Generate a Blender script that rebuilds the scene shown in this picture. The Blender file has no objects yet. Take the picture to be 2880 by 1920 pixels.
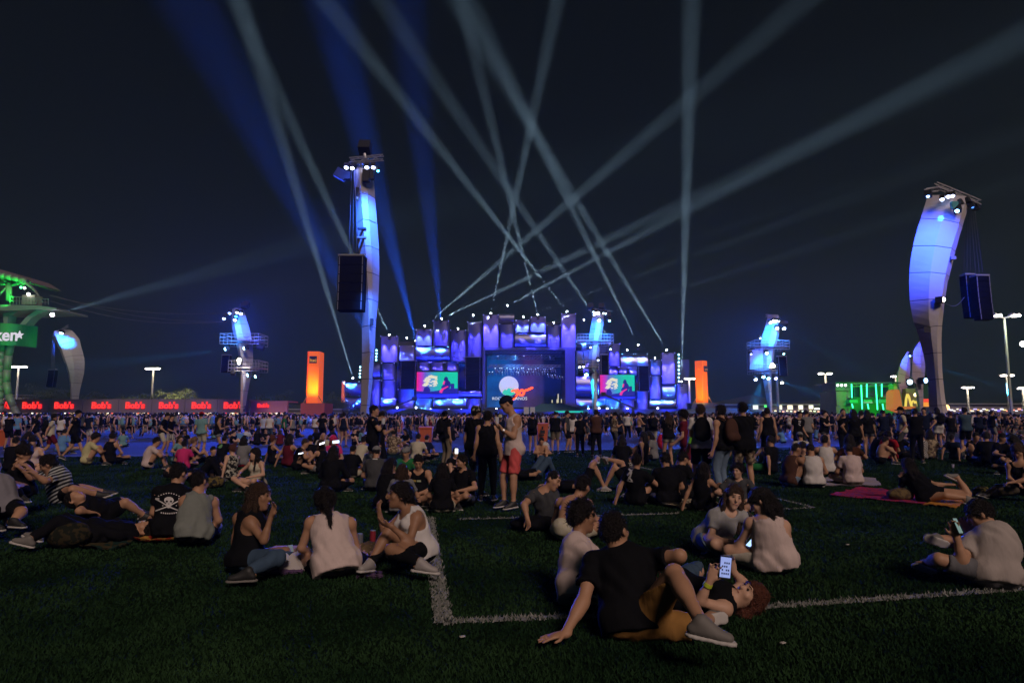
import bpy, math, random
import numpy as np
from mathutils import Vector, Matrix
S = bpy.context.scene
COL = S.collection
random.seed(7); RNG = np.random.default_rng(7)
R = math.radians

# ---------------------------------------------------------------- camera
CAM_H = 1.42; TILT = 6.3; FPX = 1920.0
cd = bpy.data.cameras.new('camera'); cam = bpy.data.objects.new('camera', cd); COL.objects.link(cam)
S.camera = cam; cd.lens = 24; cd.sensor_width = 36; cd.clip_start = 0.05; cd.clip_end = 6000
cam.location = (0, 0, CAM_H); cam.rotation_euler = (R(90 + TILT), 0, 0)

# ---------------------------------------------------------------- world: night sky
w = bpy.data.worlds.new('World'); S.world = w; w.use_nodes = True
nt = w.node_tree; bg = nt.nodes['Background']
sky = nt.nodes.new('ShaderNodeTexSky'); sky.sky_type = 'NISHITA'; sky.sun_disc = False
sky.sun_elevation = R(38); sky.sun_rotation = R(200); sky.air_density = 1.0; sky.dust_density = 1.5
tint = nt.nodes.new('ShaderNodeMix'); tint.data_type = 'RGBA'; tint.blend_type = 'MULTIPLY'
tint.inputs['Factor'].default_value = 1.0; tint.inputs['B'].default_value = (0.20, 0.85, 0.72, 1)
nt.links.new(sky.outputs[0], tint.inputs['A']); nt.links.new(tint.outputs['Result'], bg.inputs['Color'])
bg.inputs['Strength'].default_value = 0.0012

# ---------------------------------------------------------------- the one distant lamp: the grounds' floodlights behind the camera
sl = bpy.data.lights.new('sun', 'SUN'); sl.energy = 1.6; sl.angle = R(14); sl.color = (1.0, 0.76, 0.66)
so = bpy.data.objects.new('sun', sl); COL.objects.link(so)
so.rotation_euler = (R(54), 0, R(20))

S.view_settings.view_transform = 'Standard'; S.view_settings.look = 'None'
S.view_settings.exposure = 0.0; S.view_settings.gamma = 1.0; S.view_settings.use_curve_mapping = False
S.cycles.use_denoising = True
S.cycles.max_bounces = 5; S.cycles.diffuse_bounces = 2; S.cycles.glossy_bounces = 2
S.cycles.sample_clamp_indirect = 3.0

# ---------------------------------------------------------------- helpers
_c, _s = math.cos(R(TILT)), math.sin(R(TILT))
def at(px, py, D):
    u = (px - 1440) / FPX; v = (960 - py) / FPX
    d = Vector((u, _c - v * _s, _s + v * _c)); return Vector((0, 0, CAM_H)) + d * (D / d.y)
def ground_depth(py):
    v = (960 - py) / FPX; return -CAM_H * (_c - v * _s) / (_s + v * _c)
def on_ground(px, D):
    py = 1172 + CAM_H * FPX / D
    for _ in range(12):
        py += (ground_depth(py) - D) * 0.7 * (py - 1172) / D
    p = at(px, py, D); return Vector((p.x, D, 0))
def G(px, py):
    return on_ground(px, ground_depth(py))

MATS = {}
def mat(name, col=(.5, .5, .5), rough=.7, metal=0.0, emit=None, estr=0.0, noise=0.0, nscale=8.0, bump=0.0, bscale=60.0, spec=.5):
    if name in MATS: return MATS[name]
    m = bpy.data.materials.new(name); m.use_nodes = True; t = m.node_tree; b = t.nodes['Principled BSDF']
    b.inputs['Base Color'].default_value = (*col, 1); b.inputs['Roughness'].default_value = rough
    b.inputs['Metallic'].default_value = metal; b.inputs['Specular IOR Level'].default_value = spec
    if emit: b.inputs['Emission Color'].default_value = (*emit, 1); b.inputs['Emission Strength'].default_value = estr
    if noise or bump:
        tc = t.nodes.new('ShaderNodeTexCoord')
    if noise:
        n = t.nodes.new('ShaderNodeTexNoise'); n.inputs['Scale'].default_value = nscale; n.inputs['Detail'].default_value = 5
        r = t.nodes.new('ShaderNodeMix'); r.data_type = 'RGBA'
        r.inputs['A'].default_value = (*[c * (1 - noise) for c in col], 1); r.inputs['B'].default_value = (*[min(1, c * (1 + noise)) for c in col], 1)
        t.links.new(tc.outputs['Object'], n.inputs['Vector']); t.links.new(n.outputs['Fac'], r.inputs['Factor'])
        t.links.new(r.outputs['Result'], b.inputs['Base Color'])
    if bump:
        n2 = t.nodes.new('ShaderNodeTexNoise'); n2.inputs['Scale'].default_value = bscale; n2.inputs['Detail'].default_value = 3
        bu = t.nodes.new('ShaderNodeBump'); bu.inputs['Strength'].default_value = bump; bu.inputs['Distance'].default_value = 0.03
        mpp = t.nodes.new('ShaderNodeMapping'); mpp.inputs['Scale'].default_value = (1, 1, .38 if spec < .1 else 1)
        t.links.new(tc.outputs['Object'], mpp.inputs[0]); t.links.new(mpp.outputs[0], n2.inputs['Vector']); t.links.new(n2.outputs['Fac'], bu.inputs['Height'])
        t.links.new(bu.outputs[0], b.inputs['Normal'])
    m.diffuse_color = (*col, 1); MATS[name] = m; return m
def glow(name, col, strength):
    return mat(name, (0.02, 0.02, 0.02), .6, emit=col, estr=strength)
def cloth(col, pattern=None, col2=None):
    key = 'cloth_%s_%s_%s' % (pattern, '_'.join('%.3f' % c for c in col), '' if not col2 else '_'.join('%.3f' % c for c in col2))
    if key in MATS: return MATS[key]
    m = mat(key, col, .92, noise=.12, nscale=14, bump=.55, bscale=10, spec=.06)
    if pattern:
        t = m.node_tree; b = t.nodes['Principled BSDF']; tc = t.nodes.new('ShaderNodeTexCoord')
        mx = t.nodes.new('ShaderNodeMix'); mx.data_type = 'RGBA'
        mx.inputs['A'].default_value = (*col, 1); mx.inputs['B'].default_value = (*col2, 1)
        rp = t.nodes.new('ShaderNodeMath'); rp.operation = 'GREATER_THAN'
        if pattern == 'stripes':
            wv = t.nodes.new('ShaderNodeTexWave'); wv.bands_direction = 'Z'; wv.inputs['Scale'].default_value = 7.5
            wv.inputs['Distortion'].default_value = .8; rp.inputs[1].default_value = .6
            mp = t.nodes.new('ShaderNodeMapping'); mp.inputs['Rotation'].default_value = (0, R(28), 0)
            t.links.new(tc.outputs['Object'], mp.inputs[0]); t.links.new(mp.outputs[0], wv.inputs['Vector']); src = wv.outputs['Fac']
        elif pattern == 'dots':
            wv = t.nodes.new('ShaderNodeTexVoronoi'); wv.inputs['Scale'].default_value = 17; wv.inputs['Randomness'].default_value = .35
            rp.operation = 'LESS_THAN'; rp.inputs[1].default_value = .27
            t.links.new(tc.outputs['Object'], wv.inputs['Vector']); src = wv.outputs['Distance']
        elif pattern == 'plaid':
            wv = t.nodes.new('ShaderNodeTexWave'); wv.bands_direction = 'X'; wv.inputs['Scale'].default_value = 6
            w2 = t.nodes.new('ShaderNodeTexWave'); w2.bands_direction = 'Z'; w2.inputs['Scale'].default_value = 6
            mm = t.nodes.new('ShaderNodeMath'); mm.operation = 'MAXIMUM'; rp.inputs[1].default_value = .72
            for q in (wv, w2): t.links.new(tc.outputs['Object'], q.inputs['Vector'])
            t.links.new(wv.outputs['Fac'], mm.inputs[0]); t.links.new(w2.outputs['Fac'], mm.inputs[1]); src = mm.outputs[0]
        else:
            wv = t.nodes.new('ShaderNodeTexNoise'); wv.inputs['Scale'].default_value = 16; wv.inputs['Detail'].default_value = 2
            rp.inputs[1].default_value = .52
            t.links.new(tc.outputs['Object'], wv.inputs['Vector']); src = wv.outputs['Fac']
        t.links.new(src, rp.inputs[0]); t.links.new(rp.outputs[0], mx.inputs['Factor']); t.links.new(mx.outputs['Result'], b.inputs['Base Color'])
    return m

def link(o, parent=None):
    COL.objects.link(o)
    if parent is not None: o.parent = parent
    return o
def empty(name, loc, rz=0):
    o = bpy.data.objects.new(name, None); o.location = loc; o.rotation_euler = (0, 0, rz); o.empty_display_size = .2
    return link(o)
def tag(o, label=None, cat=None, group=None, kind=None):
    if label: o['label'] = label
    if cat: o['category'] = cat
    if group: o['group'] = group
    if kind: o['kind'] = kind
    return o
def mesh(name, V, F, smooth=False):
    m = bpy.data.meshes.new(name)
    if isinstance(F, np.ndarray):
        n = F.shape[1]
        m.vertices.add(len(V)); m.vertices.foreach_set('co', np.ascontiguousarray(V, np.float32).ravel())
        m.loops.add(F.size); m.loops.foreach_set('vertex_index', np.ascontiguousarray(F, np.int32).ravel())
        m.polygons.add(len(F)); m.polygons.foreach_set('loop_start', np.arange(0, F.size, n, dtype=np.int32))
        try: m.polygons.foreach_set('loop_total', np.full(len(F), n, np.int32))
        except Exception: pass
        if smooth: m.polygons.foreach_set('use_smooth', np.ones(len(F), bool))
        m.update(calc_edges=True)
    else:
        m.from_pydata([tuple(v) for v in V], [], F); m.update()
        if smooth: m.polygons.foreach_set('use_smooth', [True] * len(m.polygons))
    return m
class MB:
    """collects simple solids; build() links them as one mesh object"""
    def __init__(s): s.V = []; s.F = []
    def box(s, c, d, rot=None):
        c = Vector(c); b = len(s.V)
        for x in (-.5, .5):
            for y in (-.5, .5):
                for z in (-.5, .5):
                    v = Vector((x * d[0], y * d[1], z * d[2]))
                    if rot is not None: v = rot @ v
                    s.V.append(c + v)
        for f in ((0, 1, 3, 2), (4, 6, 7, 5), (0, 4, 5, 1), (2, 3, 7, 6), (0, 2, 6, 4), (1, 5, 7, 3)): s.F.append([b + i for i in f])
        return s
    def bar(s, a, c, wd, wh=None):
        a = Vector(a); c = Vector(c); d = c - a
        return s.box((a + c) / 2, (wd, wh or wd, d.length), d.to_track_quat('Z', 'Y').to_matrix())
    def tube(s, a, c, r0, r1=None, n=8, caps=True):
        a = Vector(a); c = Vector(c); r1 = r0 if r1 is None else r1; q = (c - a).to_track_quat('Z', 'Y').to_matrix(); b = len(s.V)
        for p, r in ((a, r0), (c, r1)):
            for i in range(n):
                t = 2 * math.pi * i / n; s.V.append(p + q @ Vector((math.cos(t) * r, math.sin(t) * r, 0)))
        for i in range(n): s.F.append([b + i, b + (i + 1) % n, b + n + (i + 1) % n, b + n + i])
        if caps: s.F.append([b + i for i in range(n)][::-1]); s.F.append([b + n + i for i in range(n)])
        return s
    def sphere(s, c, r, n=8, m=6):
        c = Vector(c); b = len(s.V); r = Vector(r) if hasattr(r, '__len__') else Vector((r, r, r))
        s.V.append(c + Vector((0, 0, r.z)))
        for j in range(1, m):
            for i in range(n):
                t = 2 * math.pi * i / n; p = math.pi * j / m
                s.V.append(c + Vector((math.cos(t) * math.sin(p) * r.x, math.sin(t) * math.sin(p) * r.y, math.cos(p) * r.z)))
        s.V.append(c - Vector((0, 0, r.z))); e = len(s.V) - 1
        for i in range(n):
            s.F.append([b, b + 1 + i, b + 1 + (i + 1) % n]); k = b + 1 + (m - 2) * n
            s.F.append([k + i, e, k + (i + 1) % n])
            for j in range(m - 2):
                o = b + 1 + j * n; s.F.append([o + i, o + n + i, o + n + (i + 1) % n, o + (i + 1) % n])
        return s
    def poly(s, pts): 
        b = len(s.V); s.V += [Vector(p) for p in pts]; s.F.append(list(range(b, b + len(pts)))); return s
    def prism(s, pts, off):
        b = len(s.V); n = len(pts); off = Vector(off)
        s.V += [Vector(p) for p in pts] + [Vector(p) + off for p in pts]
        s.F.append([b + i for i in range(n)]); s.F.append([b + n + i for i in range(n)][::-1])
        for i in range(n): s.F.append([b + i, b + n + i, b + n + (i + 1) % n, b + (i + 1) % n])
        return s
    def build(s, name, m, parent=None, smooth=False):
        o0 = parent
        off = Vector((0, 0, 0))
        while o0 is not None: off = off + o0.location; o0 = o0.parent
        me = mesh(name, [v - off for v in s.V], s.F, smooth); me.materials.append(m)
        return link(bpy.data.objects.new(name, me), parent)
def spot(name, p, q, energy, deg, col, parent=None, blend=.5, soft=.12):
    l = bpy.data.lights.new(name, 'SPOT'); l.energy = energy; l.spot_size = R(deg); l.spot_blend = blend; l.shadow_soft_size = soft; l.color = col
    o = bpy.data.objects.new(name, l); link(o); o.location = p; o.rotation_euler = (Vector(q) - Vector(p)).to_track_quat('-Z', 'Y').to_euler()
    return o
def text_mesh(txt, size, extrude=.01, align='CENTER', shear=0.0, offset=0.0):
    c = bpy.data.curves.new('t', 'FONT'); c.body = txt; c.size = size; c.extrude = extrude; c.align_x = align; c.align_y = 'CENTER'
    c.shear = shear; c.offset = offset; c.resolution_u = 3
    o = bpy.data.objects.new('t', c); COL.objects.link(o); dg = bpy.context.evaluated_depsgraph_get()
    m = bpy.data.meshes.new_from_object(o.evaluated_get(dg)); bpy.data.objects.remove(o); return m
def text_obj(name, txt, size, m, loc, parent=None, extrude=.01, rz=0.0, **k):
    me = text_mesh(txt, size, extrude, **k); me.materials.clear(); me.materials.append(m)
    o = bpy.data.objects.new(name, me); link(o, parent); off = Vector((0, 0, 0)); q = parent
    while q is not None: off = off + q.location; q = q.parent
    o.location = Vector(loc) - off; o.rotation_euler = (R(90), rz, 0); return o

# ---------------------------------------------------------------- solid fields -> meshes (people, cloth, hair)
def NP(v): return np.array([v[0], v[1], v[2]], np.float64)
def unit(v): v = np.asarray(v, float); return v / max(1e-9, np.linalg.norm(v))
def cap(a, b, ra, rb=None, k=.02, fl=None, fs=1.0, cutb=False, lab=0):
    return ('cap', NP(a), NP(b), ra, ra if rb is None else rb, k, None if fl is None else unit(fl), fs, cutb, lab)
def ell(c, r, fr=None, k=.03, lab=0):
    return ('ell', NP(c), np.array(r, float), np.eye(3) if fr is None else np.array(fr, float), k, lab)
def field(prims, h, subs=(), cuts=(), disp=None, pad=0.03, labels=False):
    lo = np.full(3, 1e9); hi = -lo; bb = []
    for p in prims:
        if p[0] == 'cap':
            r = max(p[3], p[4]); a = np.minimum(p[1], p[2]) - r; b = np.maximum(p[1], p[2]) + r
        else:
            ext = np.sqrt(((p[3].T * p[2]) ** 2).sum(1)); a = p[1] - ext; b = p[1] + ext
        bb.append((a, b)); lo = np.minimum(lo, a); hi = np.maximum(hi, b)
    lo = lo - pad - h; n = np.ceil((hi + pad + h - lo) / h).astype(int) + 1
    Fd = np.full(n, .25, np.float32); L = np.zeros(n, np.int8) if labels else None; B = np.full(n, .25, np.float32) if labels else None
    ax = [lo[i] + h * np.arange(n[i]) for i in range(3)]
    for p, (a, b) in zip(prims, bb):
        k = p[5] if p[0] == 'cap' else p[4]; e = k + 3 * h + .02
        i0 = np.maximum(((a - e - lo) / h).astype(int), 0); i1 = np.minimum(((b + e - lo) / h).astype(int) + 2, n)
        sl_ = tuple(slice(i0[q], i1[q]) for q in range(3))
        X = (ax[0][sl_[0]][:, None, None], ax[1][sl_[1]][None, :, None], ax[2][sl_[2]][None, None, :])
        if p[0] == 'cap':
            _, A, Bp, ra, rb, k, fl, fs, cutb, lab = p
            d = Bp - A; L2 = max(1e-9, d @ d)
            q = [X[i] - A[i] for i in range(3)]
            t = (q[0] * d[0] + q[1] * d[1] + q[2] * d[2]) / L2; tc = np.clip(t, 0, 1)
            v = [q[i] - tc * d[i] for i in range(3)]; s2 = v[0] ** 2 + v[1] ** 2 + v[2] ** 2
            if fl is not None:
                g = v[0] * fl[0] + v[1] * fl[1] + v[2] * fl[2]; s2 = s2 + g * g * (fs * fs - 1)
            D = np.sqrt(s2) - (ra + (rb - ra) * tc)
            if cutb: D = np.maximum(D, (t - 1) * math.sqrt(L2))
        else:
            _, C0, r, fr, k, lab = p
            q = [X[i] - C0[i] for i in range(3)]
            u = [q[0] * fr[j][0] + q[1] * fr[j][1] + q[2] * fr[j][2] for j in range(3)]
            k0 = np.sqrt(sum((u[j] / r[j]) ** 2 for j in range(3))); k1 = np.sqrt(sum((u[j] / r[j] ** 2) ** 2 for j in range(3))) + 1e-6
            D = k0 * (k0 - 1) / k1
        D = D.astype(np.float32); F0 = Fd[sl_]
        hh = np.clip(.5 + .5 * (F0 - D) / k, 0, 1)
        if labels:
            m_ = D < B[sl_]; L[sl_] = np.where(m_, lab, L[sl_]); B[sl_] = np.minimum(B[sl_], D)
        Fd[sl_] = F0 * (1 - hh) + D * hh - k * hh * (1 - hh)
    X = (ax[0][:, None, None], ax[1][None, :, None], ax[2][None, None, :])
    for p in subs:   # (centre, radius)
        c, r = NP(p[0]), p[1]
        Fd = np.maximum(Fd, r - np.sqrt((X[0] - c[0]) ** 2 + (X[1] - c[1]) ** 2 + (X[2] - c[2]) ** 2)).astype(np.float32)
    for c, nrm in cuts:   # keep the side the normal points to
        c = NP(c); nn = unit(nrm)
        Fd = np.maximum(Fd, -((X[0] - c[0]) * nn[0] + (X[1] - c[1]) * nn[1] + (X[2] - c[2]) * nn[2])).astype(np.float32)
    if disp is not None: Fd = Fd + disp(X).astype(np.float32)
    return nets(Fd, lo, h, L)
CORN = [(0,0,0),(1,0,0),(0,1,0),(1,1,0),(0,0,1),(1,0,1),(0,1,1),(1,1,1)]
EDG = [(0,1),(2,3),(4,5),(6,7),(0,2),(1,3),(4,6),(5,7),(0,4),(1,5),(2,6),(3,7)]
def nets(F, lo, h, L=None):
    S_ = F < 0; n = F.shape
    cnt = np.zeros((n[0]-1, n[1]-1, n[2]-1), np.int8)
    for c in CORN: cnt += S_[c[0]:n[0]-1+c[0], c[1]:n[1]-1+c[1], c[2]:n[2]-1+c[2]]
    act = (cnt > 0) & (cnt < 8); idx = np.full(act.shape, -1, np.int32); I = np.argwhere(act)
    if len(I) == 0: return np.zeros((0, 3)), np.zeros((0, 4), int), None
    idx[act] = np.arange(len(I))
    vals = np.stack([F[I[:,0]+c[0], I[:,1]+c[1], I[:,2]+c[2]] for c in CORN], 1)
    P = np.zeros((len(I), 3)); w_ = np.zeros(len(I)); CC = np.array(CORN, float)
    for a, b in EDG:
        va, vb = vals[:, a], vals[:, b]; m = (va < 0) != (vb < 0)
        t = np.where(m, va / np.where(m, va - vb, 1), 0)
        P += np.where(m[:, None], CC[a] + (CC[b] - CC[a]) * t[:, None], 0); w_ += m
    V = lo + h * (I + P / w_[:, None])
    Q = []
    for axi in range(3):
        b1, b2 = [(1, 2), (2, 0), (0, 1)][axi]
        sa = [slice(None)] * 3; sb = [slice(None)] * 3; sa[axi] = slice(0, n[axi]-1); sb[axi] = slice(1, n[axi])
        A, B = S_[tuple(sa)], S_[tuple(sb)]; E = np.argwhere(A != B)
        E = E[(E[:, b1] > 0) & (E[:, b2] > 0) & (E[:, b1] < n[b1]-1) & (E[:, b2] < n[b2]-1)]
        inside = A[E[:,0], E[:,1], E[:,2]]
        def cell(d1, d2):
            e = E.copy(); e[:, b1] -= d1; e[:, b2] -= d2; return idx[e[:,0], e[:,1], e[:,2]]
        q = np.stack([cell(1, 1), cell(0, 1), cell(0, 0), cell(1, 0)], 1)
        q = np.where(inside[:, None], q, q[:, ::-1]); Q.append(q)
    Q = np.concatenate(Q); Q = Q[(Q >= 0).all(1)]
    lab = None
    if L is not None:
        vl = L[I[:,0], I[:,1], I[:,2]]; lab = vl[Q[:, 0]]
    return V, Q, lab

SKIN = {'tan': (.37, .205, .125), 'fair': (.48, .29, .20), 'brown': (.26, .138, .08), 'dark': (.15, .08, .05)}
def skin_mat(k): return mat('skin_' + k, SKIN[k], .55, noise=.10, nscale=9, spec=.35)
def hair_mat(col):
    key = 'hair_' + '_'.join('%.3f' % c for c in col)
    if key in MATS: return MATS[key]
    m = mat(key, col, .5, noise=.6, nscale=40, bump=1.0, bscale=90, spec=.3); return m
BLACK = (.012, .012, .014); HB = (.008, .0058, .005); HBR = (.038, .021, .012); HRED = (.085, .026, .014); HFAIR = (.16, .09, .045)

def hand(w, d, nrm, s=1.0, curl=.35, fine=True, k=.006, lab=0, side=1, spread=1.0):
    """palm, four unequal bent fingers and a thumb. d: direction of the fingers, nrm: back of the hand, side: +1/-1 where the thumb is"""
    w = NP(w); d = unit(d); nrm = unit(np.asarray(nrm, float) - d * (np.asarray(nrm, float) @ d)); sd = np.cross(d, nrm) * side
    out = [cap(w - d * .02 * s, w + d * .03 * s, .026 * s, .026 * s, k=.02, fl=nrm, fs=1.35, lab=lab), ell(w + d * .052 * s, (.042 * s, .048 * s, .018 * s), [sd, d, nrm], k=.015, lab=lab)]
    if not fine:
        e = w + d * .085 * s; f = unit(d * math.cos(curl) - nrm * math.sin(curl))
        out.append(cap(e, e + f * .06 * s, .026 * s, .020 * s, k=.015, fl=nrm, fs=1.6, lab=lab))
        out.append(cap(w + d * .03 * s + sd * .03 * s, w + d * .075 * s + sd * .055 * s, .013 * s, .011 * s, k=.01, lab=lab)); return out
    for i, (o, l) in enumerate(((.031, .036), (.011, .041), (-.010, .038), (-.030, .030))):
        fd = unit(d + sd * (.16 - .11 * i) * spread)
        b = w + d * (.088 - abs(o) * .22) * s + sd * o * s
        d1 = unit(fd * math.cos(curl) - nrm * math.sin(curl)); m_ = b + d1 * l * s
        c2 = curl * 2.2; d2 = unit(fd * math.cos(c2) - nrm * math.sin(c2)); t = m_ + d2 * l * .95 * s
        out += [cap(b, m_, .0100 * s, .0090 * s, k=k, lab=lab), cap(m_, t, .0090 * s, .0078 * s, k=.004, lab=lab)]
    b = w + d * .022 * s + sd * .030 * s; m_ = b + unit(sd * .8 + d * .75 - nrm * .25) * .042 * s; t = m_ + unit(d + sd * .25 - nrm * .2) * .032 * s
    out += [cap(b, m_, .013 * s, .0105 * s, k=.01, lab=lab), cap(m_, t, .0105 * s, .009 * s, k=.004, lab=lab)]
    return out

def person_fields(J, sp, h, fine):
    """J: joints (world or local), sp: look. Returns list of (partname, V, F, material, smooth)"""
    s = sp.get('s', 1.0); fem = sp.get('f', 0); out = []
    pel, neck, hd = J['pel'], J['neck'], J['head']
    up = unit(neck - pel); rt = J['shR'] - J['shL']; rt = unit(rt - up * (rt @ up)); fw = np.cross(up, rt); T = [rt, fw, up]
    mid = J.get('mid', pel + (neck - pel) * .45)
    chest = pel + (neck - pel) * .70 - fw * .01 * s + (mid - (pel + (neck - pel) * .45)) * .5
    if sp.get('bulk'): bk = sp['bulk']
    else: bk = 1.0
    def torso(i, lab=0):
        W = .160 if not fem else .150
        o = [ell(pel + up * .03 * s, ((.158 + .014 * fem) * s * bk + i, .118 * s * bk + i, .125 * s + i), T, .05, lab),
             ell(mid, ((.138 - .012 * fem) * s * bk + i, .100 * s * bk + i, .14 * s + i), T, .06, lab),
             ell(chest, (W * s * bk + i, .112 * s * bk + i, .165 * s + i), T, .06, lab)]
        for e in ('shL', 'shR'):
            o.append(cap(neck - up * .045 * s, J[e], .050 * s + i, .050 * s + i, .04, lab=lab))
            if fem: o.append(ell(chest + fw * .095 * s + up * .0 * s + rt * (.065 * s if e == 'shR' else -.065 * s), (.06 * s + i, .05 * s + i, .058 * s + i), T, .03, lab))
        return o
    hf = unit(J['hf']); hr_ = unit(np.cross(hf, J.get('hu', np.array([0, 0, 1.])))); hu = np.cross(hr_, hf); H = [hr_, hf, hu]
    HS = 1.05
    def hp(r, f, u): return hd + (hr_ * r + hf * f + hu * u) * s * HS
    a0 = .046 if not fem else .039; sk = []
    sk += torso(0)
    sk += [cap(neck - up * .03 * s, hp(0, -.02, -.06), .058 * s, (.054 - .008 * fem) * s, .03)]
    sk += [ell(hp(0, -.012, .018), (.074 * s, .094 * s, .098 * s), H, .02), ell(hp(0, .022, -.04), (.060 * s, .068 * s, .080 * s), H, .03),
           cap(hp(0, .05, -.088), hp(0, .06, -.098), .030 * s, .024 * s, .03)]
    if fine:
        sk += [cap(hp(0, .084, .012), hp(0, .102, -.024), .0085 * s, .0135 * s, .012), cap(hp(-.03, .076, .030), hp(.03, .076, .030), .013 * s, .013 * s, .018),
               cap(hp(-.017, .083, -.058), hp(.017, .083, -.058), .0085 * s, .0085 * s, .008)]
        for q in (-1, 1): sk += [ell(hp(q * .077, -.012, -.008), (.011 * s, .02 * s, .033 * s), H, .008), ell(hp(q * .042, .055, -.022), (.024 * s, .02 * s, .022 * s), H, .02)]
    else:
        sk += [cap(hp(0, .08, .005), hp(0, .098, -.02), .011 * s, .014 * s, .012)]
        for q in (-1, 1): sk += [ell(hp(q * .075, -.012, -.008), (.014 * s, .022 * s, .033 * s), H, .008)]
    for e in 'LR':
        sh, el, wr = J['sh' + e], J['el' + e], J['wr' + e]
        sk += [cap(sh, el, a0 * 1.18 * s, a0 * .86 * s, .03), ell(sh + (el - sh) * .08, (a0 * 1.3 * s,) * 3, None, .03),
               cap(el, wr, a0 * .90 * s, a0 * .58 * s, .02), cap(el + (wr - el) * .12, el + (wr - el) * .38, a0 * .98 * s, a0 * .86 * s, .02)]
        hdr = J.get('hd' + e, wr - el); hn = J.get('hn' + e, np.cross(hdr, rt) * 1.0 + np.array([0, 0, .3]))
        sk += hand(wr, hdr, hn, s * (.94 if fem else 1.0), J.get('curl' + e, .4), fine, side=J.get('th' + e, 1 if e == 'L' else -1), spread=J.get('spread' + e, 1.0))
        hi = pel + rt * (.088 * s if e == 'R' else -.088 * s); kn, an, to = J['kn' + e], J['an' + e], J['to' + e]
        t0 = .083 + .006 * fem
        sk += [cap(hi, kn, t0 * s * bk, .056 * s, .05), ell(hi - fw * .05 * s, (.095 * s, .085 * s, .095 * s), T, .04), cap(kn, an, .052 * s, .034 * s, .02),
               ell(kn + (an - kn) * .30 - unit(np.cross(an - kn, np.cross(J['to' + e] - an, an - kn))) * -.0 * s, (.054 * s, .054 * s, .12 * s), frame_z(an - kn), .03)]
        fd = unit(to - an); sn = J.get('sole' + e, np.array([0, 0, -1.])); sn = unit(sn - fd * (sn @ fd))
        sk += [cap(an + sn * .035 * s - fd * .03 * s, an + sn * .045 * s + fd * .12 * s, .034 * s, .026 * s, .02, fl=sn, fs=1.25), cap(an, an + sn * .045 * s + fd * .09 * s, .036 * s, .026 * s, .02)]
    V, Q, _ = field(sk, h, cuts=()); out.append(('body', V, Q, skin_mat(sp.get('skin', 'tan'))))
    top = sp.get('top'); 
    def wr_disp(X, a=.0048):
        return .0062 * np.sin(X[0] * 47 + X[1] * 39 + 4 * np.sin(X[2] * 9 + X[0] * 5)) * (.5 + .5 * np.sin(X[2] * 11 + X[1] * 9)) + a * np.sin(X[0] * 38 + 3 * np.sin(X[2] * 13)) * np.sin(X[2] * 31 + 2 * np.sin(X[1] * 17)) * np.cos(X[1] * 29)
    if top:
        kind = top[0]; i = .017 if kind != 'tank' else .013; pr = torso(i)
        hemd = sp.get('hem', .075); subs = []; 
        pr.append(cap(pel - up * hemd * s, pel + up * .12 * s, (.180 + .012 * fem) * s * bk + i * .4, .150 * s * bk + i, .05, fl=fw, fs=1.25))
        subs.append((neck + up * .035 * s + fw * .02 * s, .074 * s))
        for e, q_ in (('L', -1), ('R', 1)):
            sh, el = J['sh' + e], J['el' + e]
            hi = pel + rt * (.088 * s * q_); pr.append(ell(hi - fw * .048 * s, (.116 * s, .108 * s, .10 * s), T, .05))
            if kind == 'tee': 
                e2 = sh + (el - sh) * sp.get('sleeve', .62); pr.append(cap(sh, e2, (a0 * 1.2 + .010) * s, (a0 + .022) * s, .025, cutb=True))
            elif kind == 'long': pr += [cap(sh, el, (a0 * 1.2 + .02) * s, (a0 + .014) * s, .03), cap(el, el + (J['wr' + e] - el) * .93, (a0 + .012) * s, (a0 * .7 + .012) * s, .02, cutb=True)]
            else: subs.append((sh + unit(sh - neck) * .045 * s + up * 0.0, .092 * s)); 
        if kind == 'tank': subs.append((neck + up * .03 * s + fw * .07 * s, .10 * s)); subs.append((neck + up * .045 * s - fw * .03 * s, .082 * s))
        V, Q, _ = field(pr, h * 1.2, subs=subs, cuts=[(pel - up * (hemd - .01) * s, up)], disp=wr_disp)
        out.append((sp.get('topname', {'tee': 'shirt', 'tank': 'tank_top', 'long': 'long_shirt'}[kind]), V, Q, top[1]))
    bot = sp.get('bot')
    if bot:
        kind = bot[0]; pr = [ell(pel + up * .0 * s, ((.166 + .012 * fem) * s * bk, .128 * s * bk, .12 * s), T, .05)]
        for e in 'LR':
            hi = pel + rt * (.088 * s if e == 'R' else -.088 * s); kn, an = J['kn' + e], J['an' + e]
            pr.append(ell(hi - fw * .05 * s, (.108 * s, .098 * s, .1 * s), T, .04))
            if kind == 'shorts': pr.append(cap(hi, hi + (kn - hi) * sp.get('short', .84), .102 * s * bk, .082 * s, .04, cutb=True))
            elif kind == 'mini': pr.append(cap(hi, hi + (kn - hi) * .33, .104 * s, .102 * s, .04, cutb=True))
            elif kind == 'skirt': pr.append(cap(hi, hi + (kn - hi) * .62, .105 * s, .125 * s, .09, cutb=True))
            else: pr += [cap(hi, kn, .099 * s * bk, .077 * s, .04), cap(kn, kn + (an - kn) * .95, .075 * s, .052 * s, .02, cutb=True)]
        V, Q, _ = field(pr, h * 1.2, cuts=[(pel + up * .10 * s, -up)], disp=lambda X: wr_disp(X, .004))
        out.append(({'shorts': 'shorts', 'mini': 'shorts', 'skirt': 'skirt', 'long': 'trousers'}[kind], V, Q, bot[1]))
    hair = sp.get('hair')
    hh = h if h < .0125 else (min(.018, h * .85) if h < .03 else h * .62)
    HA = {'curly': 1.8, 'short': 1.35}.get(sp['hair'][0], 1.0) if sp.get('hair') else 1.0
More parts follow.
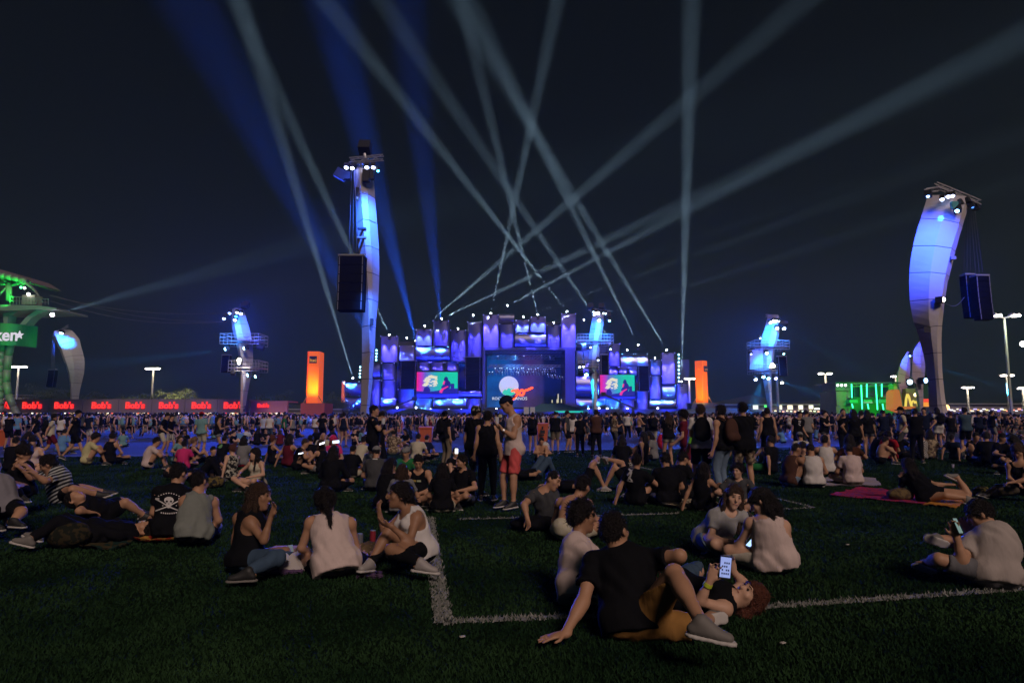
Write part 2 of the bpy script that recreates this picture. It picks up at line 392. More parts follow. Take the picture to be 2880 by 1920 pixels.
    def hd_disp(X): return .004 * np.sin(X[0] * 61 + 5 * np.sin(X[1] * 23)) * np.sin(X[2] * 57 + 4 * np.sin(X[0] * 19)) + HA * .0030 * (np.sin(X[0] * 120 + 2 * np.sin(X[2] * 14)) + np.sin(X[1] * 135 + 2 * np.sin(X[2] * 17 + 1))) + .003 * np.sin(X[2] * 41 + X[0] * 30)
    if hair and hair[0] != 'bald':
        kd = hair[0]; g = .010 if kd in ('short', 'cap', 'buzz') else .020
        if kd == 'buzz': g = .003
        if kd == 'curly': g = .026
        base = [ell(hp(0, -.016, .022), ((.076 + g) * s, (.096 + g) * s, (.098 + g) * s), H, .01)]
        cutn = hu * 1.0 - hf * .85; cutp = hp(0, 0, -.012) if kd not in ('long', 'pony', 'bun') else hp(0, 0.005, -.02)
        V, Q, _ = field(base, hh, cuts=[(cutp, cutn)], disp=hd_disp)
        parts = [(V, Q)]
        ex = []
        if kd == 'long':
            dn = J.get('hairdir', -up * 1.0); dn = unit(dn); L_ = sp.get('hairlen', .30) * s
            for q, f_ in ((-.062, -.045), (-.03, -.085), (0, -.095), (.03, -.085), (.062, -.045)):
                a_ = hp(q, f_, .02); b_ = hp(q * 1.25, f_ * 1.05, -.10); ex += [cap(a_, b_, .036 * s, .036 * s, .03), cap(b_, b_ + dn * L_ * (1 - abs(q) * 2) + hr_ * q * .5, .036 * s, .020 * s, .03)]
            if sp.get('hairfront'):
                for q in (-1, 1): ex += [cap(hp(q * .078, .0, .02), hp(q * .088, .02, -.10), .022 * s, .024 * s, .02), cap(hp(q * .088, .02, -.10), hp(q * .095, .05, -.32), .026 * s, .018 * s, .02)]
        elif kd == 'pony':
            a_ = hp(0, -.105, .03); ex += [ell(a_, (.03 * s,) * 3, None, .02), cap(a_, hp(0.02, -.14, -.08), .026 * s, .032 * s, .02), cap(hp(.02, -.14, -.08), hp(.02, -.14, -.08) + unit(-up - fw * .2) * .2 * s, .030 * s, .012 * s, .02)]
        elif kd == 'bun': ex += [ell(hp(0, -.08, .11), (.048 * s,) * 3, None, .02), ell(hp(0, -.05, .06), (.07 * s,) * 3, None, .02)]
        elif kd == 'curly':
            for _ in range(26):
                v = unit(RNG.normal(size=3) + hu * .9 - hf * .5); ex.append(ell(hp(0, -.012, .03) + v * .088 * s, (.026 * s,) * 3, None, .012))
        if ex:
            V2, Q2, _ = field(ex, hh, disp=hd_disp); parts.append((V2, Q2))
        V = np.concatenate([p[0] for p in parts]); o_ = 0; QQ = []
        for p in parts: QQ.append(p[1] + o_); o_ += len(p[0])
        QQ = np.concatenate(QQ)
        if fine and len(QQ):
            # loose strands standing off the surface
            n_ = 1500 if kd != 'buzz' else 500; qi = RNG.integers(0, len(QQ), n_); q4 = V[QQ[qi]]; c0 = q4.mean(1); nn = np.cross(q4[:, 2] - q4[:, 0], q4[:, 3] - q4[:, 1]); nn /= np.linalg.norm(nn, axis=1)[:, None] + 1e-9
            flow = (-hu * (.9 if kd in ('long', 'pony') else .25) - hf * .35)[None] + RNG.normal(size=(n_, 3)) * (.45 if kd != 'curly' else .9); dr = nn * (.35 if kd in ('long', 'pony') else .75) + flow * .8; dr /= np.linalg.norm(dr, axis=1)[:, None]
            ln = (.010 + .022 * RNG.random(n_)) * (1.5 if kd in ('long', 'curly', 'pony') else (.35 if kd == 'buzz' else .8)); sd = np.cross(dr, RNG.normal(size=(n_, 3))); sd /= np.linalg.norm(sd, axis=1)[:, None] + 1e-9; sd *= .0022
            c0 = c0 - nn * .004; tip = c0 + dr * ln[:, None]; S4 = np.stack([c0 - sd, c0 + sd, tip + sd * .3, tip - sd * .3], 1).reshape(-1, 3); QQ = np.concatenate([QQ, len(V) + np.arange(n_ * 4).reshape(-1, 4)]); V = np.concatenate([V, S4])
        out.append(('hair', V, QQ, hair_mat(hair[1])))
    if sp.get('cap'):
        cm, bk_ = sp['cap']; q = -1 if bk_ else 1
        V, Q, _ = field([ell(hp(0, -.014, .03), (.092 * s, .112 * s, .100 * s), H, .01)], hh, cuts=[(hp(0, 0, .025), hu + hf * -.12)])
        V2, Q2, _ = field([ell(hp(0, q * .125, .035), (.072 * s, .075 * s, .010 * s), H, .01)], .008)
        out.append(('cap', V, Q, cm)); out.append(('cap_brim', V2, Q2, cm))
    sh_ = sp.get('shoe')
    if sh_:
        for e in 'LR':
            kn, an, to = J['kn' + e], J['an' + e], J['to' + e]; fd = unit(to - an); sn = J.get('sole' + e, np.array([0, 0, -1.])); sn = unit(sn - fd * (sn @ fd))
            V, Q, _ = field([cap(an + sn * .040 * s - fd * .035 * s, an + sn * .052 * s + fd * .135 * s, .039 * s, .034 * s, .02, fl=sn, fs=1.2), cap(an + sn * .0 * s, an + sn * .045 * s + fd * .095 * s, .045 * s, .027 * s, .03)],
                            max(.013, min(h, .02)), cuts=[(an + sn * .072 * s, -sn), (an - unit(an - kn) * .02 * s, unit(an - kn))])
            out.append(('shoe', V, Q, sh_))
            sdv = np.cross(fd, sn)
            V, Q, _ = field([cap(an + sn * .076 * s - fd * .038 * s, an + sn * .076 * s + fd * .145 * s, .040 * s, .042 * s, .02, fl=sn, fs=1.0)], max(.012, min(h, .018)),
                            cuts=[(an + sn * .086 * s, -sn), (an + sn * .064 * s, sn)])
            out.append(('shoe_sole', V, Q, sp.get('solem', mat('rubber_white', (.42, .40, .38), .7))))
    if sp.get('bag'):
        ctr = chest - fw * .20 * s - up * .05 * s
        V, Q, _ = field([ell(ctr, (.155 * s, .10 * s, .235 * s), T, .03), cap(ctr - up * .12 * s - fw * .04 * s - rt * .07 * s, ctr - up * .12 * s - fw * .04 * s + rt * .07 * s, .085 * s, .085 * s, .03)], max(h, .014))
        out.append(('@backpack', V, Q, sp['bag']))
        pr = []
        for q in (-1, 1):
            a_ = chest + up * .17 * s + rt * q * .085 * s
            pr += [cap(a_ - fw * .12 * s - up * .02 * s, a_ + fw * .02 * s + up * .035 * s, .022 * s, .022 * s, .01), cap(a_ + fw * .02 * s + up * .035 * s, a_ + fw * .125 * s - up * .12 * s, .022 * s, .020 * s, .01)]
        V, Q, _ = field(pr, min(h, .014)); out.append(('@strap', V, Q, sp['bag']))
    if fine and sp.get('face'):
        for q in (-1, 1):
            V, Q, _ = field([ell(hp(q * .030, .084, .010), (.012 * s, .006 * s, .006 * s), H, .01)], .0035); out.append(('eye', V, Q, mat('eye_dark', (.02, .015, .012), .25)))
            V, Q, _ = field([cap(hp(q * .016, .091, .031), hp(q * .045, .080, .032), .004 * s, .003 * s, .003)], .0035); out.append(('eyebrow', V, Q, hair_mat(HB)))
        V, Q, _ = field([cap(hp(-.019, .087, -.058), hp(.019, .087, -.058), .0055 * s, .0055 * s, .003)], .0035); out.append(('lips', V, Q, mat('lip', (.27, .09, .07), .5)))
        if sp.get('smile'):
            V, Q, _ = field([cap(hp(-.015, .094, -.055), hp(.015, .094, -.055), .0045 * s, .0045 * s, .003)], .003); out.append(('lips', V, Q, mat('teeth', (.55, .5, .45), .4)))
        if sp.get('beard'):
            V, Q, _ = field([ell(hp(0, .030, -.078), (.052 * s, .068 * s, .045 * s), H, .01), cap(hp(-.02, .092, -.045), hp(.02, .092, -.045), .006 * s, .006 * s, .004)], .008, subs=[(hp(0, .1, -.062), .012 * s)]); out.append(('beard', V, Q, hair_mat(HB)))
    return out
def frame_z(d):
    z = unit(d); x = unit(np.cross(z, [0.3, .9, .1])); y = np.cross(z, x); return [x, y, z]
def solve(a, b, l1, l2, pole):
    """middle joint of a two-bone limb"""
    a, b, pole = NP(a), NP(b), NP(pole); d = b - a; D = np.linalg.norm(d); D2 = min(max(D, abs(l1 - l2) + .01), l1 + l2 - .004)
    dn = d / max(D, 1e-6); b2 = a + dn * D2
    x = (l1 * l1 - l2 * l2 + D2 * D2) / (2 * D2); y = math.sqrt(max(0, l1 * l1 - x * x)); p = unit(pole - dn * (pole @ dn))
    return a + dn * x + p * y, b2
# ---------------------------------------------------------------- figures: assembling and posing
MESHES = {}; ZERO = np.zeros(3)
def place_fields(fields, root, origin, sp, label, group=None, baglabel=None):
    """meshes of one person under its root; a backpack is a thing of its own"""
    bag = None; shoes = {}
    cnt = 0; lastshoe = None
    for name, V, Q, m in fields:
        if len(V) == 0: continue
        key_ = (id(V), name); me = MESHES.get(key_) if origin is ZERO else None
        if me is None:
            me = mesh(name.strip('@'), V - origin, Q, True); me.materials.append(m)
            if origin is ZERO: MESHES[key_] = me
        o = bpy.data.objects.new(name.strip('@'), me)
        if name == '@backpack':
            link(o); o.location = root.location; o.rotation_euler = root.rotation_euler; o.scale = root.scale; bag = o
            tag(o, baglabel or 'backpack', 'backpack')
        elif name == '@strap': o.name = 'strap'; link(o, bag)
        elif name == 'shoe': link(o, root); lastshoe = o
        elif name == 'shoe_sole': link(o, lastshoe)
        elif name in ('eye', 'eyebrow', 'lips'): link(o, next(c for c in root.children if c.name.startswith('body')))
        elif name == 'cap_brim': link(o, next(c for c in root.children if c.name.startswith('cap')))
        else: link(o, root)
    return bag

def custom(label, base, joints, sp, h=.0105, baglabel=None):
    """a figure whose joints are given as world points"""
    J = {k: (NP(v) if not isinstance(v, (int, float)) else v) for k, v in joints.items()}
    f = person_fields(J, sp, h, True)
    root = empty('person', base); tag(root, label, 'person')
    place_fields(f, root, NP(base), sp, label, baglabel=baglabel)
    return root, J, f
def fixlimbs(J, s, fem=0):
    """keep shins and forearms at human length by pulling the far ends in or out"""
    k = s * (.94 if fem else 1)
    for e in 'LR':
        for a, b, l in (('sh' + e, 'el' + e, .285 * k), ('el' + e, 'wr' + e, .255 * k)):
            pass
    return J

def tj(pel, neck, hf, hL, hR, aL, aR, tL, tR, hpL=(0, -1, 0), hpR=(0, -1, 0), kpL=(0, 1, .2), kpR=(0, 1, .2), slump=0.0, yaw=0, fem=0, hd=None):
    pel, neck = NP(pel), NP(neck); up = unit(neck - pel); rt = np.array([math.cos(R(yaw)), math.sin(R(yaw)), 0.]); rt = unit(rt - up * (rt @ up)); fw = np.cross(up, rt)
    w_ = .160 - .018 * fem
    J = dict(pel=pel, neck=neck, mid=pel + (neck - pel) * .45 - fw * slump, shL=neck - up * .055 - rt * w_, shR=neck - up * .055 + rt * w_)
    hf = unit(hf); J['hf'] = hf
    hdir = unit(up * .75 + np.array([0, 0, .45]) if hd is None else NP(hd)); J['head'] = neck + hdir * .150 + hf * .032
    J['hu'] = hdir
    rt2 = rt; 
    for e, h_, a_, t_, hp, kp, sg in (('L', hL, aL, tL, hpL, kpL, -1), ('R', hR, aR, tR, hpR, kpR, 1)):
        J['el' + e], J['wr' + e] = solve(J['sh' + e], h_, .285, .255, hp)
        J['kn' + e], J['an' + e] = solve(pel + rt2 * .088 * sg, a_, .44, .425, kp)
        J['to' + e] = J['an' + e] + unit(t_) * .18
    return J
def pose(n, fem=0):
    kw = dict(fem=fem); F = (0, 1, -.12); dn = (0, 1, -.35)
    if n == 'stand': return tj((0, 0, .92), (0, .01, 1.42), (.1, 1, -.1), (-.25, .04, .84), (.25, .03, .84), (-.12, -.02, .08), (.12, .05, .08), (-.25, 1, 0), (.25, 1, 0), **kw)
    if n == 'contra': return tj((.04, 0, .91), (-.01, .01, 1.41), (-.5, 1, -.2), (-.22, .10, .88), (.24, -.02, .84), (-.16, .10, .08), (.10, -.03, .08), (-.4, 1, 0), (.2, 1, 0), **kw)
    if n == 'hip': return tj((0, 0, .92), (0, .0, 1.42), (.4, 1, -.05), (-.21, .08, 1.0), (.26, .02, .84), (-.15, 0, .08), (.13, .06, .08), (-.4, 1, 0), (.3, 1, 0), hpL=(-1, -.3, 0), **kw)
    if n == 'phone': return tj((0, 0, .92), (0, .02, 1.41), (0, 1, -.65), (-.06, .30, 1.15), (.05, .30, 1.17), (-.12, 0, .08), (.12, .02, .08), (-.2, 1, 0), (.2, 1, 0), hpL=(-.4, -.3, -1), hpR=(.4, -.3, -1), **kw)
    if n == 'drink': return tj((0, 0, .92), (0, -.01, 1.42), (.2, 1, .05), (-.24, .06, .86), (.10, .25, 1.33), (-.13, 0, .08), (.13, .04, .08), (-.3, 1, 0), (.3, 1, 0), hpR=(.6, 0, -1), **kw)
    if n == 'cross': return tj((0, 0, .92), (0, .0, 1.42), (-.3, 1, -.05), (.10, .22, 1.13), (-.10, .23, 1.16), (-.14, 0, .08), (.14, .02, .08), (-.3, 1, 0), (.3, 1, 0), hpL=(-1, 0, -.5), hpR=(1, 0, -.5), **kw)
    if n == 'up': return tj((0, 0, .92), (0, -.01, 1.42), (0, 1, .15), (-.16, .32, 1.52), (.14, .33, 1.55), (-.12, 0, .08), (.12, .02, .08), (-.2, 1, 0), (.2, 1, 0), hpL=(-.8, 0, -1), hpR=(.8, 0, -1), **kw)
    if n == 'walk': return tj((0, 0, .90), (0, .04, 1.40), (0, 1, -.1), (-.25, .22, .90), (.26, -.16, .86), (-.09, -.34, .14), (.10, .34, .08), (0, 1, -.5), (0, 1, .1), **kw)
    if n == 'lean': return tj((0, 0, .90), (.0, .12, 1.38), (.3, 1, -.5), (-.2, .3, .95), (.23, .22, .92), (-.13, -.05, .08), (.13, .04, .08), (-.2, 1, 0), (.2, 1, 0), **kw)
    if n == 'knees': return tj((0, 0, .12), (0, .13, .575), (.05, 1, -.25), (-.05, .40, .33), (.05, .42, .36), (-.11, .46, .08), (.13, .42, .08), (-.1, 1, -.1), (.15, 1, -.1), hpL=(-1, -.2, -.3), hpR=(1, -.2, -.3), kpL=(-.1, 0, 1), kpR=(.15, 0, 1), slump=.07, **kw)
    if n == 'crossed': return tj((0, 0, .12), (0, .08, .59), (0, 1, -.45), (-.05, .28, .22), (.07, .27, .24), (.16, .27, .07), (-.14, .33, .08), (1, .3, 0), (-1, .3, 0), hpL=(-1, -.4, -.2), hpR=(1, -.4, -.2), kpL=(-1, .3, .25), kpR=(1, .3, .25), slump=.06, **kw)
    if n == 'talk': return tj((0, 0, .12), (0, .05, .60), (.5, 1, -.05), (-.13, .36, .30), (.22, .30, .34), (.14, .30, .07), (-.10, .42, .08), (1, .5, 0), (-.8, .6, 0), hpL=(-1, -.4, -.4), hpR=(1, -.4, -.4), kpL=(-1, .3, .4), kpR=(1, .3, .5), slump=.04, **kw)
    if n == 'back': return tj((0, 0, .12), (0, -.17, .58), (-.2, 1, .0), (-.28, -.33, .05), (.27, -.35, .05), (-.13, .78, .07), (.10, .62, .08), (-.2, .8, .6), (.1, 1, .1), hpL=(-.7, -1, 0), hpR=(.7, -1, 0), kpL=(0, .1, 1), kpR=(0, .1, 1), slump=.03, **kw)
    if n == 'prop': return tj((0, 0, .12), (.04, -.04, .60), (-.3, 1, -.1), (-.30, -.20, .05), (.15, .35, .40), (.10, .34, .07), (.16, .48, .08), (1, .3, 0), (.3, 1, 0), hpL=(-.7, -1, 0), hpR=(1, -.4, -.6), kpL=(-1, .3, .2), kpR=(.2, 0, 1), slump=.04, **kw)
    if n == 'kneel': return tj((0, -.05, .24), (0, .06, .72), (0, 1, -.5), (-.08, .32, .42), (.10, .30, .40), (-.10, -.18, .07), (.10, -.18, .07), (0, -1, -.2), (0, -1, -.2), hpL=(-1, -.4, -.4), hpR=(1, -.4, -.4), kpL=(-.3, 1, -.2), kpR=(.3, 1, -.2), slump=.05, **kw)
    if n == 'lie': return tj((0, 0, .11), (0, -.49, .13), (0, -.35, 1), (-.16, -.05, .20), (.18, .0, .19), (-.10, .44, .08), (.12, .50, .08), (0, 1, -.1), (.1, 1, -.1), hpL=(-1, 0, -.1), hpR=(1, 0, -.1), kpL=(0, 0, 1), kpR=(.1, 0, 1), hd=(0, -1, .25), **kw)
    if n == 'liecross': return tj((0, 0, .11), (0, -.49, .13), (0, -.35, 1), (-.30, -.70, .12), (.18, .0, .19), (-.08, .46, .08), (-.22, .40, .62), (0, 1, -.1), (-.9, .2, .6), hpL=(-1, 0, -.1), hpR=(1, 0, -.1), kpL=(0, 0, 1), kpR=(.6, 0, 1), hd=(0, -1, .25), **kw)
CACHE = {}
def figure(px, D, face, pz, sp, label, h=.016, height=1.0, py=None, cat='person', group=None, baglabel=None, xy=None):
    """a posed figure standing or sitting on the ground. face: 0 looks away from the camera, 90 to the right, 180 towards it"""
    loc = xy if xy is not None else on_ground(px, D)
    key = (pz, h, repr(sorted((k, v) for k, v in sp.items() if k not in ('x',))))
    if key not in CACHE: CACHE[key] = person_fields(pose(pz, sp.get('f', 0)), sp, h, h < .014)
    root = empty('person', loc, R(-face)); root.scale = (height,) * 3; tag(root, label, cat, group)
    place_fields(CACHE[key], root, ZERO, sp, label, baglabel=baglabel); return root

# cloth colours
def c_(r, g, b): return cloth((r, g, b))
K = c_(.0065, .0068, .008); WHT = c_(.50, .48, .47); CRM = c_(.42, .39, .30); GRY = c_(.16, .16, .165); DGR = c_(.05, .052, .056); KHA = c_(.17, .14, .10)
JEAN = c_(.045, .075, .12); LJEAN = c_(.12, .17, .24); BLU = c_(.10, .22, .42); TEAL = c_(.13, .25, .27); RED = c_(.42, .02, .025); MAG = c_(.48, .03, .14)
MAR = c_(.10, .012, .022); GRN = c_(.02, .13, .04); YEL = c_(.43, .40, .22); PNK = c_(.47, .38, .37); NAV = c_(.008, .012, .03); BRN = c_(.06, .030, .022)
CHK = cloth((.02, .02, .02), 'plaid', (.4, .38, .36)); FLO = cloth((.02, .02, .02), 'floral', (.34, .33, .28)); FLO2 = cloth((.10, .07, .05), 'floral', (.30, .24, .16))
DOT = cloth((.015, .015, .015), 'dots', (.5, .5, .45)); STR = cloth((.02, .022, .025), 'stripes', (.36, .38, .38)); STW = cloth((.05, .05, .05), 'stripes', (.45, .43, .40))
SHB = mat('shoe_black', (.015, .015, .015), .6); SHW = mat('shoe_white', (.27, .25, .24), .6); SHG = mat('shoe_grey', (.14, .13, .12), .7)
def look(f=0, skin='tan', top='tee', tc=K, bot='shorts', bc=DGR, hair='short', hc=HB, shoe=SHB, **k):
    d = dict(f=f, skin=skin, top=(top, tc) if top else None, bot=(bot, bc) if bot else None, hair=(hair, hc), shoe=shoe); d.update(k); return d
class _M:  # make material values printable for the cache key
    pass
# ================================================================ GROUND
def ground_sheet(name, pts, z, m, kind='structure'):
    me = mesh(name, [Vector((x, y, z)) for x, y in pts], [list(range(len(pts)))]); me.materials.append(m)
    o = link(bpy.data.objects.new(name, me)); o['kind'] = kind; return o
asph = mat('asphalt', (.022, .022, .025), .85, noise=.35, nscale=.8, bump=.25, bscale=25)
soil = mat('turf_ground', (.006, .015, .006), .95, spec=.04, noise=.5, nscale=1.7, bump=.6, bscale=40)
conc = mat('light_catch_concrete', (.06, .06, .065), .85, noise=.2, nscale=1.2)
ground_sheet('ground', [(-900, -60), (900, -60), (900, 1800), (-900, 1800)], -0.012, mat('earth', (.03, .03, .028), .95, noise=.3, nscale=.1))
EDGE = [(-60, 22.5), (-20, 24.2), (-8, 26), (0, 29), (8, 31), (20, 35), (60, 41)]
ground_sheet('lawn', [(-60, -20)] + [(60, -20)] + EDGE[::-1], -0.004, soil)
ground_sheet('plaza', EDGE + [(200, 60), (200, 240), (-200, 240), (-200, 60)], -0.008, asph)
ground_sheet('light_catch_band', EDGE + [(x, y + 1.1) for x, y in EDGE[::-1]], 0.0, conc)  # pale concrete band added to catch the blue light as a bright line
# painted pitch lines: flat sheets on the turf
LINES = []
def line_m(a, b, wd):
    a = Vector(a).to_2d(); b = Vector(b).to_2d(); d = (b - a).normalized(); n = Vector((-d.y, d.x)) * wd / 2; LINES.append((a, b, wd)); return [a + n, b + n, b - n, a - n]
def paint_mat():
    if 'line_paint' in MATS: return MATS['line_paint']
    m = mat('line_paint', (.20, .21, .19), .95, noise=.0); t = m.node_tree; b = t.nodes['Principled BSDF']
    tc = t.nodes.new('ShaderNodeTexCoord'); n = t.nodes.new('ShaderNodeTexNoise'); n.inputs['Scale'].default_value = 34; n.inputs['Detail'].default_value = 4
    rp = t.nodes.new('ShaderNodeValToRGB'); rp.color_ramp.elements[0].position = .28; rp.color_ramp.elements[0].color = (.012, .025, .010, 1)
    rp.color_ramp.elements[1].position = .5; rp.color_ramp.elements[1].color = (.20, .205, .19, 1)
    t.links.new(tc.outputs['Object'], n.inputs['Vector']); t.links.new(n.outputs['Fac'], rp.inputs['Fac']); t.links.new(rp.outputs['Color'], b.inputs['Base Color']); return m
for a, b, wd in [((1207, 1455), (1247, 1750), .12), ((1247, 1746), (1905, 1722), .10), ((1905, 1722), (2880, 1655), .10), ((1300, 1459), (1905, 1443), .09),
                 ((2155, 1393), (2290, 1426), .06), ((2195, 1432), (2290, 1426), .06), ((1800, 1313), (1880, 1330), .06), ((1040, 1356), (1190, 1357), .06)]:
    A, B = G(*a), G(*b); q = line_m(A, B, wd)
    me = mesh('pitch_line', [Vector((p.x, p.y, 0.0)) for p in q], [[3, 2, 1, 0]]); me.materials.append(paint_mat())
    o = link(bpy.data.objects.new('pitch_line', me)); o['kind'] = 'structure'
# grass blades: nobody could count them
def grass():
    n = 400000
    y = 3.2 + (RNG.random(n) ** 1.9) * 27.0; x = (RNG.random(n) * 2 - 1) * (y * .80 + 1.0)
    hgt = (.012 + .017 * RNG.random(n)) * (1 + .25 * np.sin(x * 1.3) * np.sin(y * 1.7)); wd = .0030 + .003 * RNG.random(n) + y * .00055
    k_ = y < np.interp(x, [e[0] for e in EDGE], [e[1] for e in EDGE]) - .05; y = y[k_]; x = x[k_]; hgt = hgt[k_]; wd = wd[k_]; n = len(y)
    a = RNG.random(n) * 2 * math.pi; la = RNG.random(n) * 2 * math.pi; ln = hgt * (.3 + .9 * RNG.random(n))
    V = np.zeros((n, 3, 3)); V[:, 0] = np.stack([x - np.cos(a) * wd, y - np.sin(a) * wd, np.full(n, -.004)], 1)
    V[:, 1] = np.stack([x + np.cos(a) * wd, y + np.sin(a) * wd, np.full(n, -.004)], 1)
    V[:, 2] = np.stack([x + np.cos(la) * ln, y + np.sin(la) * ln, hgt], 1)
    painted = np.zeros(n, bool)
    for A, B, wdt in LINES:
        d = np.array(B - A); L = np.linalg.norm(d); d = d / L; qx, qy = x - A.x, y - A.y; t = qx * d[0] + qy * d[1]; s_ = np.abs(-qx * d[1] + qy * d[0])
        painted |= (t > -wdt / 2) & (t < L + wdt / 2) & (s_ < wdt / 2 + .015)
    painted &= RNG.random(n) < .78
    me = mesh('grass', V.reshape(-1, 3), np.arange(n * 3, dtype=np.int32).reshape(-1, 3))
    g = mat('grass_blades', (.020, .045, .014), .95, spec=.04); t = g.node_tree; b = t.nodes['Principled BSDF']
    tc = t.nodes.new('ShaderNodeTexCoord'); n1 = t.nodes.new('ShaderNodeTexNoise'); n1.inputs['Scale'].default_value = .9; n1.inputs['Detail'].default_value = 6
    rp = t.nodes.new('ShaderNodeValToRGB'); rp.color_ramp.elements[0].position = .35; rp.color_ramp.elements[0].color = (.006, .019, .008, 1)
    rp.color_ramp.elements[1].position = .7; rp.color_ramp.elements[1].color = (.024, .056, .020, 1)
    t.links.new(tc.outputs['Object'], n1.inputs['Vector']); t.links.new(n1.outputs['Fac'], rp.inputs['Fac']); t.links.new(rp.outputs['Color'], b.inputs['Base Color'])
    me.materials.append(g); me.materials.append(mat('grass_painted', (.21, .215, .20), .9))
    me.polygons.foreach_set('material_index', painted.astype(np.int32)); o = link(bpy.data.objects.new('grass', me)); tag(o, 'short dark green pitch grass under the seated people', 'grass', kind='stuff')
grass()

# ================================================================ HAZE
hz = MB().box((0, 330, 66), (760, 720, 136)).build('haze', None or mat('tmp_haze'), None); hz.data.materials.clear()
hm = bpy.data.materials.new('haze_air'); hm.use_nodes = True; t = hm.node_tree; t.nodes.clear()
vo = t.nodes.new('ShaderNodeVolumePrincipled'); vo.inputs['Density'].default_value = .00028; vo.inputs['Anisotropy'].default_value = .2; vo.inputs['Color'].default_value = (.66, .87, 1, 1)
ho = t.nodes.new('ShaderNodeOutputMaterial'); t.links.new(vo.outputs[0], ho.inputs['Volume']); hz.data.materials.append(hm); tag(hz, 'thin smoky air over the festival field', None, kind='stuff')

# ================================================================ STAGE
SD = 165.0
stage = empty('stage', (at(1437, 1150, SD).x, SD, 0)); tag(stage, 'huge blue-lit concert stage clad in metal half cylinders', 'stage')
metal = mat('metal_cladding', (.24, .24, .38), .33, metal=.9, noise=.25, nscale=.25); metal2 = mat('metal_panel', (.15, .14, .22), .5, metal=.4, noise=.3, nscale=.3)
blackm = mat('black_box', (.010, .010, .012), .6, noise=.3, nscale=3); truss_m = mat('truss_aluminium', (.35, .35, .37), .4, metal=.8)
darkblue = mat('stage_dark', (.03, .035, .06), .6)
def wr(x0, y0, x1, y1, D):
    xm, ym = (x0 + x1) / 2, (y0 + y1) / 2
    return at(x0, ym, D).x, at(x1, ym, D).x, at(xm, y1, D).z, at(xm, y0, D).z
def pbox(name, x0, y0, x1, y1, D, th, m, parent=None, g=0.04):
    X0, X1, Z0, Z1 = wr(x0, y0, x1, y1, D)
    return MB().box(((X0 + X1) / 2, D + th / 2, (Z0 + Z1) / 2), (X1 - X0 - g, th, Z1 - Z0 - g)).build(name, m, parent)
BSP = (.06, .05, 1.0); CYB = (.03, .25, 1.0)
def lens(p, r, col, st, parent, name='lamp'):
    key = 'lamp_%s_%s' % ('_'.join('%.2f' % c for c in col), st)
    return MB().sphere(p, r, 8, 6).build(name, glow(key, col, st), parent)
def vpan(x0, y0, x1, y1, dep=0.0, lights='V', m=None, flat=False, e=900):
    """upright half cylinder of cladding, lamps at its top corners raking down it"""
    D = SD + dep; X0, X1, Z0, Z1 = wr(x0, y0, x1, y1, D); cx = (X0 + X1) / 2; rad = (X1 - X0) / 2 - .05; n = 14; mb = MB(); fl = .35 if not flat else .12
    pts = [(cx - rad, D + 2)] + [(cx - math.cos(math.pi * i / n) * rad, D - math.sin(math.pi * i / n) * rad * fl + rad * fl) for i in range(n + 1)] + [(cx + rad, D + 2)]
    mb.prism([Vector((a, b, Z0 + .04)) for a, b in pts], (0, 0, Z1 - Z0 - .08)); mb.build('cladding_column', m or metal, stage, smooth=False)
    put_lights(X0, X1, Z0, Z1, D, lights, e)
def hpan(x0, y0, x1, y1, dep=0.0, lights='', e=900):
    """half cylinder of cladding lying on its side"""
    D = SD + dep; X0, X1, Z0, Z1 = wr(x0, y0, x1, y1, D); cz = (Z0 + Z1) / 2; rad = (Z1 - Z0) / 2 - .05; n = 14
    pts = [(D + 2, cz - rad)] + [(D - math.sin(math.pi * i / n) * rad * .6 + rad * .6, cz - math.cos(math.pi * i / n) * rad) for i in range(n + 1)] + [(D + 2, cz + rad)]
    MB().prism([Vector((X0 + .05, a, b)) for a, b in pts], (X1 - X0 - .1, 0, 0)).build('cladding_drum', metal, stage)
    put_lights(X0, X1, Z0, Z1, D, lights, e)
def put_lights(X0, X1, Z0, Z1, D, lights, e):
    w_ = X1 - X0; hh = Z1 - Z0; cx = (X0 + X1) / 2
    def one(x, z, tx, tz, col=BSP, ee=e, ang=27, r=.17, lc=(.25, .28, 1), y=-.9):
        b = MB().box((x, D + y + .25, z + .1), (.35, .45, .35)).build('spotlight', blackm, stage); lens((x, D + y, z), r * .5, lc, 2, b)
        spot('spot_beam', (x, D + y - .1, z), (tx, D + .45, tz), ee, ang, col, blend=.8, soft=.15)
    if lights == 'V':
        for q in (-1, 1): one(cx + q * w_ * .46, Z1 - .15, cx + q * w_ * .12, Z0 + hh * .15, ee=e * max(1, hh / 6))
    elif lights == 'C':   # cyan chevrons at the top edge
        for k in (0, 1) if w_ > 6 else (0,):
            ww = w_ / (2 if w_ > 6 else 1); c2 = X0 + ww * (k + .5)
            for q in (-1, 1): one(c2 + q * ww * .42, Z1 - .1, c2 + q * ww * .05, Z1 - hh * .35, CYB, e * 1.0, 38, .16, (.4, .75, 1), y=-.55)
    elif lights == 'F':   # crossed pair from the foot
        for q in (-1, 1): one(cx + q * w_ * .1, Z0 + hh * .2, cx + q * w_ * .38, Z1 - hh * .25, CYB, e, 36, .16, (.4, .8, 1), y=-.6)
    elif lights == 'X':
        for q in (-1, 1): one(cx + q * w_ * .42, Z1 - .3, cx + q * w_ * .16, Z0 + hh * .05, (.05, .09, 1), e * .45, 40, .2, (.4, .5, 1), y=-1.0)
E_ = 95000
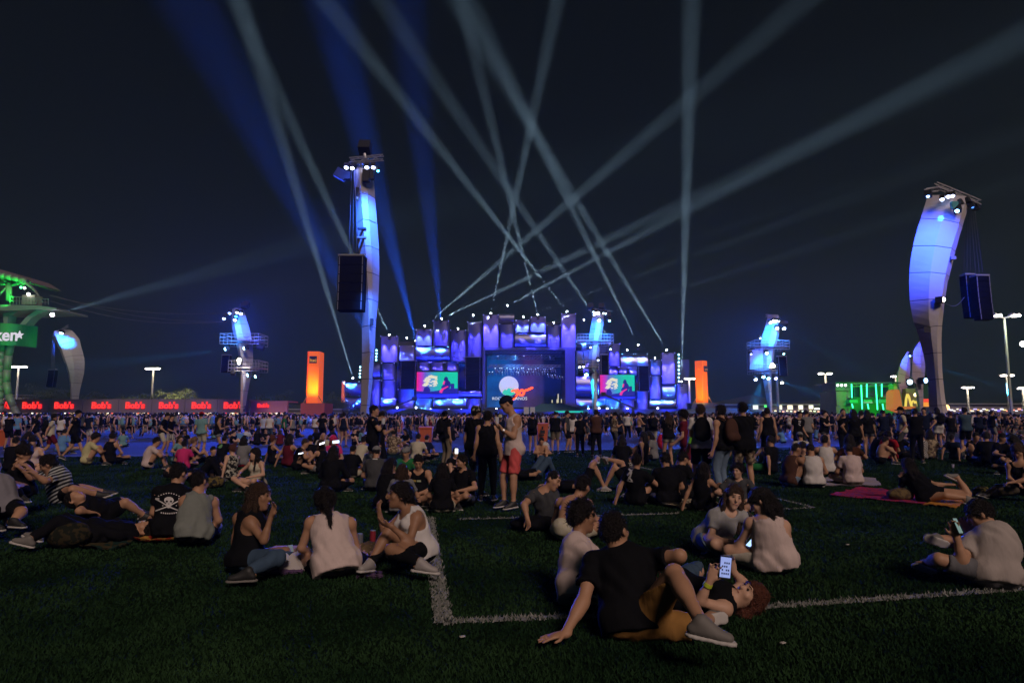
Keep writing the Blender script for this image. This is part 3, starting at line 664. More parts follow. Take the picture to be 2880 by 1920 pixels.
# left wing
hpan(960, 1072, 1015, 1113, lights='C', e=E_); hpan(966, 1117, 1015, 1150, 1, lights='F', e=E_); pbox('end_panel', 960, 1070, 967, 1160, SD - .3, 1.2, mat('end_panel_orange', (.5, .10, .03), .6, emit=(1, .16, .03), estr=.35), stage)
vpan(1044, 1067, 1068, 1150, lights='V', e=E_ * .3); hpan(1049, 1018, 1069, 1066, 1); vpan(1070, 945, 1119, 1018, lights='V', flat=True, m=metal2, e=E_)
vpan(1073, 1020, 1112, 1067, .5, e=E_ * .4); vpan(1073, 1069, 1112, 1118, .5, e=E_ * .4); hpan(1070, 1119, 1113, 1150, lights='C', e=E_)
vpan(1121, 971, 1166, 1014, 1, 'X', metal2, True, E_); vpan(1119, 1093, 1166, 1152, 1, e=E_ * .5); vpan(1168, 925, 1215, 972, .5, 'X', metal2, True, E_)
vpan(1217, 902, 1264, 972, e=E_); hpan(1168, 974, 1265, 1015, lights='C', e=E_)
for k in range(3): vpan(1171 + k * 40, 1018, 1210 + k * 40, 1043, 1, 'V', e=E_ * .35)
vpan(1266, 928, 1312, 1016, e=E_); vpan(1314, 905, 1355, 1003, e=E_); hpan(1277, 1098, 1355, 1118, 1); vpan(1312, 1120, 1357, 1156, e=E_ * .3)
vpan(1167, 1120, 1215, 1155, .5, 'F', e=E_); hpan(1217, 1120, 1311, 1155, lights='C', e=E_)
# crown over the opening
vpan(1358, 885, 1403, 980, e=E_, flat=True, m=metal2); hpan(1404, 881, 1447, 910, 1); vpan(1404, 911, 1447, 980, .4, e=E_); vpan(1448, 899, 1490, 934, 1, 'X', metal2, True, E_)
vpan(1491, 890, 1536, 934, 0, 'X', metal2, True, E_); hpan(1448, 935, 1536, 980, lights='', e=E_); put_lights(*wr(1448, 935, 1536, 980, SD), SD, 'V', E_)
vpan(1537, 914, 1577, 982, e=E_); vpan(1578, 882, 1620, 985, e=E_, flat=True, m=metal2)
# between the opening and the right screen
hpan(1622, 950, 1665, 1000, 2, 'C', e=E_); vpan(1622, 1000, 1662, 1052, 2, 'V', e=E_); hpan(1621, 1056, 1703, 1108, 1.5); hpan(1621, 1120, 1703, 1150, 1, 'F', e=E_)
# right wing
vpan(1712, 966, 1744, 1029, e=E_); hpan(1746, 995, 1823, 1050, 1, 'C', e=E_)
for k in range(3): vpan(1712 + k * 28, 1031, 1739 + k * 28, 1052, 1, 'V', e=E_ * .35)
vpan(1827, 1012, 1860, 1054, e=E_ * .7); vpan(1827, 1056, 1860, 1121, .5, e=E_ * .5); vpan(1862, 992, 1898, 1078, e=E_, m=metal2, flat=True); hpan(1863, 1080, 1900, 1121, 1, 'F', e=E_)
vpan(1903, 1079, 1938, 1150, e=E_ * .6); vpan(1789, 1099, 1824, 1150, .5, 'V', e=E_ * .3); vpan(1704, 1122, 1745, 1153, .5, 'F', e=E_); vpan(1747, 1122, 1786, 1153, .5, 'V', e=E_ * .3); hpan(1826, 1123, 1901, 1150, 1, 'C', e=E_)
# dark frame behind everything
for r_ in ((1016, 1030, 1120, 1152), (1120, 960, 1357, 1152), (1619, 960, 1712, 1152), (1712, 1010, 1940, 1150), (1357, 905, 1619, 980)):
    pbox('back_frame', *r_, SD + 4, 5, darkblue, stage)
# opening: side walls, floor, ceiling, backdrop
X0, X1, Z0, Z1 = wr(1357, 984, 1618, 1147, SD)
MB().box((X0 + .3, SD + 9, (Z0 + Z1) / 2), (.6, 18, Z1 - Z0)).build('side_wall', darkblue, stage); MB().box((X1 - 1.2, SD + 9, (Z0 + Z1) / 2), (2.4, 18, Z1 - Z0)).build('side_wall', darkblue, stage)
MB().box(((X0 + X1) / 2, SD + 9, Z0 / 2), (X1 - X0, 19, Z0)).build('stage_floor', mat('stage_floor_black', (.02, .02, .025), .4), stage)
MB().box(((X0 + X1) / 2, SD + 9, Z1 + .3), (X1 - X0, 18, .6)).build('stage_roof', darkblue, stage)
def led_backdrop():
    D = SD + 15; a = at(1352, 1145, D); b = at(1625, 985, D)
    m = mat('led_backdrop', (.01, .01, .02), .5); t = m.node_tree; bs = t.nodes['Principled BSDF']; tc = t.nodes.new('ShaderNodeTexCoord')
    sx = t.nodes.new('ShaderNodeSeparateXYZ'); rp = t.nodes.new('ShaderNodeValToRGB'); mr = t.nodes.new('ShaderNodeMapRange')
    t.links.new(tc.outputs['Object'], sx.inputs[0]); w_ = b.x - a.x
    mr.inputs['From Min'].default_value = 0; mr.inputs['From Max'].default_value = w_
    c = rp.color_ramp; c.elements[0].position = 0; c.elements[0].color = (.008, .09, .36, 1); c.elements[1].position = .62; c.elements[1].color = (.05, .035, .12, 1)
    for ps, cl in ((.25, (.006, .11, .42, 1)), (.40, (.04, .03, .22, 1)), (.48, (.09, .03, .13, 1)), (.66, (.002, .006, .02, 1)), (1.0, (.001, .006, .03, 1))):
        k = c.elements.new(ps); k.color = cl
    n = t.nodes.new('ShaderNodeTexNoise'); n.inputs['Scale'].default_value = .35; n.inputs['Detail'].default_value = 4; mu = t.nodes.new('ShaderNodeMath'); mu.operation = 'MULTIPLY'; mu.inputs[1].default_value = 1.3
    wv = t.nodes.new('ShaderNodeTexWave'); wv.bands_direction = 'Z'; wv.inputs['Scale'].default_value = 1.2; m2 = t.nodes.new('ShaderNodeMath'); m2.operation = 'MULTIPLY_ADD'; m2.inputs[1].default_value = .25; m2.inputs[2].default_value = .8
    t.links.new(tc.outputs['Object'], n.inputs['Vector']); t.links.new(tc.outputs['Object'], wv.inputs['Vector']); t.links.new(wv.outputs['Fac'], m2.inputs[0]); t.links.new(n.outputs['Fac'], mu.inputs[0])
    m3 = t.nodes.new('ShaderNodeMath'); m3.operation = 'MULTIPLY'; t.links.new(mu.outputs[0], m3.inputs[0]); t.links.new(m2.outputs[0], m3.inputs[1])
    t.links.new(sx.outputs['X'], mr.inputs['Value']); t.links.new(mr.outputs[0], rp.inputs['Fac']); t.links.new(rp.outputs['Color'], bs.inputs['Emission Color'])
    t.links.new(m3.outputs[0], bs.inputs['Emission Strength'])
    me = mesh('led_backdrop', [Vector((0, 0, 0)), Vector((w_, 0, 0)), Vector((w_, 0, b.z - a.z)), Vector((0, 0, b.z - a.z)), Vector((0, .3, 0)), Vector((w_, .3, 0)), Vector((w_, .3, b.z - a.z)), Vector((0, .3, b.z - a.z))],
              [[0, 1, 2, 3], [7, 6, 5, 4], [0, 4, 5, 1], [1, 5, 6, 2], [2, 6, 7, 3], [3, 7, 4, 0]]); me.materials.append(m)
    o = link(bpy.data.objects.new('led_backdrop', me), stage); o.location = Vector((a.x, D, a.z)) - stage.location
    # logo on the backdrop: pale disc, teal patch, red 30, white words
    d = D - .12; c0 = at(1431, 1085, d); r = 27.5 / FPX * D
    disc = [c0 + Vector((math.cos(i / 40 * 2 * math.pi) * r, 0, math.sin(i / 40 * 2 * math.pi) * r)) for i in range(40)]
    MB().prism(disc[::-1], (0, .06, 0)).build('logo_disc', mat('moon_glow', (.3, .3, .3), .6, emit=(.62, .60, .50), estr=.85), o.parent)
    tp = [(1412, 1104), (1420, 1094), (1424, 1097), (1430, 1091), (1437, 1093), (1444, 1092), (1452, 1098), (1454, 1102), (1447, 1107), (1440, 1112), (1428, 1112), (1418, 1109)]
    MB().prism([at(x, y, d - .1) for x, y in tp], (0, .05, 0)).build('logo_patch', glow('teal_led', (.05, .75, .5), .8), stage)
    red = glow('neon_red', (1, .08, .015), 2.4)
    def stroke(pts, wpx):
        mb = MB()
        for (x0, y0), (x1, y1) in zip(pts[:-1], pts[1:]): mb.tube(at(x0, y0, d - .3), at(x1, y1, d - .3), wpx / FPX * D)
        for x, y in pts: mb.sphere(at(x, y, d - .3), wpx / FPX * D, 8, 6)
        return mb
    stroke([(1440, 1099), (1448, 1097), (1457, 1096), (1450, 1102), (1458, 1104), (1455, 1110), (1448, 1117), (1444, 1122)], 3.0).build('logo_numeral', red, stage)
    stroke([(1466, 1097), (1460, 1104), (1462, 1110), (1469, 1111), (1474, 1106), (1472, 1099), (1467, 1096), (1474, 1099), (1484, 1096), (1497, 1090)], 3.0).build('logo_numeral', red, stage)
    wt = glow('white_led', (.8, .85, .95), 1.0)
    text_obj('logo_words', 'ROCK IN RIO', 1.05, wt, at(1418, 1120.5, d - .2), stage); text_obj('logo_words', 'ANOS', 1.15, wt, at(1466, 1120.5, d - .2), stage)
led_backdrop()
# trusses with hanging lamps inside the opening
for k, (yy, dd, x0, x1) in enumerate(((992, 1.5, 1362, 1580), (1002, 4, 1372, 1600), (1010, 7, 1380, 1560), (1030, 3, 1375, 1600), (1036, 9, 1360, 1560))):
    a, b = at(x0, yy, SD + dd), at(x1, yy + 1, SD + dd); mb = MB(); mb.tube(a, b, .07, n=5); mb.tube(a + Vector((0, .5, .45)), b + Vector((0, .5, .45)), .07, n=5)
    st = max(2, int((b.x - a.x) / .9))
    for i in range(st):
        p = a.lerp(b, i / st); mb.tube(p, p + Vector(((b.x - a.x) / st, .5, .45)), .035, n=4)
    mb.build('lighting_truss', truss_m, stage)
for yy, x0, x1, n_, dd, tilt in ((1037, 1392, 1568, 26, 2.5, .5), (1046, 1362, 1540, 22, 8, .4), (1001, 1400, 1570, 7, 3, .1), (1050, 1540, 1600, 9, 5, .9)):
    for i in range(n_):
        p = at(x0 + (x1 - x0) * i / n_ + RNG.uniform(-1.5, 1.5), yy + RNG.uniform(-1.5, 2.5) + tilt * 6 * (yy == 1050) * i / 3, SD + dd)
        f = MB().tube(p, p + Vector((.3 * tilt, -.35, -.75)), .17, .14, 6).build('stage_lamp', mat('lamp_can', (.25, .26, .3), .35, metal=.7), stage)
        if i % 3 != 1: lens(p + Vector((0, -.02, .05)), .07 + .05 * RNG.random(), (.7, .85, 1), 5, f, 'lamp_glow')
for x, y0, y1 in ((1570, 1107, 1132), (1567, 1122, 1133), (1579, 1122, 1132), (1553, 1124, 1132)):
    pbox('stage_lamp', x - 1.2, y0, x + 1.2, y1, SD + 6, .3, glow('warm_lamp', (1, .9, .5), .7), stage, 0)
# pa columns beside the opening and on the wings
def array_stack(x0, y0, x1, y1, D, n, label, ropes=None, parent=None, bend=.35):
    X0, X1, Z0, Z1 = wr(x0, y0, x1, y1, D); cx = (X0 + X1) / 2; root = empty('line_array', (cx, D, Z0)); tag(root, label, 'speaker array', 'hanging speaker arrays')
    hh = (Z1 - Z0) / n; dp = min(1.3, max(.8, (X1 - X0) * .6))
    for i in range(n):
        z = Z1 - hh * (i + .5); y = D - bend * (i / n) ** 2 * 1.0
        b = MB().box((cx, y, z), (X1 - X0, dp, hh * .96), Matrix.Rotation(R(-2.0 * i * bend), 3, 'X')).build('speaker_cabinet', mat('speaker_black', (.005, .005, .006), .9, spec=.05, noise=.3, nscale=4), root)
        MB().box((cx, y - dp / 2 - .012, z), ((X1 - X0) * .86, .03, hh * .80), Matrix.Rotation(R(-2.0 * i * bend), 3, 'X')).build('grille', mat('grille', (.006, .006, .007), .95, spec=.03, bump=.6, bscale=40), b)
        for q in (-1, 1): MB().box((cx + q * (X1 - X0) * .455, y - dp / 2 - .02, z), (.05, .04, hh * .90)).build('bracket', truss_m, b)
    MB().box((cx, D, Z1 + .10), ((X1 - X0) * 1.04, dp, .12)).build('flying_frame', truss_m, root)
    if ropes is not None:
        mb = MB()
        for q in (-.3, 0, .3): mb.tube((cx + q, D, Z1 + .15), Vector(ropes) + Vector((q * .5, 0, 0)), .025, n=4)
        mb.build('hoist_chain', mat('chain_steel', (.12, .12, .13), .5, metal=.6), root)
    return root
def up_(x, y, D, y2): return at(x, y2, D)
array_stack(1127, 1015, 1171, 1093, SD - 2.5, 8, 'dark speaker array left of the left stage screen', at(1149, 985, SD - 2.5))
array_stack(1308, 1005, 1352, 1095, SD - 2.5, 9, 'dark speaker array between the left screen and the stage opening', at(1330, 985, SD - 2.5))
array_stack(1794, 1029, 1825, 1098, SD - 2.5, 8, 'dark speaker array right of the right stage screen', at(1810, 1010, SD - 2.5))
# big screens: flat pictures of a guitarist before a bright backdrop
def screen(x0, y0, x1, y1, label):
    D = SD - 1.2; X0, X1, Z0, Z1 = wr(x0, y0, x1, y1, D); W, Hh = X1 - X0, Z1 - Z0
    root = empty('video_screen', (X0, D, Z0)); tag(root, label, 'screen')
    MB().box((X0 + W / 2, D + .35, Z0 + Hh / 2), (W + .4, .6, Hh + .4)).build('screen_frame', blackm, root)
    m = MATS.get('screen_picture')
    if not m:
        m = mat('screen_picture', (.01, .01, .01), .4); t = m.node_tree; bs = t.nodes['Principled BSDF']; tc = t.nodes.new('ShaderNodeTexCoord'); sx = t.nodes.new('ShaderNodeSeparateXYZ'); rp = t.nodes.new('ShaderNodeValToRGB')
        mr = t.nodes.new('ShaderNodeMapRange'); mr.inputs['From Max'].default_value = 10.0
        c = rp.color_ramp; c.elements[0].position = 0; c.elements[0].color = (.8, .01, .18, 1); c.elements[1].position = 1; c.elements[1].color = (.0, .62, .32, 1)
        for ps, cl in ((.10, (.55, .02, .45, 1)), (.2, (.12, .10, .55, 1)), (.42, (.02, .38, .42, 1)), (.6, (.0, .55, .30, 1))): k = c.elements.new(ps); k.color = cl
        t.links.new(tc.outputs['Object'], sx.inputs[0]); t.links.new(sx.outputs['X'], mr.inputs['Value']); t.links.new(mr.outputs[0], rp.inputs['Fac'])
        t.links.new(rp.outputs['Color'], bs.inputs['Emission Color']); bs.inputs['Emission Strength'].default_value = 1.0
    me = mesh('picture', [Vector((0, 0, 0)), Vector((W, 0, 0)), Vector((W, 0, Hh)), Vector((0, 0, Hh))], [[0, 1, 2, 3]]); me.materials.append(m); link(bpy.data.objects.new('picture', me), root)
    def sub(name, pts, mm, k): MB().prism([Vector((X0 + u * W, D - .02 - k * .02, Z0 + v * Hh)) for u, v in pts], (0, .01, 0)).build(name, mm, root)
    wt = glow('screen_white', (.9, .85, .6), .85); dk = mat('screen_dark', (.004, .004, .02), .5, emit=(.01, .005, .12), estr=.8); mg = glow('screen_magenta', (.85, .02, .12), .9)
    rr = random.Random(3)
    for i in range(26):
        cx = .10 + rr.random() * .42; cy = .36 + rr.random() * .48 - abs(cx - .3) * .35; r = .025 + rr.random() * .055; ph = rr.random() * 6
        sub('picture_patch', [(cx + math.cos(a * 1.0472 + ph) * r * (.5 + rr.random()), cy + math.sin(a * 1.0472 + ph) * r * 1.1 * (.4 + rr.random())) for a in range(6)], wt, 1)
    sub('picture_figure', [(.16, .06), (.22, .0), (.30, .0), (.34, .12), (.31, .26), (.25, .34), (.19, .26)], dk, 2)
    sub('picture_figure', [(.0, .0), (1, .0), (1, .22), (.92, .22), (.92, .45), (.84, .45), (.83, .22), (.74, .18), (.60, .16), (.52, .12), (.3, .06), (0, .10)], dk, 3)
    sub('picture_figure', [(.62, .14), (.60, .3), (.66, .42), (.68, .56), (.66, .66), (.69, .76), (.73, .78), (.76, .72), (.77, .62), (.82, .52), (.84, .38), (.80, .2)], dk, 4)
    sub('picture_figure', [(.56, .02), (.62, .0), (.66, .16), (.78, .30), (.76, .34), (.62, .22), (.56, .10)], mg, 5); sub('picture_figure', [(.63, .42), (.68, .40), (.70, .56), (.66, .58)], mg, 5)
    # lamp so the screen lights the air and people before it is its own emission
    return root
screen(1172, 1046, 1287, 1105, 'left stage video screen showing a guitarist on teal and magenta'); screen(1688, 1054, 1785, 1112, 'right stage video screen showing a guitarist on teal and magenta')
pbox('screen_base', 1172, 1106, 1290, 1118, SD - 1, 1, mat('blue_sheet', (.04, .05, .3), .5), stage); pbox('screen_base', 1688, 1113, 1787, 1121, SD - 1, 1, MATS['blue_sheet'], stage)
# strings of cyan blinders
for (x, y0, y1, n_) in ((1909, 997, 1072, 8), (1013, 1032, 1060, 4), (1059, 985, 1012, 4)):
    for i in range(n_):
        p = at(x + (i % 2) * .5 - (2 if x < 1100 else 0) * (i / n_), y0 + (y1 - y0) * i / (n_ - 1), SD - 1)
        b = MB().box(p + Vector((0, .3, 0)), (.5, .4, .5)).build('blinder', blackm, stage); lens(p, .20, (.35, .85, 1), 8, b)
for x, y in ((1117, 1146), (1170, 1146), (1211, 1151), (1262, 1152), (1297, 1152), (1685, 1148), (1708, 1149), (1655, 1150), (1764, 1149), (1850, 1148), (1518, 1148), (1396, 1150)):
    p = at(x, y, SD - 3); b = MB().box(p + Vector((0, .35, 0)), (.5, .5, .5)).build('spotlight', blackm, stage); lens(p, .24, (.7, .8, 1), 7, b)
# floods that wash the whole front in blue
for x in (1010, 1110, 1210, 1310, 1440, 1560, 1680, 1790, 1890):
    a = at(x, 1165, SD - 14); a.z = 1.5; spot('stage_wash', a, at(x, 1040, SD), 20000, 75, (.015, .03, 1.0), soft=.6)
spot('inner_wash', at(1440, 1000, SD + 1), at(1480, 1120, SD + 12), 4000, 90, (.05, .35, 1), soft=.5)
# low apron and tents before the stage
pbox('stage_apron', 1070, 1150, 1940, 1166, SD - 6, 5, mat('apron_dark', (.02, .03, .05), .5), stage, 0)
def tent(x0, x1, yt, yb, D, label, m, h2=1.0):
    X0, X1 = at(x0, yb, D).x, at(x1, yb, D).x; Zt, Zb = at((x0 + x1) / 2, yt, D).z, at((x0 + x1) / 2, yb, D).z; cx = (X0 + X1) / 2; L = (X1 - X0) * .25
    r = empty('tent', (cx, D + 3, 0)); tag(r, label, 'tent'); mb = MB()
    A = [Vector((X0, D, Zb)), Vector((X1, D, Zb)), Vector((X1, D + 6, Zb)), Vector((X0, D + 6, Zb))]; P, Q = Vector((X0 + L, D + 3, Zt)), Vector((X1 - L * 1.6, D + 3, Zt))
    b = 0; mb.V = A + [P, Q] + [v - Vector((0, 0, .25)) for v in A]; mb.F = [[0, 1, 5, 4], [1, 2, 5], [2, 3, 4, 5], [3, 0, 4], [0, 6, 7, 1], [1, 7, 8, 2], [2, 8, 9, 3], [3, 9, 6, 0], [6, 9, 8, 7]]
    mb.build('tent_roof', m, r)
    for v in A: MB().tube((v.x * .995 + cx * .005, v.y, 0), (v.x * .995 + cx * .005, v.y, Zb - .26), .06, n=6).build('tent_pole', truss_m, r)
tent(1480, 1655, 1134, 1154, 128, 'dark teal tent roof before the stage opening', mat('tent_teal', (.05, .12, .17), .6)); tent(1112, 1225, 1148, 1160, 130, 'low dark tent before the left wing of the stage', mat('tent_dark', (.02, .035, .06), .6)); tent(1900, 2180, 1147, 1158, 125, 'long low blue-grey tent right of the stage', mat('tent_blue', (.10, .15, .24), .6))
pbox('tent_lamp', 1560, 1155, 1640, 1160, 127.5, .2, glow('teal_strip', (.02, .8, .6), .7), None); o = bpy.data.objects['tent_lamp']; o.name = 'light_strip'; tag(o, 'green and teal light strip under the dark teal tent', 'light')
for k, (x0, x1) in enumerate(((1473, 1488), (1491, 1505))):
    o = pbox('notice_board', x0, 1144, x1, 1164, 122, .2, mat('board_white', (.45, .45, .5), .7), None); tag(o, ['pale notice board left of its twin before the stage', 'pale notice board right of its twin before the stage'][k], 'board')
for k, (a, b) in enumerate((((1072, 1158), (1165, 1121)), ((1697, 1108), (1790, 1151)))):
    D = 140; A, B = at(*a, D), at(*b, D); r = empty('camera_crane', ((A.x if k == 0 else B.x), D, 0)); tag(r, ['dark camera crane reaching up to the right before the left stage wing', 'dark camera crane reaching up to the left before the right screen'][k], 'crane')
    MB().bar(A, B, .35, .35).build('crane_arm', blackm, r); pv = A.lerp(B, .12 if k == 0 else .9); MB().bar((pv.x, D, 0), pv, .5).build('crane_column', blackm, r); MB().box(B if k == 0 else A, (.9, .9, .8)).build('camera_head', blackm, r)

# ================================================================ SKY BEAMS: moving heads on the roof of the stage
def beam(px, py, tx, ty, e, deg=3.0, col=(.72, .86, 1.0), D=SD, D2=None, label=None, r=.24):
    p = at(px, py, D); q = at(tx, ty, D2 or D); d = (q - p).normalized(); base = p - d * .1
    root = empty('moving_head', p - Vector((0, 0, .9))); tag(root, label, 'beam light', 'beam lights sweeping the sky')
    MB().box(p - Vector((0, 0, .8)), (.6, .6, .3)).build('lamp_base', blackm, root)
    for s_ in (-1, 1): MB().bar(p + Vector((s_ * .3, 0, -.7)), p + Vector((s_ * .3, 0, .05)), .08, .2).build('yoke', blackm, root)
    hd_ = MB().tube(p - d * .45, p + d * .1, .2, .25, 10).build('lamp_head', blackm, root); lens(p + d * .12, r, (.85, .93, 1), 22, hd_)
    spot('beam', p + d * .45, q, e, deg, col, blend=1.0, soft=.12)
WB = 3.1e7
BEAMS = [
 (993, 1065, 784, 367, 1.2, 'white beam light on the far left wing of the stage, beam leaning left'), (1096, 944, 661, 0, 1.0, 'white beam light on the column just right of the tall left tower'),
 (1193, 918, 1837, 367, 1.0, 'white beam light on the blue panel, beam running far up to the right'), (1240, 897, 2400, 345, .8, 'white beam light right of it on the lamp-topped column, beam flatter'),
 (1380, 883, 1560, 40, 1.0, 'white beam light at the left corner of the stage crown, beam nearly upright'), (1425, 860, 2300, 400, .8, 'topmost white beam light above the stage opening'),
 (1329, 887, 2050, 640, .12, 'small beam light on the striped column left of the crown, faint beam'), (1513, 887, 1298, 0, .85, 'white beam light in the middle of the stage crown, beam leaning slightly left'),
 (1596, 878, 960, 60, 1.2, 'white beam light at the right end of the stage crown, beam leaning left'), (1720, 961, 1160, 130, .9, 'white beam light just right of the rigging tower before the stage'),
 (1796, 972, 1322, 0, 1.1, 'white beam light over the right screen, beam leaning left'), (1876, 986, 1400, 200, 1.1, 'white beam light on the tall column of the right wing, beam leaning left'),
 (1916, 1075, 1945, 0, 1.5, 'white beam light at the right end of the stage, beam straight up'), (1286, 925, 2300, 560, .12, 'small beam light beside the tall cladding panel, faint flat beam to the right'),
 (1142, 951, 1750, 800, .06, 'small beam light behind the left wing with a thin flat beam'), (1555, 908, 2330, 560, .35, 'small beam light right of the crown drum, flat beam to the right'),
 (1470, 892, 2250, 610, .30, 'small beam light left of the crown middle, flat beam to the right'), (1640, 900, 2450, 640, .25, 'small beam light left of the rigging tower, flat beam to the right'),
 (1762, 985, 2450, 780, .10, 'small beam light on the right wing roof edge, faint flat beam'), (1840, 1007, 2600, 850, .06, 'small beam light between the right array and the tall column')]
for b in BEAMS: beam(b[0], b[1], b[2], b[3], WB * b[4], 4.0 if b[4] > .5 else 2.6, label=b[5])
for i, (a, b, c, d, e, dg) in enumerate(((1170, 960, 950, 100, 1.4, 5.5), (1245, 940, 1150, 80, .9, 5), (1075, 1015, 690, 300, 1.0, 6))):
    beam(a, b, c, d, WB * e * .5, dg * 1.9, (.015, .12, 1.0), D=SD + 6, label=['blue beam light behind the left blue panel, beam leaning left', 'blue beam light behind the left roof line, beam nearly upright', 'blue beam light behind the tall left tower, beam leaning left'][i])
# ================================================================ CURVED TOWERS
sail = mat('tower_membrane', (.40, .37, .42), .6, noise=.14, nscale=.5, bump=.2, bscale=2)
edge_m = mat('tower_edge', (.48, .43, .43), .55, noise=.15, nscale=.8)
def tower(rows, D, label, nseg=9, th=1.3, ridge='l', m=None):
    """rows: (y, left, ridge, right) of the outline; a closed curved blade clad in bands"""
    ys = [r[0] for r in rows]
    def row(y): return [float(np.interp(y, ys, [r[k] for r in rows])) for k in (1, 2, 3)]
    yb = rows[-1][0]; p0 = at(rows[-1][2], yb, D); root = empty('curved_tower', (p0.x, D, 0)); tag(root, label, 'tower')
    seg_y = np.linspace(ys[0], yb, nseg + 1)
    def ring(y, shrink=0.0):
        l, r_, rt = row(y); s_ = (y - ys[0]) / (yb - ys[0]); T_ = th * (.45 + .55 * math.sin(math.pi * min(1, .15 + s_ * .8)))
        A, B, C = at(l, y, D), at(r_, y, D - T_), at(rt, y, D + (.5 if ridge == 'l' else -.5)); Bk = at((l + rt) / 2, y, D); Bk = Vector((Bk.x, D + T_ * .9, Bk.z))
        z = (A.z + C.z) / 2
        if ridge == 'l': mid = Vector(((B.x + C.x) / 2, (B.y + C.y) / 2 - .35 * T_, z))
        else: mid = Vector(((A.x + B.x) / 2, (A.y + B.y) / 2 - .35 * T_, z))
        P_ = [A, B, mid, C, Bk] if ridge == 'l' else [A, mid, B, C, Bk]
        P_ = [Vector((v.x, v.y, at((l + rt) / 2, y, D).z + (v.x - Bk.x) * tilt(y))) for v in P_]
        c = sum(P_, Vector()) / len(P_)
        return [c + (v - c) * (1 - shrink) for v in P_]
    def tilt(y):
        a = row(y - 3); b = row(y + 3); dx = ((b[0] + b[2]) - (a[0] + a[2])) / 2; s_ = 1 - (y - ys[0]) / (yb - ys[0])
        return max(-.6, min(.6, dx / 6 * .9)) * min(1, s_ * 1.6 + .0)
    for k in range(nseg):
        ya, yb2 = seg_y[k], seg_y[k + 1]; sub = 4; V = []; F = []
        for j in range(sub + 1):
            y = ya + (yb2 - ya) * j / sub; V += ring(y, .0)
        for j in range(sub):
            for i in range(5): F.append([j * 5 + i, (j + 1) * 5 + i, (j + 1) * 5 + (i + 1) % 5, j * 5 + (i + 1) % 5])
        F += [[0, 1, 2, 3, 4], [sub * 5 + i for i in range(5)][::-1]]
        dz = Vector((0, 0, .05)); off = root.location
        me = mesh('cladding_band', [v - off - (dz if i < 5 else Vector()) for i, v in enumerate(V)], F); me.materials.append(m or sail); me.materials.append(edge_m)
        ei = 0 if ridge == 'l' else 2
        for pi, p in enumerate(me.polygons):
            if pi < sub * 5 and pi % 5 == ei: p.material_index = 1
        link(bpy.data.objects.new('cladding_band', me), root)
    # last metres down to the ground
    if V[-3].z > .2:
        R_ = V[-5:]; me = MB(); me.prism([Vector((v.x, v.y, 0)) for v in R_], (0, 0, min(v.z for v in R_) + .02)); me.build('tower_foot', m or sail, root)
    mb = MB(); V = []; F = []
    for k in range(13): V += ring(ys[0] + (yb - ys[0]) * k / 12, .06)
    for j in range(12):
        for i in range(5): F.append([j * 5 + i, (j + 1) * 5 + i, (j + 1) * 5 + (i + 1) % 5, j * 5 + (i + 1) % 5])
    mb.V = V; mb.F = F; mb.build('inner_frame', darkblue, root)
    return root
def fixture(x, y, D, root, aim=(0, -.6, -1), col=(.5, .7, 1), st=14, r=.2, size=.45, name='floodlight'):
    p = at(x, y, D); a = Vector(aim).normalized(); f = MB().box(p - a * size * .4, (size, size, size), a.to_track_quat('Z', 'Y').to_matrix()).build(name, blackm, root)
    if st: lens(p, r, col, st, f)
    return p
def truss(a, b, root, w_=.45, n=None):
    a, b = Vector(a), Vector(b); mb = MB(); n = n or max(2, int((b - a).length / .7)); up = Vector((0, 0, w_)); bk = Vector((0, w_, 0))
    for o in (Vector(), up, bk, up + bk): mb.tube(a + o, b + o, .045, n=5)
    for i in range(n):
        p, q = a.lerp(b, i / n), a.lerp(b, (i + 1) / n); mb.tube(p, q + up, .03, n=4); mb.tube(p + up + bk, q + bk, .03, n=4); mb.tube(p, p + bk, .03, n=4)
    return mb.build('truss', truss_m, root)
D1 = 51.0
t1 = tower([(478, 994, 1010, 1049), (520, 997, 1013, 1053), (553, 999.5, 1016, 1055), (649, 1005, 1022, 1063), (700, 1009, 1027, 1066), (760, 1013, 1031, 1067), (841, 1017, 1036, 1064), (896, 1018, 1037, 1058), (1006, 1018, 1040, 1052), (1098, 1016, 1036, 1045), (1178, 1013, 1028, 1036), (1212, 1012, 1024, 1031)],
           D1, 'tall slender pale tower with blue lit top, left of the stage', 10, 1.0)
truss(at(982, 456, D1 - .5), at(1077, 447, D1 - .5), t1, .35); truss(at(1000, 478, D1), at(1036, 446, D1 + .5), t1, .35); fixture(1025, 425, D1, t1, st=0, size=.9)
MB().tube(at(1025, 432, D1), at(1030, 455, D1), .12).build('mast', truss_m, t1)
for x, y in ((974, 470), (991, 472), (1032, 470), (1050, 470)): fixture(x, y, D1 - .6, t1, (0, -.3, -1), (.55, .65, 1), 12, .17, .34)
fixture(1063, 480, D1 - .6, t1, (.4, -.3, -1), (.1, .7, 1), 10, .12, .3)
MB().box(at(960, 491, D1 - .4), (.9, .5, .75), Matrix.Rotation(.5, 3, 'Y')).build('floodlight', blackm, t1); MB().box(at(976, 495, D1 - .4), (.55, .5, .6)).build('floodlight', blackm, t1)
MB().box(at(1030, 495, D1 - .8), (.5, .5, .9)).build('floodlight', blackm, t1); MB().box(at(1047, 492, D1 - .6), (.3, .5, .75)).build('floodlight', blackm, t1)
spot('tower_flood', at(1043, 456, D1 - 5.0), at(1045, 640, D1), 34000, 50, (.02, .14, 1), blend=.9, soft=.3); spot('tower_flood', at(975, 470, D1 - 2.4), at(965, 500, D1), 900, 80, (.02, .1, 1), blend=.9)
spot('tower_flood', at(1062, 790, D1 - 5.0), at(1044, 900, D1), 6500, 50, (.03, .16, 1), blend=.9, soft=.3)
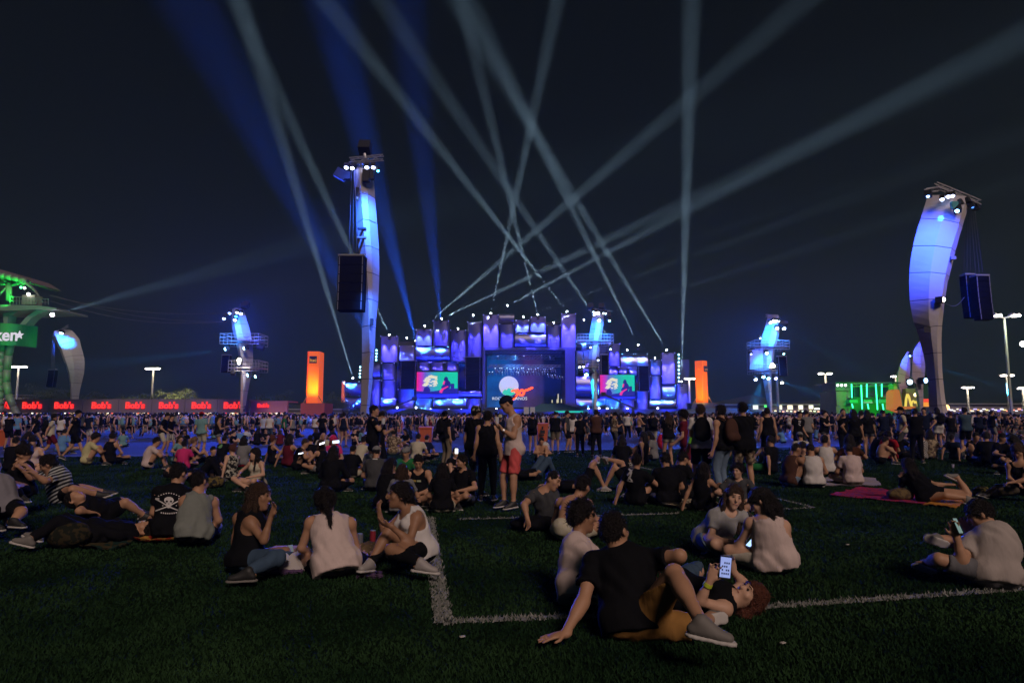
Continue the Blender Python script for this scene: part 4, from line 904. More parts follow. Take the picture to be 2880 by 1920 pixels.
for y in (643, 668, 806, 830): p = at(1018, y, D1 - .9); MB().box(p, (.62, .3, .12)).build('bracket', blackm if y % 2 else truss_m, t1)
MB().tube(at(1006, 528, D1 - 1), at(1004, 552, D1 - 1), .12, .05).build('hoist', blackm, t1); MB().sphere(at(1004, 559, D1 - 1), .16).build('hoist_weight', mat('brass', (.2, .13, .05), .5, metal=.5), t1)
MB().box(at(1046, 905, D1 - 1.1), (.25, .1, .5)).build('number_plate', blackm, t1)
array_stack(955, 725, 1026, 876, D1 - 1.5, 6, 'large black speaker array hanging beside the tall left tower', at(995, 480, D1 - 1), bend=.2)
D2_ = 54.0
t2 = tower([(556, 2613, 2722, 2730), (600, 2600, 2706, 2715), (650, 2584, 2692, 2700), (700, 2569, 2677, 2687), (745, 2561, 2667, 2677), (790, 2557, 2657, 2666), (850, 2559, 2648, 2657), (900, 2568, 2640, 2652), (930, 2580, 2637, 2649), (965, 2589, 2636, 2648), (999, 2598, 2637, 2649), (1040, 2605, 2638, 2650), (1074, 2610, 2641, 2653), (1120, 2612, 2646, 2658), (1149, 2612, 2651, 2664), (1212, 2614, 2660, 2676)],
           D2_, 'tall broad pale tower curving like a sail at the right', 9, 1.2, ridge='r')
truss(at(2636, 524, D2_ - .5), at(2760, 575, D2_ - .5), t2, .35); truss(at(2606, 540, D2_ - .3), at(2645, 536, D2_ - .3), t2, .3)
for x, y in ((2650, 560), (2667, 552), (2679, 550)): fixture(x, y, D2_ - 1.3, t2, (-.3, -.3, -1), (.55, .65, 1), 12, .17, .34)
fixture(2610, 551, D2_ - 1, t2, (-.3, -.3, -1), (.3, .6, 1), 10, .14, .5); fixture(2692, 592, D2_ - 1.5, t2, (-.5, -.5, -1), (.4, .8, 1), 12, .17, .5); MB().box(at(2684, 578, D2_ - 1.4), (.5, .3, .6)).build('floodlight', mat('cyan_door', (.05, .3, .35), .4), t2)
for x, y in ((2702, 575), (2735, 582), (2748, 588), (2722, 570)): fixture(x, y, D2_ - .8, t2, (.2, -.3, -1), (.1, .3, 1), 2 if x == 2735 else 0, .12, .45)
spot('tower_flood', at(2665, 545, D2_ - 6.5), at(2610, 720, D2_), 32000, 62, (.015, .06, 1), blend=.9, soft=.3); spot('tower_flood', at(2658, 562, D2_ - 2.2), at(2645, 620, D2_ - .6), 2600, 13, (.02, .35, 1), blend=.6, soft=.1)
fixture(2651, 843, D2_ - 1.6, t2, (.6, -.6, 0), (1, .8, .7), 14, .2, .5); MB().box(at(2678, 726, D2_ - 1), (.4, .4, .25)).build('bracket', truss_m, t2); MB().box(at(2608, 927, D2_ - 1.5), (.5, .06, .42)).build('number_plate', blackm, t2)
array_stack(2741, 779, 2779, 901, D2_ + 2, 8, 'black speaker array hanging right of the broad right tower', at(2735, 585, D2_), bend=.2); array_stack(2711, 776, 2738, 895, D2_ + 3.5, 8, 'narrower dark speaker array behind the one by the right tower', at(2722, 585, D2_), bend=.2)
mb = MB(); P0, P1 = at(2655, 850, D2_ - 1.5), at(2712, 836, D2_ + 2)
for i in range(10):
    a, b = P0.lerp(P1, i / 10), P0.lerp(P1, (i + 1) / 10); a.z -= math.sin(math.pi * i / 10) * .5; b.z -= math.sin(math.pi * (i + 1) / 10) * .5; mb.tube(a, b, .025, n=4)
mb.build('guy_cable', truss_m, t2)
# left-hand curved tower
D3 = 120.0
t3 = tower([(930, 150, 152, 192), (945, 156, 158, 207), (968, 167, 169, 225), (997, 176, 179, 233), (1017, 183, 186, 238), (1046, 191, 194, 237), (1083, 197, 200, 228), (1110, 198, 202, 222), (1146, 199, 203, 216), (1186, 200, 204, 213)], D3, 'grey curved tower over the red signs, blue lamps on its tip', 7, 1.6)
truss(at(148, 945, D3 - 1), at(190, 918, D3 - 1), t3, .3)
for x in (171, 175): fixture(x, 935 + (x - 171) * .3, D3 - 2, t3, (0, -.5, -1), (.6, .9, 1), 16, .22, .5)
spot('tower_flood', at(168, 937, D3 - 3.5), at(163, 962, D3), 9000, 60, (.01, .1, 1), blend=.9); spot('tower_flood', at(178, 937, D3 - 3.2), at(192, 972, D3), 12000, 50, (.01, .25, 1), blend=.9)
array_stack(137, 1041, 157, 1088, D3, 8, 'small dark speaker array beside the grey curved tower at left', at(150, 952, D3))
# rigged tower left of the orange pillar
D4 = 104.0
def platform(x0, x1, yr, yf, D, root, dp=4.0, cells=10, yl=None):
    """ring gangway with railings in front of and behind a tower"""
    A, B = at(x0, yf, D), at(x1, yf, D); zr = at((x0 + x1) / 2, yr, D).z; zf = A.z; zm = (zr + zf) / 2; hw = dp / 2
    MB().box(((A.x + B.x) / 2, D, zf), (B.x - A.x, dp, .14)).build('gangway_floor', truss_m, root)
    mb = MB()
    for s_ in (-1, 1):
        y = D + s_ * hw
        for z in (zr, zm, zf - (zr - zf) * .45): mb.tube((A.x, y, z), (B.x, y, z), .035, n=4)
        for i in range(cells + 1):
            x = A.x + (B.x - A.x) * i / cells
            if .36 < i / cells < .64 and s_ < 0: continue
            mb.tube((x, y, zf - (zr - zf) * .45), (x, y, zr), .03, n=4)
    for x in (A.x, B.x):
        for z in (zr, zm): mb.tube((x, D - hw, z), (x, D + hw, z), .05, n=4)
    mb.build('railing', mat('railing_white', (.45, .45, .47), .5), root)
t4 = tower([(868, 653, 660, 685), (907, 651, 659, 696), (940, 658, 664, 705), (974, 667, 672, 711), (1007, 673, 678, 712), (1041, 676, 682, 708), (1063, 677, 683, 705), (1108, 677, 684, 696), (1150, 675, 682, 690), (1190, 674, 680, 688)], D4, 'pale tower with two railed gangways beside the orange pillar', 7, 1.4)
platform(634, 740, 942, 962, D4, t4); platform(657, 740, 1016, 1036, D4, t4)
for x, y, c, st in ((667, 878, (.7, .8, 1), 12), (678, 881, (.6, .9, 1), 14), (646, 880, (.4, .6, 1), 8), (661, 899, (.9, .95, 1), 18), (664, 889, (.05, .6, 1), 9), (630, 895, (.5, .7, 1), 10)): fixture(x, y, D4 - 2, t4, (0, -.5, -1), c, st, .24, .5)
for x, y in ((685, 864), (692, 861), (640, 892)): fixture(x, y, D4 - .5, t4, st=0, size=.8)
for x, y in ((635, 981), (688, 979), (698, 1054), (720, 1058)): fixture(x, y, D4 - 2.2, t4, (-.8, -.5, -.3), (.35, .75, 1), 14, .26, .6)
fixture(673, 1013, D4 - 2.6, t4, (-.2, -1, 0), (1, .92, .8), 26, .32, .5); fixture(673, 1020, D4 - 2.6, t4, (-.2, -1, 0), (1, .9, .85), 20, .26, .5)
for x, y in ((727, 980), (736, 982), (655, 1052)): fixture(x, y, D4 - 2, t4, st=0, size=.6)
spot('tower_flood', at(666, 880, D4 - 5), at(680, 925, D4), 14000, 60, (.015, .10, 1), blend=.9); spot('tower_flood', at(690, 985, D4 - 6), at(735, 950, D4 - 2), 5000, 60, (.05, .1, 1), blend=.9); spot('tower_flood', at(672, 1010, D4 - 4), at(690, 1080, D4), 1500, 70, (1, .85, .75), blend=.9)
spot('tower_flood', at(634, 975, D4 - 5), at(645, 950, D4 - 2), 3000, 70, (.03, .25, 1), blend=.9)
array_stack(625, 1000, 648, 1048, D4, 7, 'dark speaker array on the left of the gangway tower', at(636, 962, D4))
# rigged tower right of the stage
D5 = 122.0
t5 = tower([(886, 2160, 2186, 2190), (931, 2149, 2186, 2192), (958, 2141, 2180, 2186), (980, 2139, 2174, 2180), (1001, 2138, 2171, 2177), (1033, 2139, 2168, 2173), (1064, 2145, 2165, 2170), (1094, 2151, 2166, 2170), (1135, 2157, 2167, 2172), (1186, 2161, 2168, 2172)], D5, 'blue lit tower with gangways right of the stage', 7, 1.4, ridge='r')
platform(2112, 2208, 960, 977, D5, t5); platform(2113, 2182, 1026, 1043, D5, t5)
for x, y, c, st in ((2167, 906, (.8, .9, 1), 16), (2175, 902, (.9, .95, 1), 18), (2181, 902, (.9, .95, 1), 18), (2190, 903, (.7, .9, 1), 10), (2185, 922, (.6, .95, 1), 22), (2205, 923, (.7, .95, 1), 20), (2138, 950, (.4, .6, 1), 8), (2156, 992, (.5, 1, 1), 26), (2204, 994, (.3, .9, 1), 12), (2112, 995, (.5, .6, 1), 8), (2125, 1066, (.7, .9, 1), 18), (2147, 1059, (.4, .9, 1), 22), (2161, 1063, (.4, .9, 1), 18), (2182, 1063, (.4, .4, 1), 18), (2199, 1075, (1, 1, .7), 18)): fixture(x, y, D5 - 2.4, t5, (.1, -.6, -1), c, st, .28 if st > 12 else .2, .55)
for x, y in ((2176, 1029), (2168, 1031), (2172, 1024)): fixture(x, y, D5 - 2.6, t5, (0, -1, 0), (1, .85, .65), 14, .25, .4)
for x, y in ((2196, 914), (2208, 914), (2118, 993)): fixture(x, y, D5 - 1, t5, st=0, size=.8)
MB().box(at(2123, 1012, D5 - 1), (2.4, 1.5, 3.4)).build('equipment_crate', mat('cage_grey', (.3, .3, .36), .5, noise=.6, nscale=1.2), t5); truss(at(2155, 890, D5 - 1), at(2190, 893, D5 - 1), t5, .4)
spot('tower_flood', at(2180, 905, D5 - 6), at(2165, 950, D5), 24000, 70, (.01, .20, 1), blend=.9); spot('tower_flood', at(2160, 985, D5 - 6), at(2150, 1060, D5), 12000, 75, (.02, .22, 1), blend=.9); spot('tower_flood', at(2130, 1000, D5 - 6), at(2135, 965, D5 - 2), 4000, 75, (.05, .12, 1), blend=.9)
array_stack(2187, 1003, 2211, 1057, D5 - 2, 8, 'dark speaker array on the right of the blue gangway tower', at(2200, 985, D5 - 2))
MB().tube(at(2185, 1068, D5 + 4), at(2190, 1186, D5 + 4) , .28).build('service_mast', truss_m, t5)
# rigged tower in front of the stage
D6 = 122.0
t6 = tower([(884, 1668, 1692, 1698), (910, 1663, 1690, 1697), (940, 1658, 1686, 1693), (966, 1655, 1681, 1688), (1000, 1653, 1677, 1684), (1029, 1654, 1674, 1681), (1055, 1658, 1670, 1680), (1090, 1663, 1670, 1680), (1145, 1666, 1672, 1680), (1186, 1667, 1673, 1680)], D6, 'pale rigging tower standing before the right of the stage', 7, 1.4, ridge='r')
platform(1621, 1720, 943, 961, D6, t6, cells=12); platform(1625, 1680, 1018, 1034, D6, t6, cells=6)
for x, y, c, st in ((1669, 877, (.5, .8, 1), 12), (1675, 881, (.8, .9, 1), 20), (1682, 880, (.9, .95, 1), 20), (1671, 884, (.7, .9, 1), 14), (1685, 900, (.4, .95, 1), 26), (1697, 880, (.5, .8, 1), 10), (1703, 881, (.5, .8, 1), 10), (1714, 901, (.4, .9, 1), 14), (1649, 1053, (.3, .95, 1), 34), (1717, 981, (.5, .8, 1), 12), (1661, 976, (.7, .8, 1), 8), (1630, 1031, (.7, .8, 1), 12), (1641, 1030, (.7, .8, 1), 12), (1682, 1012, (.6, .7, 1), 10)): fixture(x, y, D6 - 2.4, t6, (.1, -.6, -1), c, st, .30 if st > 18 else .2, .55)
for x, y in ((1661, 868), (1692, 868), (1709, 893), (1628, 980), (1658, 978), (1632, 1050), (1664, 1051)): fixture(x, y, D6 - 1, t6, st=0, size=1.0)
truss(at(1655, 872, D6 - 1), at(1715, 880, D6 - 1), t6, .4)
MB().box(at(1630, 1010, D6 - .5), (1.1, 1.2, 2.6)).build('equipment_crate', mat('tarp_blue', (.12, .14, .3), .6, bump=.6, bscale=4), t6); MB().box(at(1648, 1005, D6 - .5), (.8, 1.2, 2.2)).build('equipment_crate', MATS['tarp_blue'], t6)
spot('tower_flood', at(1685, 895, D6 - 6), at(1678, 950, D6), 20000, 70, (.01, .18, 1), blend=.9); spot('tower_flood', at(1650, 1053, D6 - 3), at(1668, 1100, D6), 9000, 50, (.01, .55, 1), blend=.9); spot('tower_flood', at(1650, 985, D6 - 7), at(1665, 955, D6 - 2), 6000, 80, (.08, .15, 1), blend=.9)
array_stack(1689, 998, 1711, 1053, D6 - 2, 7, 'dark speaker array on the rigging tower beside the right screen', at(1700, 965, D6 - 2))
# two small towers behind the right sail
D7 = 112.0
t7 = tower([(990, 2550, 2552, 2559), (1002, 2543, 2547, 2560), (1026, 2530, 2534, 2560), (1050, 2523, 2527, 2559), (1065, 2520, 2524, 2556), (1085, 2524, 2528, 2552), (1110, 2531, 2535, 2550), (1137, 2536, 2540, 2548), (1186, 2538, 2541, 2548)], D7, 'small mauve curved tower beside the green bar', 6, 1.3, m=mat('tower_mauve', (.42, .30, .36), .6, noise=.12, nscale=.5)); spot('tower_flood', at(2558, 1002, D7 - 4), at(2543, 1015, D7), 6000, 60, (.02, .08, 1), blend=.9)
fixture(2560, 1000, D7 - 1, t7, (-.6, -.3, -.6), (.2, .4, 1), 10, .2, .6)
D8 = 100.0
t8 = tower([(955, 2586, 2592, 2598), (975, 2574, 2580, 2600), (997, 2562, 2568, 2601), (1030, 2560, 2566, 2602), (1064, 2560, 2566, 2600), (1076, 2571, 2576, 2597), (1110, 2580, 2584, 2597), (1150, 2585, 2589, 2597), (1186, 2586, 2590, 2597)], D8, 'mauve tower half hidden behind the broad right tower', 10, 1.3, m=mat('tower_mauve2', (.36, .30, .36), .6, noise=.3, nscale=.8))
spot('tower_flood', at(2590, 965, D8 - 4), at(2582, 1000, D8), 6000, 60, (.02, .06, 1), blend=.9); fixture(2559, 1074, D8 - 2, t8, (-.4, -.8, 0), (.5, .8, 1), 16, .35, .9); fixture(2602, 1070, D8 - 2, t8, (.3, -.8, 0), (.3, .6, 1), 16, .35, .9)
# cyan beams from the towers
CB = 1.2e6
for i, (x, y, tx, ty, D, e, dg) in enumerate(((634, 982, 150, 1040, D4 - 3, 1.0, 7), (688, 979, 200, 1035, D4 - 3, .5, 5), (666, 1054, 240, 1085, D4 - 3, .8, 5), (722, 1062, 760, 1120, D4 - 3, .12, 9), (2207, 924, 2420, 1040, D5 - 3, .8, 8), (2163, 1062, 2480, 1165, D5 - 3, 1.4, 9), (2138, 1066, 2120, 1170, D5 - 3, .35, 36), (2610, 1025, 2880, 1110, 105, .6, 8), (955, 1072, 700, 1130, SD - 4, 1.0, 5), (1978, 1080, 2120, 1150, SD - 4, .8, 5))):
    spot('tower_beam', at(x, y, D), at(tx, ty, D), CB * e, dg, (.02, .42, 1.0), blend=.7)
spot('left_white_beam', at(149, 885, 101), at(820, 700, 101), 1.5e6, 7, (.6, .8, 1), blend=.7)
# stage-floor beams pointing at the camera side
for x, y, tx, ty in ((1117, 1140, 1085, 1060), (1170, 1144, 1150, 1070), (1262, 1150, 1245, 1085), (1297, 1150, 1290, 1085)): spot('floor_beam', at(x, y, SD - 4), at(tx, ty, SD - 4), 4e5, 5, (.1, .35, 1), blend=.6)

# ================================================================ ORANGE PILLARS
org = mat('pillar_orange', (.70, .14, .015), .55, emit=(1, .13, .01), estr=.55, noise=.05); dkn = mat('logo_navy', (.02, .02, .07), .5); yel = glow('logo_yellow', (1, .45, .03), .9)
D9 = 118.0
r9 = empty('advert_pillar', (at(880, 1140, D9).x, D9, 0)); tag(r9, 'orange lit pillar with navy logo, left of the stage', 'advertising pillar')
pbox('pillar_face', 866, 988, 896, 1133, D9, 3, org, r9, 0); pbox('pillar_edge', 863, 988, 866, 1133, D9 + .1, 2.6, mat('pillar_red', (.55, .05, .01), .6, emit=(1, .05, .005), estr=.5), r9, 0)
pbox('pillar_base', 845, 1133, 912, 1185, D9 - 1.2, 5.5, mat('base_red', (.35, .07, .05), .7), r9, 0); b = pbox('logo_badge', 870, 1001, 891, 1021, D9 - .08, .08, dkn, r9, 0); text_obj('logo_words', 'Itaú', .78, yel, at(880.5, 1013, D9 - .1), r9)
for q in (-1, 1): MB().bar(at(880 + q * 15, 1112, D9 - .5), at(880 + q * 27, 1133, D9 - .9), .12).build('brace', mat('brace_orange', (.5, .25, .08), .6), r9)
spot('pillar_uplight', at(881, 1120, D9 - 3.2), at(879, 1085, D9), 5200, 58, (1, .62, .03), blend=1.0, soft=.4)
D10 = 150.0
a_, b_, cc = at(1960, 1100, D10), at(1974, 1100, D10), at(1993, 1100, D10); z0, z1 = at(1975, 1132, D10).z, at(1975, 1014, D10).z
r10 = empty('advert_pillar', (b_.x, D10, 0)); tag(r10, 'orange lit pillar right of the stage showing two faces', 'advertising pillar')
MB().prism([Vector((a_.x, D10 + 1.0, z0)), Vector((b_.x, D10 - .6, z0)), Vector((cc.x, D10 + .6, z0)), Vector((b_.x + .4, D10 + 2.4, z0))], (0, 0, z1 - z0)).build('pillar_face', org, r10)
for (xx, yy, W_, rz) in ((1967.5, D10 + .12, .85, -.9), (1984, D10 - .12, 1.0, .68)):
    pz_ = at(xx, 1037, yy); MB().box(pz_, (1.05 if xx < 1975 else 1.15, .12, 1.3), Matrix.Rotation(math.atan2(-1.6, b_.x - a_.x) if xx < 1975 else math.atan2(1.2, cc.x - b_.x), 3, 'Z')).build('logo_badge', dkn, r10)
    text_obj('logo_words', 'Itaú', .58, yel, Vector((pz_.x, yy - .22, pz_.z - .1)), r10)
MB().box(((a_.x + cc.x) / 2, D10 + .8, z0 / 2 - .02), (cc.x - a_.x + 3, 4, z0 - .04)).build('pillar_base', mat('base_blue_grey', (.08, .07, .09), .7), r10)
for x0, x1 in ((1960, 1950), (1993, 2004)): MB().bar(at(x0, 1115, D10), at(x1, 1136, D10 - .5), .14).build('brace', MATS['brace_orange'], r10)
spot('pillar_uplight', at(1974, 1150, D10 - 5), at(1976, 1095, D10), 9000, 60, (1, .5, .03), blend=1.0, soft=.4)

# ================================================================ LAMP POSTS
pole_m = mat('pole_galvanised', (.32, .31, .27), .5, metal=.3, noise=.1)
def post(x, yt, D, heads, label, h_lamp=1.4, e=900, col=(1, .86, .62), warm=True):
    p = at(x, yt, D); r = empty('street_lamp', (p.x, D, 0)); tag(r, label, 'street lamp', 'tall floodlight posts round the field')
    MB().tube((p.x, D, 0), p, .22 * D / 130 + .05, .14 * D / 130 + .03, 8).build('pole', pole_m, r)
    for i, dx in enumerate(heads):
        q = at(x + dx, yt - (1.5 if D > 70 else 6), D - .3); MB().bar(p, q, .12).build('arm', pole_m, r)
        hd_ = MB().box(q + Vector((0, 0, .12)), (.95 * D / 130, .7, .22)).build('lamp_head', pole_m, r); MB().box(q - Vector((0, .25, .04)), (.8 * D / 130, .5, .14)).build('lamp', glow('lamp_warm', (1, .90, .82), 26), hd_)
    spot('post_light', p + Vector((0, -1.5, .1)), Vector((p.x, D - .2, 0)), e, 150, col, blend=.8, soft=.5)
    return r
post(53, 1033, 135, (-15, 2, 18), 'street lamp with three heads behind the left red-sign stalls'); post(432, 1038, 135, (-14, 0, 13), 'street lamp with three heads between the curved and gangway towers')
post(1938, 1066, 160, (-7, 0, 9), 'small street lamp just left of the right orange pillar'); post(2321, 1052, 125, (-14, 10), 'street lamp with two heads left of the green bar', e=1400)
post(2824, 894, 62, (-25, -22, 25, 30), 'tallest street lamp with four heads at the far right', e=1500, col=(.8, 1, .75)); post(2831, 1057, 105, (-12, 9), 'slim street lamp just behind the tallest one at right', e=900)
post(2720, 1091, 125, (-9, 0, 9), 'short street lamp right of the broad right tower', e=900); post(2876, 1093, 115, (-9, 5), 'street lamp cut by the right frame edge', e=900); post(2519, 1060, 140, (-8,), 'street lamp with a single head behind the green bar', e=500)
for x, y in ((2877, 967),): 
    o = MB().sphere(at(x, y, 90), .35).build('floodlight', glow('lamp_warm', (1, .9, .82), 26)); tag(o, 'lone bright floodlight at the right frame edge', 'floodlight')

# ================================================================ SNACK STALLS WITH RED SIGNS
D11 = 112.0; fasc = mat('fascia_grey', (.17, .13, .15), .7, noise=.12, nscale=.3); warm = glow('serving_light', (1, .72, .38), 1.1); menu_w = glow('menu_white', (1, .9, .75), 2.2); menu_r = glow('menu_red', (1, .06, .03), 1.3); neon = glow('neon_sign', (1, .012, .012), 1.0); neon2 = glow('neon_core', (1, .06, .04), 1.2)
def stall(x0, x1, sx, win, label, mfa=None, yt=1122, D=D11, yb=1160):
    A, B, Z0, Z1 = wr(x0, yt, x1, yb, D); r = empty('snack_stall', ((A + B) / 2, D, 0)); tag(r, label, 'food stall', 'snack stalls with red neon signs'); w_ = B - A - .08
    MB().box(((A + B) / 2, D + .3, (Z0 + Z1) / 2), (w_, .6, Z1 - Z0)).build('fascia', mfa or fasc, r); MB().box(((A + B) / 2, D + 3, Z1 - .1), (w_, 5, .2)).build('roof', mfa or fasc, r)
    MB().box(((A + B) / 2, D + 4, Z0 / 2), (w_, .2, Z0)).build('back_wall', mat('stall_inside_glow', (.6, .5, .35), .7, emit=(1, .72, .36), estr=.55, noise=.4, nscale=1.5), r)  # warm light inside the stall is put into this wall as emission
    for q in (A + .2, B - .24): MB().box((q, D + 2, Z0 / 2), (.3, 4, Z0)).build('side_wall', mfa or fasc, r)
    MB().box(((A + B) / 2, D + .5, .55), (w_ - .7, .6, 1.1)).build('counter', mat('counter', (.25, .06, .05), .6), r)
    n = max(2, int((win[1] - win[0]) / 9))
    for i in range(n):
        x = win[0] + (win[1] - win[0]) * (i + .5) / n; p = at(x, 1155.5, D + 1.0); MB().box(p, (.42, .1, .34)).build('menu_board', (menu_w, menu_w, menu_r, menu_w)[i % 4], r)
        p = at(x + 2, 1163, D + 2.5); MB().tube(p, p + Vector((0, 0, .35)), .14, .1, 7).build('bottle_row', (menu_w, menu_r, mat('bottle_dark', (.05, .02, .01), .3))[(i * 7) % 3], r)
    if sx:
        s1 = text_mesh('Bob\'s', 1.45 if mfa is None else .85, .10, offset=.07); s1.materials.clear(); s1.materials.append(neon); o = link(bpy.data.objects.new('neon_sign', s1), r); o.rotation_euler = (R(90), 0, 0); o.location = at(sx, 1140.5, D - .1) - r.location
        s2 = text_mesh('Bob\'s', 1.45 if mfa is None else .85, .02, offset=0.0); s2.materials.clear(); s2.materials.append(neon2); o2 = link(bpy.data.objects.new('neon_tube', s2), o); o2.location = (0, 0, .13)
    return r
nm = ['leftmost at the frame edge', 'second from the left, by the green structure', 'behind the grey curved tower', 'just right of the grey curved tower', 'under the left street lamp', 'right of the left street lamp', 'between street lamp and gangway tower', 'behind the gangway tower']
cx_ = (2, 90, 180, 285, 380, 474, 566, 656); ed = (-45, 47, 138, 232, 333, 427, 520, 611, 700)
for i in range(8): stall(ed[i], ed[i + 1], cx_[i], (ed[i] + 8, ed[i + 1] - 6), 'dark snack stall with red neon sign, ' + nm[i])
stall(704, 809, 740, (712, 800), 'plum coloured rounded snack stall left of the orange pillar', mat('fascia_plum', (.36, .13, .17), .6), 1127)
for i, x in enumerate((88, 285, 474, 657)): spot('sign_glow', at(x, 1141, D11 - 3), at(x, 1185, D11 - 12), 500, 140, (1, .08, .05), blend=1)
# long low sheds at the back
def shed(x0, x1, yt, D, label, m, lit=()):
    A, B, _, Z1 = wr(x0, yt, x1, 1170, D); r = empty('service_building', ((A + B) / 2, D, 0)); tag(r, label, 'building'); MB().box(((A + B) / 2, D + 3, Z1 / 2), (B - A, 6, Z1)).build('wall', m, r); MB().box(((A + B) / 2, D + 2.8, Z1 + .1), (B - A + .4, 6.8, .2)).build('roof', truss_m, r)
    for (x, y, w_, h_, c, st) in lit: k = 'lit_%s_%s' % ('_'.join('%.2f' % q for q in c), st); p = at(x, y, D - .1); MB().box(p, (w_ / FPX * D, .12, h_ / FPX * D)).build('lit_sign', glow(k, c, st), r)
gw = mat('shed_wall', (.16, .13, .14), .8, noise=.2, nscale=.3)
rr = random.Random(5); L1 = [(2125, 1144, 14, 13, (.85, .9, .8), 1.2), (2192, 1144, 14, 14, (1, .9, .6), 1.5), (2222, 1144, 14, 14, (1, .9, .6), 1.5), (2252, 1144, 12, 13, (1, .95, .7), 1.5), (2281, 1143, 12, 13, (1, .95, .7), 1.5), (2153, 1142, 6, 6, (.1, 1, .2), 1.5), (2300, 1149, 18, 4, (1, 1, .9), 2), (2335, 1148, 22, 6, (1, .95, .7), 1.5), (2362, 1147, 9, 7, (1, .03, .03), 2.2), (2080, 1156, 30, 4, (.8, .9, .5), 1.2)] + [(2115 + i * 11, 1155 + (i % 3), 5, 3, ((1, .9, .5), (.8, 1, .6), (1, .5, .3))[i % 3], 2) for i in range(22)]
shed(2040, 2356, 1139, 128, 'long low grey building right of the stage with square lit signs', gw, L1)
cols = [(.9, .9, 1), (.2, .15, 1), (1, .5, .1), (1, .9, .7), (.9, .3, .2), (.8, .8, .9), (.6, .5, 1), (1, .8, .3)]
L2 = [(2668 + i * 8.3, 1150 + (i % 3) * 2.5, 4 + 5 * rr.random(), 2.5 + 1.5 * rr.random(), cols[rr.randrange(8)], 1.2 + rr.random()) for i in range(27)]
shed(2656, 3050, 1137, 130, 'long low building at the far right behind coloured stall lights', gw, L2); shed(-120, 85, 1112, 150, 'pale box building behind the leftmost stalls', mat('pale_wall', (.25, .22, .2), .8)); shed(800, 960, 1152, 140, 'low dim wall behind the orange pillar', mat('wall_olive', (.2, .17, .1), .8))
# ================================================================ GREEN BAR
D12 = 112.0; r12 = empty('bar_building', (at(2435, 1150, D12).x, D12, 0)); tag(r12, 'boxy bar lit green with upright neon tubes', 'bar')
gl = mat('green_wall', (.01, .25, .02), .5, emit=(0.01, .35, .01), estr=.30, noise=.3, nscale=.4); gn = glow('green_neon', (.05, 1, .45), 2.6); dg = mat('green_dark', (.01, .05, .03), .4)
pbox('end_wall', 2352, 1100, 2391, 1142, D12, 6, mat('end_concrete', (.18, .16, .15), .8, noise=.3, nscale=.5), r12); pbox('upper_end', 2350, 1078, 2391, 1099, D12 + .5, 5, mat('end_dark', (.10, .11, .10), .6, noise=.4), r12); pbox('end_foot', 2352, 1142, 2391, 1186, D12, 6, MATS['end_concrete'], r12)
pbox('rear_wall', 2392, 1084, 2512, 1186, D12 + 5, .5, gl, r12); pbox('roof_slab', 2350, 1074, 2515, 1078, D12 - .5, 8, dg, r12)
for x0, x1 in ((2401, 2418), (2440, 2461), (2483, 2504)): pbox('window', x0, 1088, x1, 1117, D12 + .4, .3, mat('dark_glass', (.01, .03, .04), .1), r12)
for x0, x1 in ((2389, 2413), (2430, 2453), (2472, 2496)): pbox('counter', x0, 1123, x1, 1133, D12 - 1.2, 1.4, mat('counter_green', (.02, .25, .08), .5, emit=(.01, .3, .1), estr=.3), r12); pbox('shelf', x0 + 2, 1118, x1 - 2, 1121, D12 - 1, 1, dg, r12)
for x0, y0, x1, y1 in ((2395, 1079, 2396, 1118), (2396, 1135, 2399, 1147), (2422, 1082, 2425, 1150), (2438, 1079, 2438, 1117), (2440, 1135, 2443, 1150), (2463, 1079, 2468, 1152), (2480, 1079, 2480, 1115), (2482, 1135, 2485, 1152), (2506, 1075, 2511, 1150)): MB().tube(at(x0, y0, D12 - 1.6), at(x1, y1, D12 - 1.6), .10, n=6).build('neon_tube', gn, r12)
truss(at(2392, 1086, D12 - 1.4), at(2512, 1082, D12 - 1.4), r12, .4); text_obj('logo_words', 'heineken', .42, glow('logo_pale', (.5, .8, .6), .7), at(2442, 1131, D12 - 1.3), r12)
for i in range(3): lens(at(2356 + i * 11, 1083, D12 - .3), .2, (.8, .9, .8), 5, r12)
spot('bar_flood', at(2450, 1075, D12 - 8), at(2450, 1120, D12 + 4), 5000, 110, (.02, 1, .05), blend=1, soft=.5)
r13 = empty('burger_stand', (at(2560, 1150, 104).x, 104, 0)); tag(r13, 'orange and yellow lit stand between the mauve towers', 'food stand')
oy = glow('stand_orange', (1, .26, .04), .42); yl = glow('stand_yellow', (1, .75, .12), .9); D13 = 108.0
MB().prism([at(x, y, D13) for x, y in ((2511, 1150), (2512, 1102), (2518, 1095), (2529, 1095), (2536, 1128), (2540, 1160))], (0, 2, 0)).build('side_panel', oy, r13); pbox('roof', 2511, 1074, 2534, 1078, D13, 3, dg, r13); pbox('striped_wall', 2513, 1079, 2524, 1095, D13 + .5, 1.5, mat('tan_wall', (.3, .22, .1), .7), r13)
pbox('wall', 2548, 1092, 2585, 1145, D13 + 2, 1, mat('stand_wall', (.2, .17, .08), .7, noise=.6, nscale=1.0), r13)
mb = MB(); pts = [(2546, 1150), (2549, 1118), (2552, 1108), (2556, 1114), (2563, 1140), (2570, 1150)]
for a, b in zip(pts[:-1], pts[1:]): mb.tube(at(*a, D13 - .5), at(*b, D13 - .5), .17, n=6)
mb.build('arch', yl, r13); mb = MB(); pts = [(2563, 1140), (2566, 1128), (2570, 1126), (2573, 1134), (2576, 1128), (2580, 1134), (2582, 1142)]
for a, b in zip(pts[:-1], pts[1:]): mb.tube(at(*a, D13 - .4), at(*b, D13 - .4), .12, n=6)
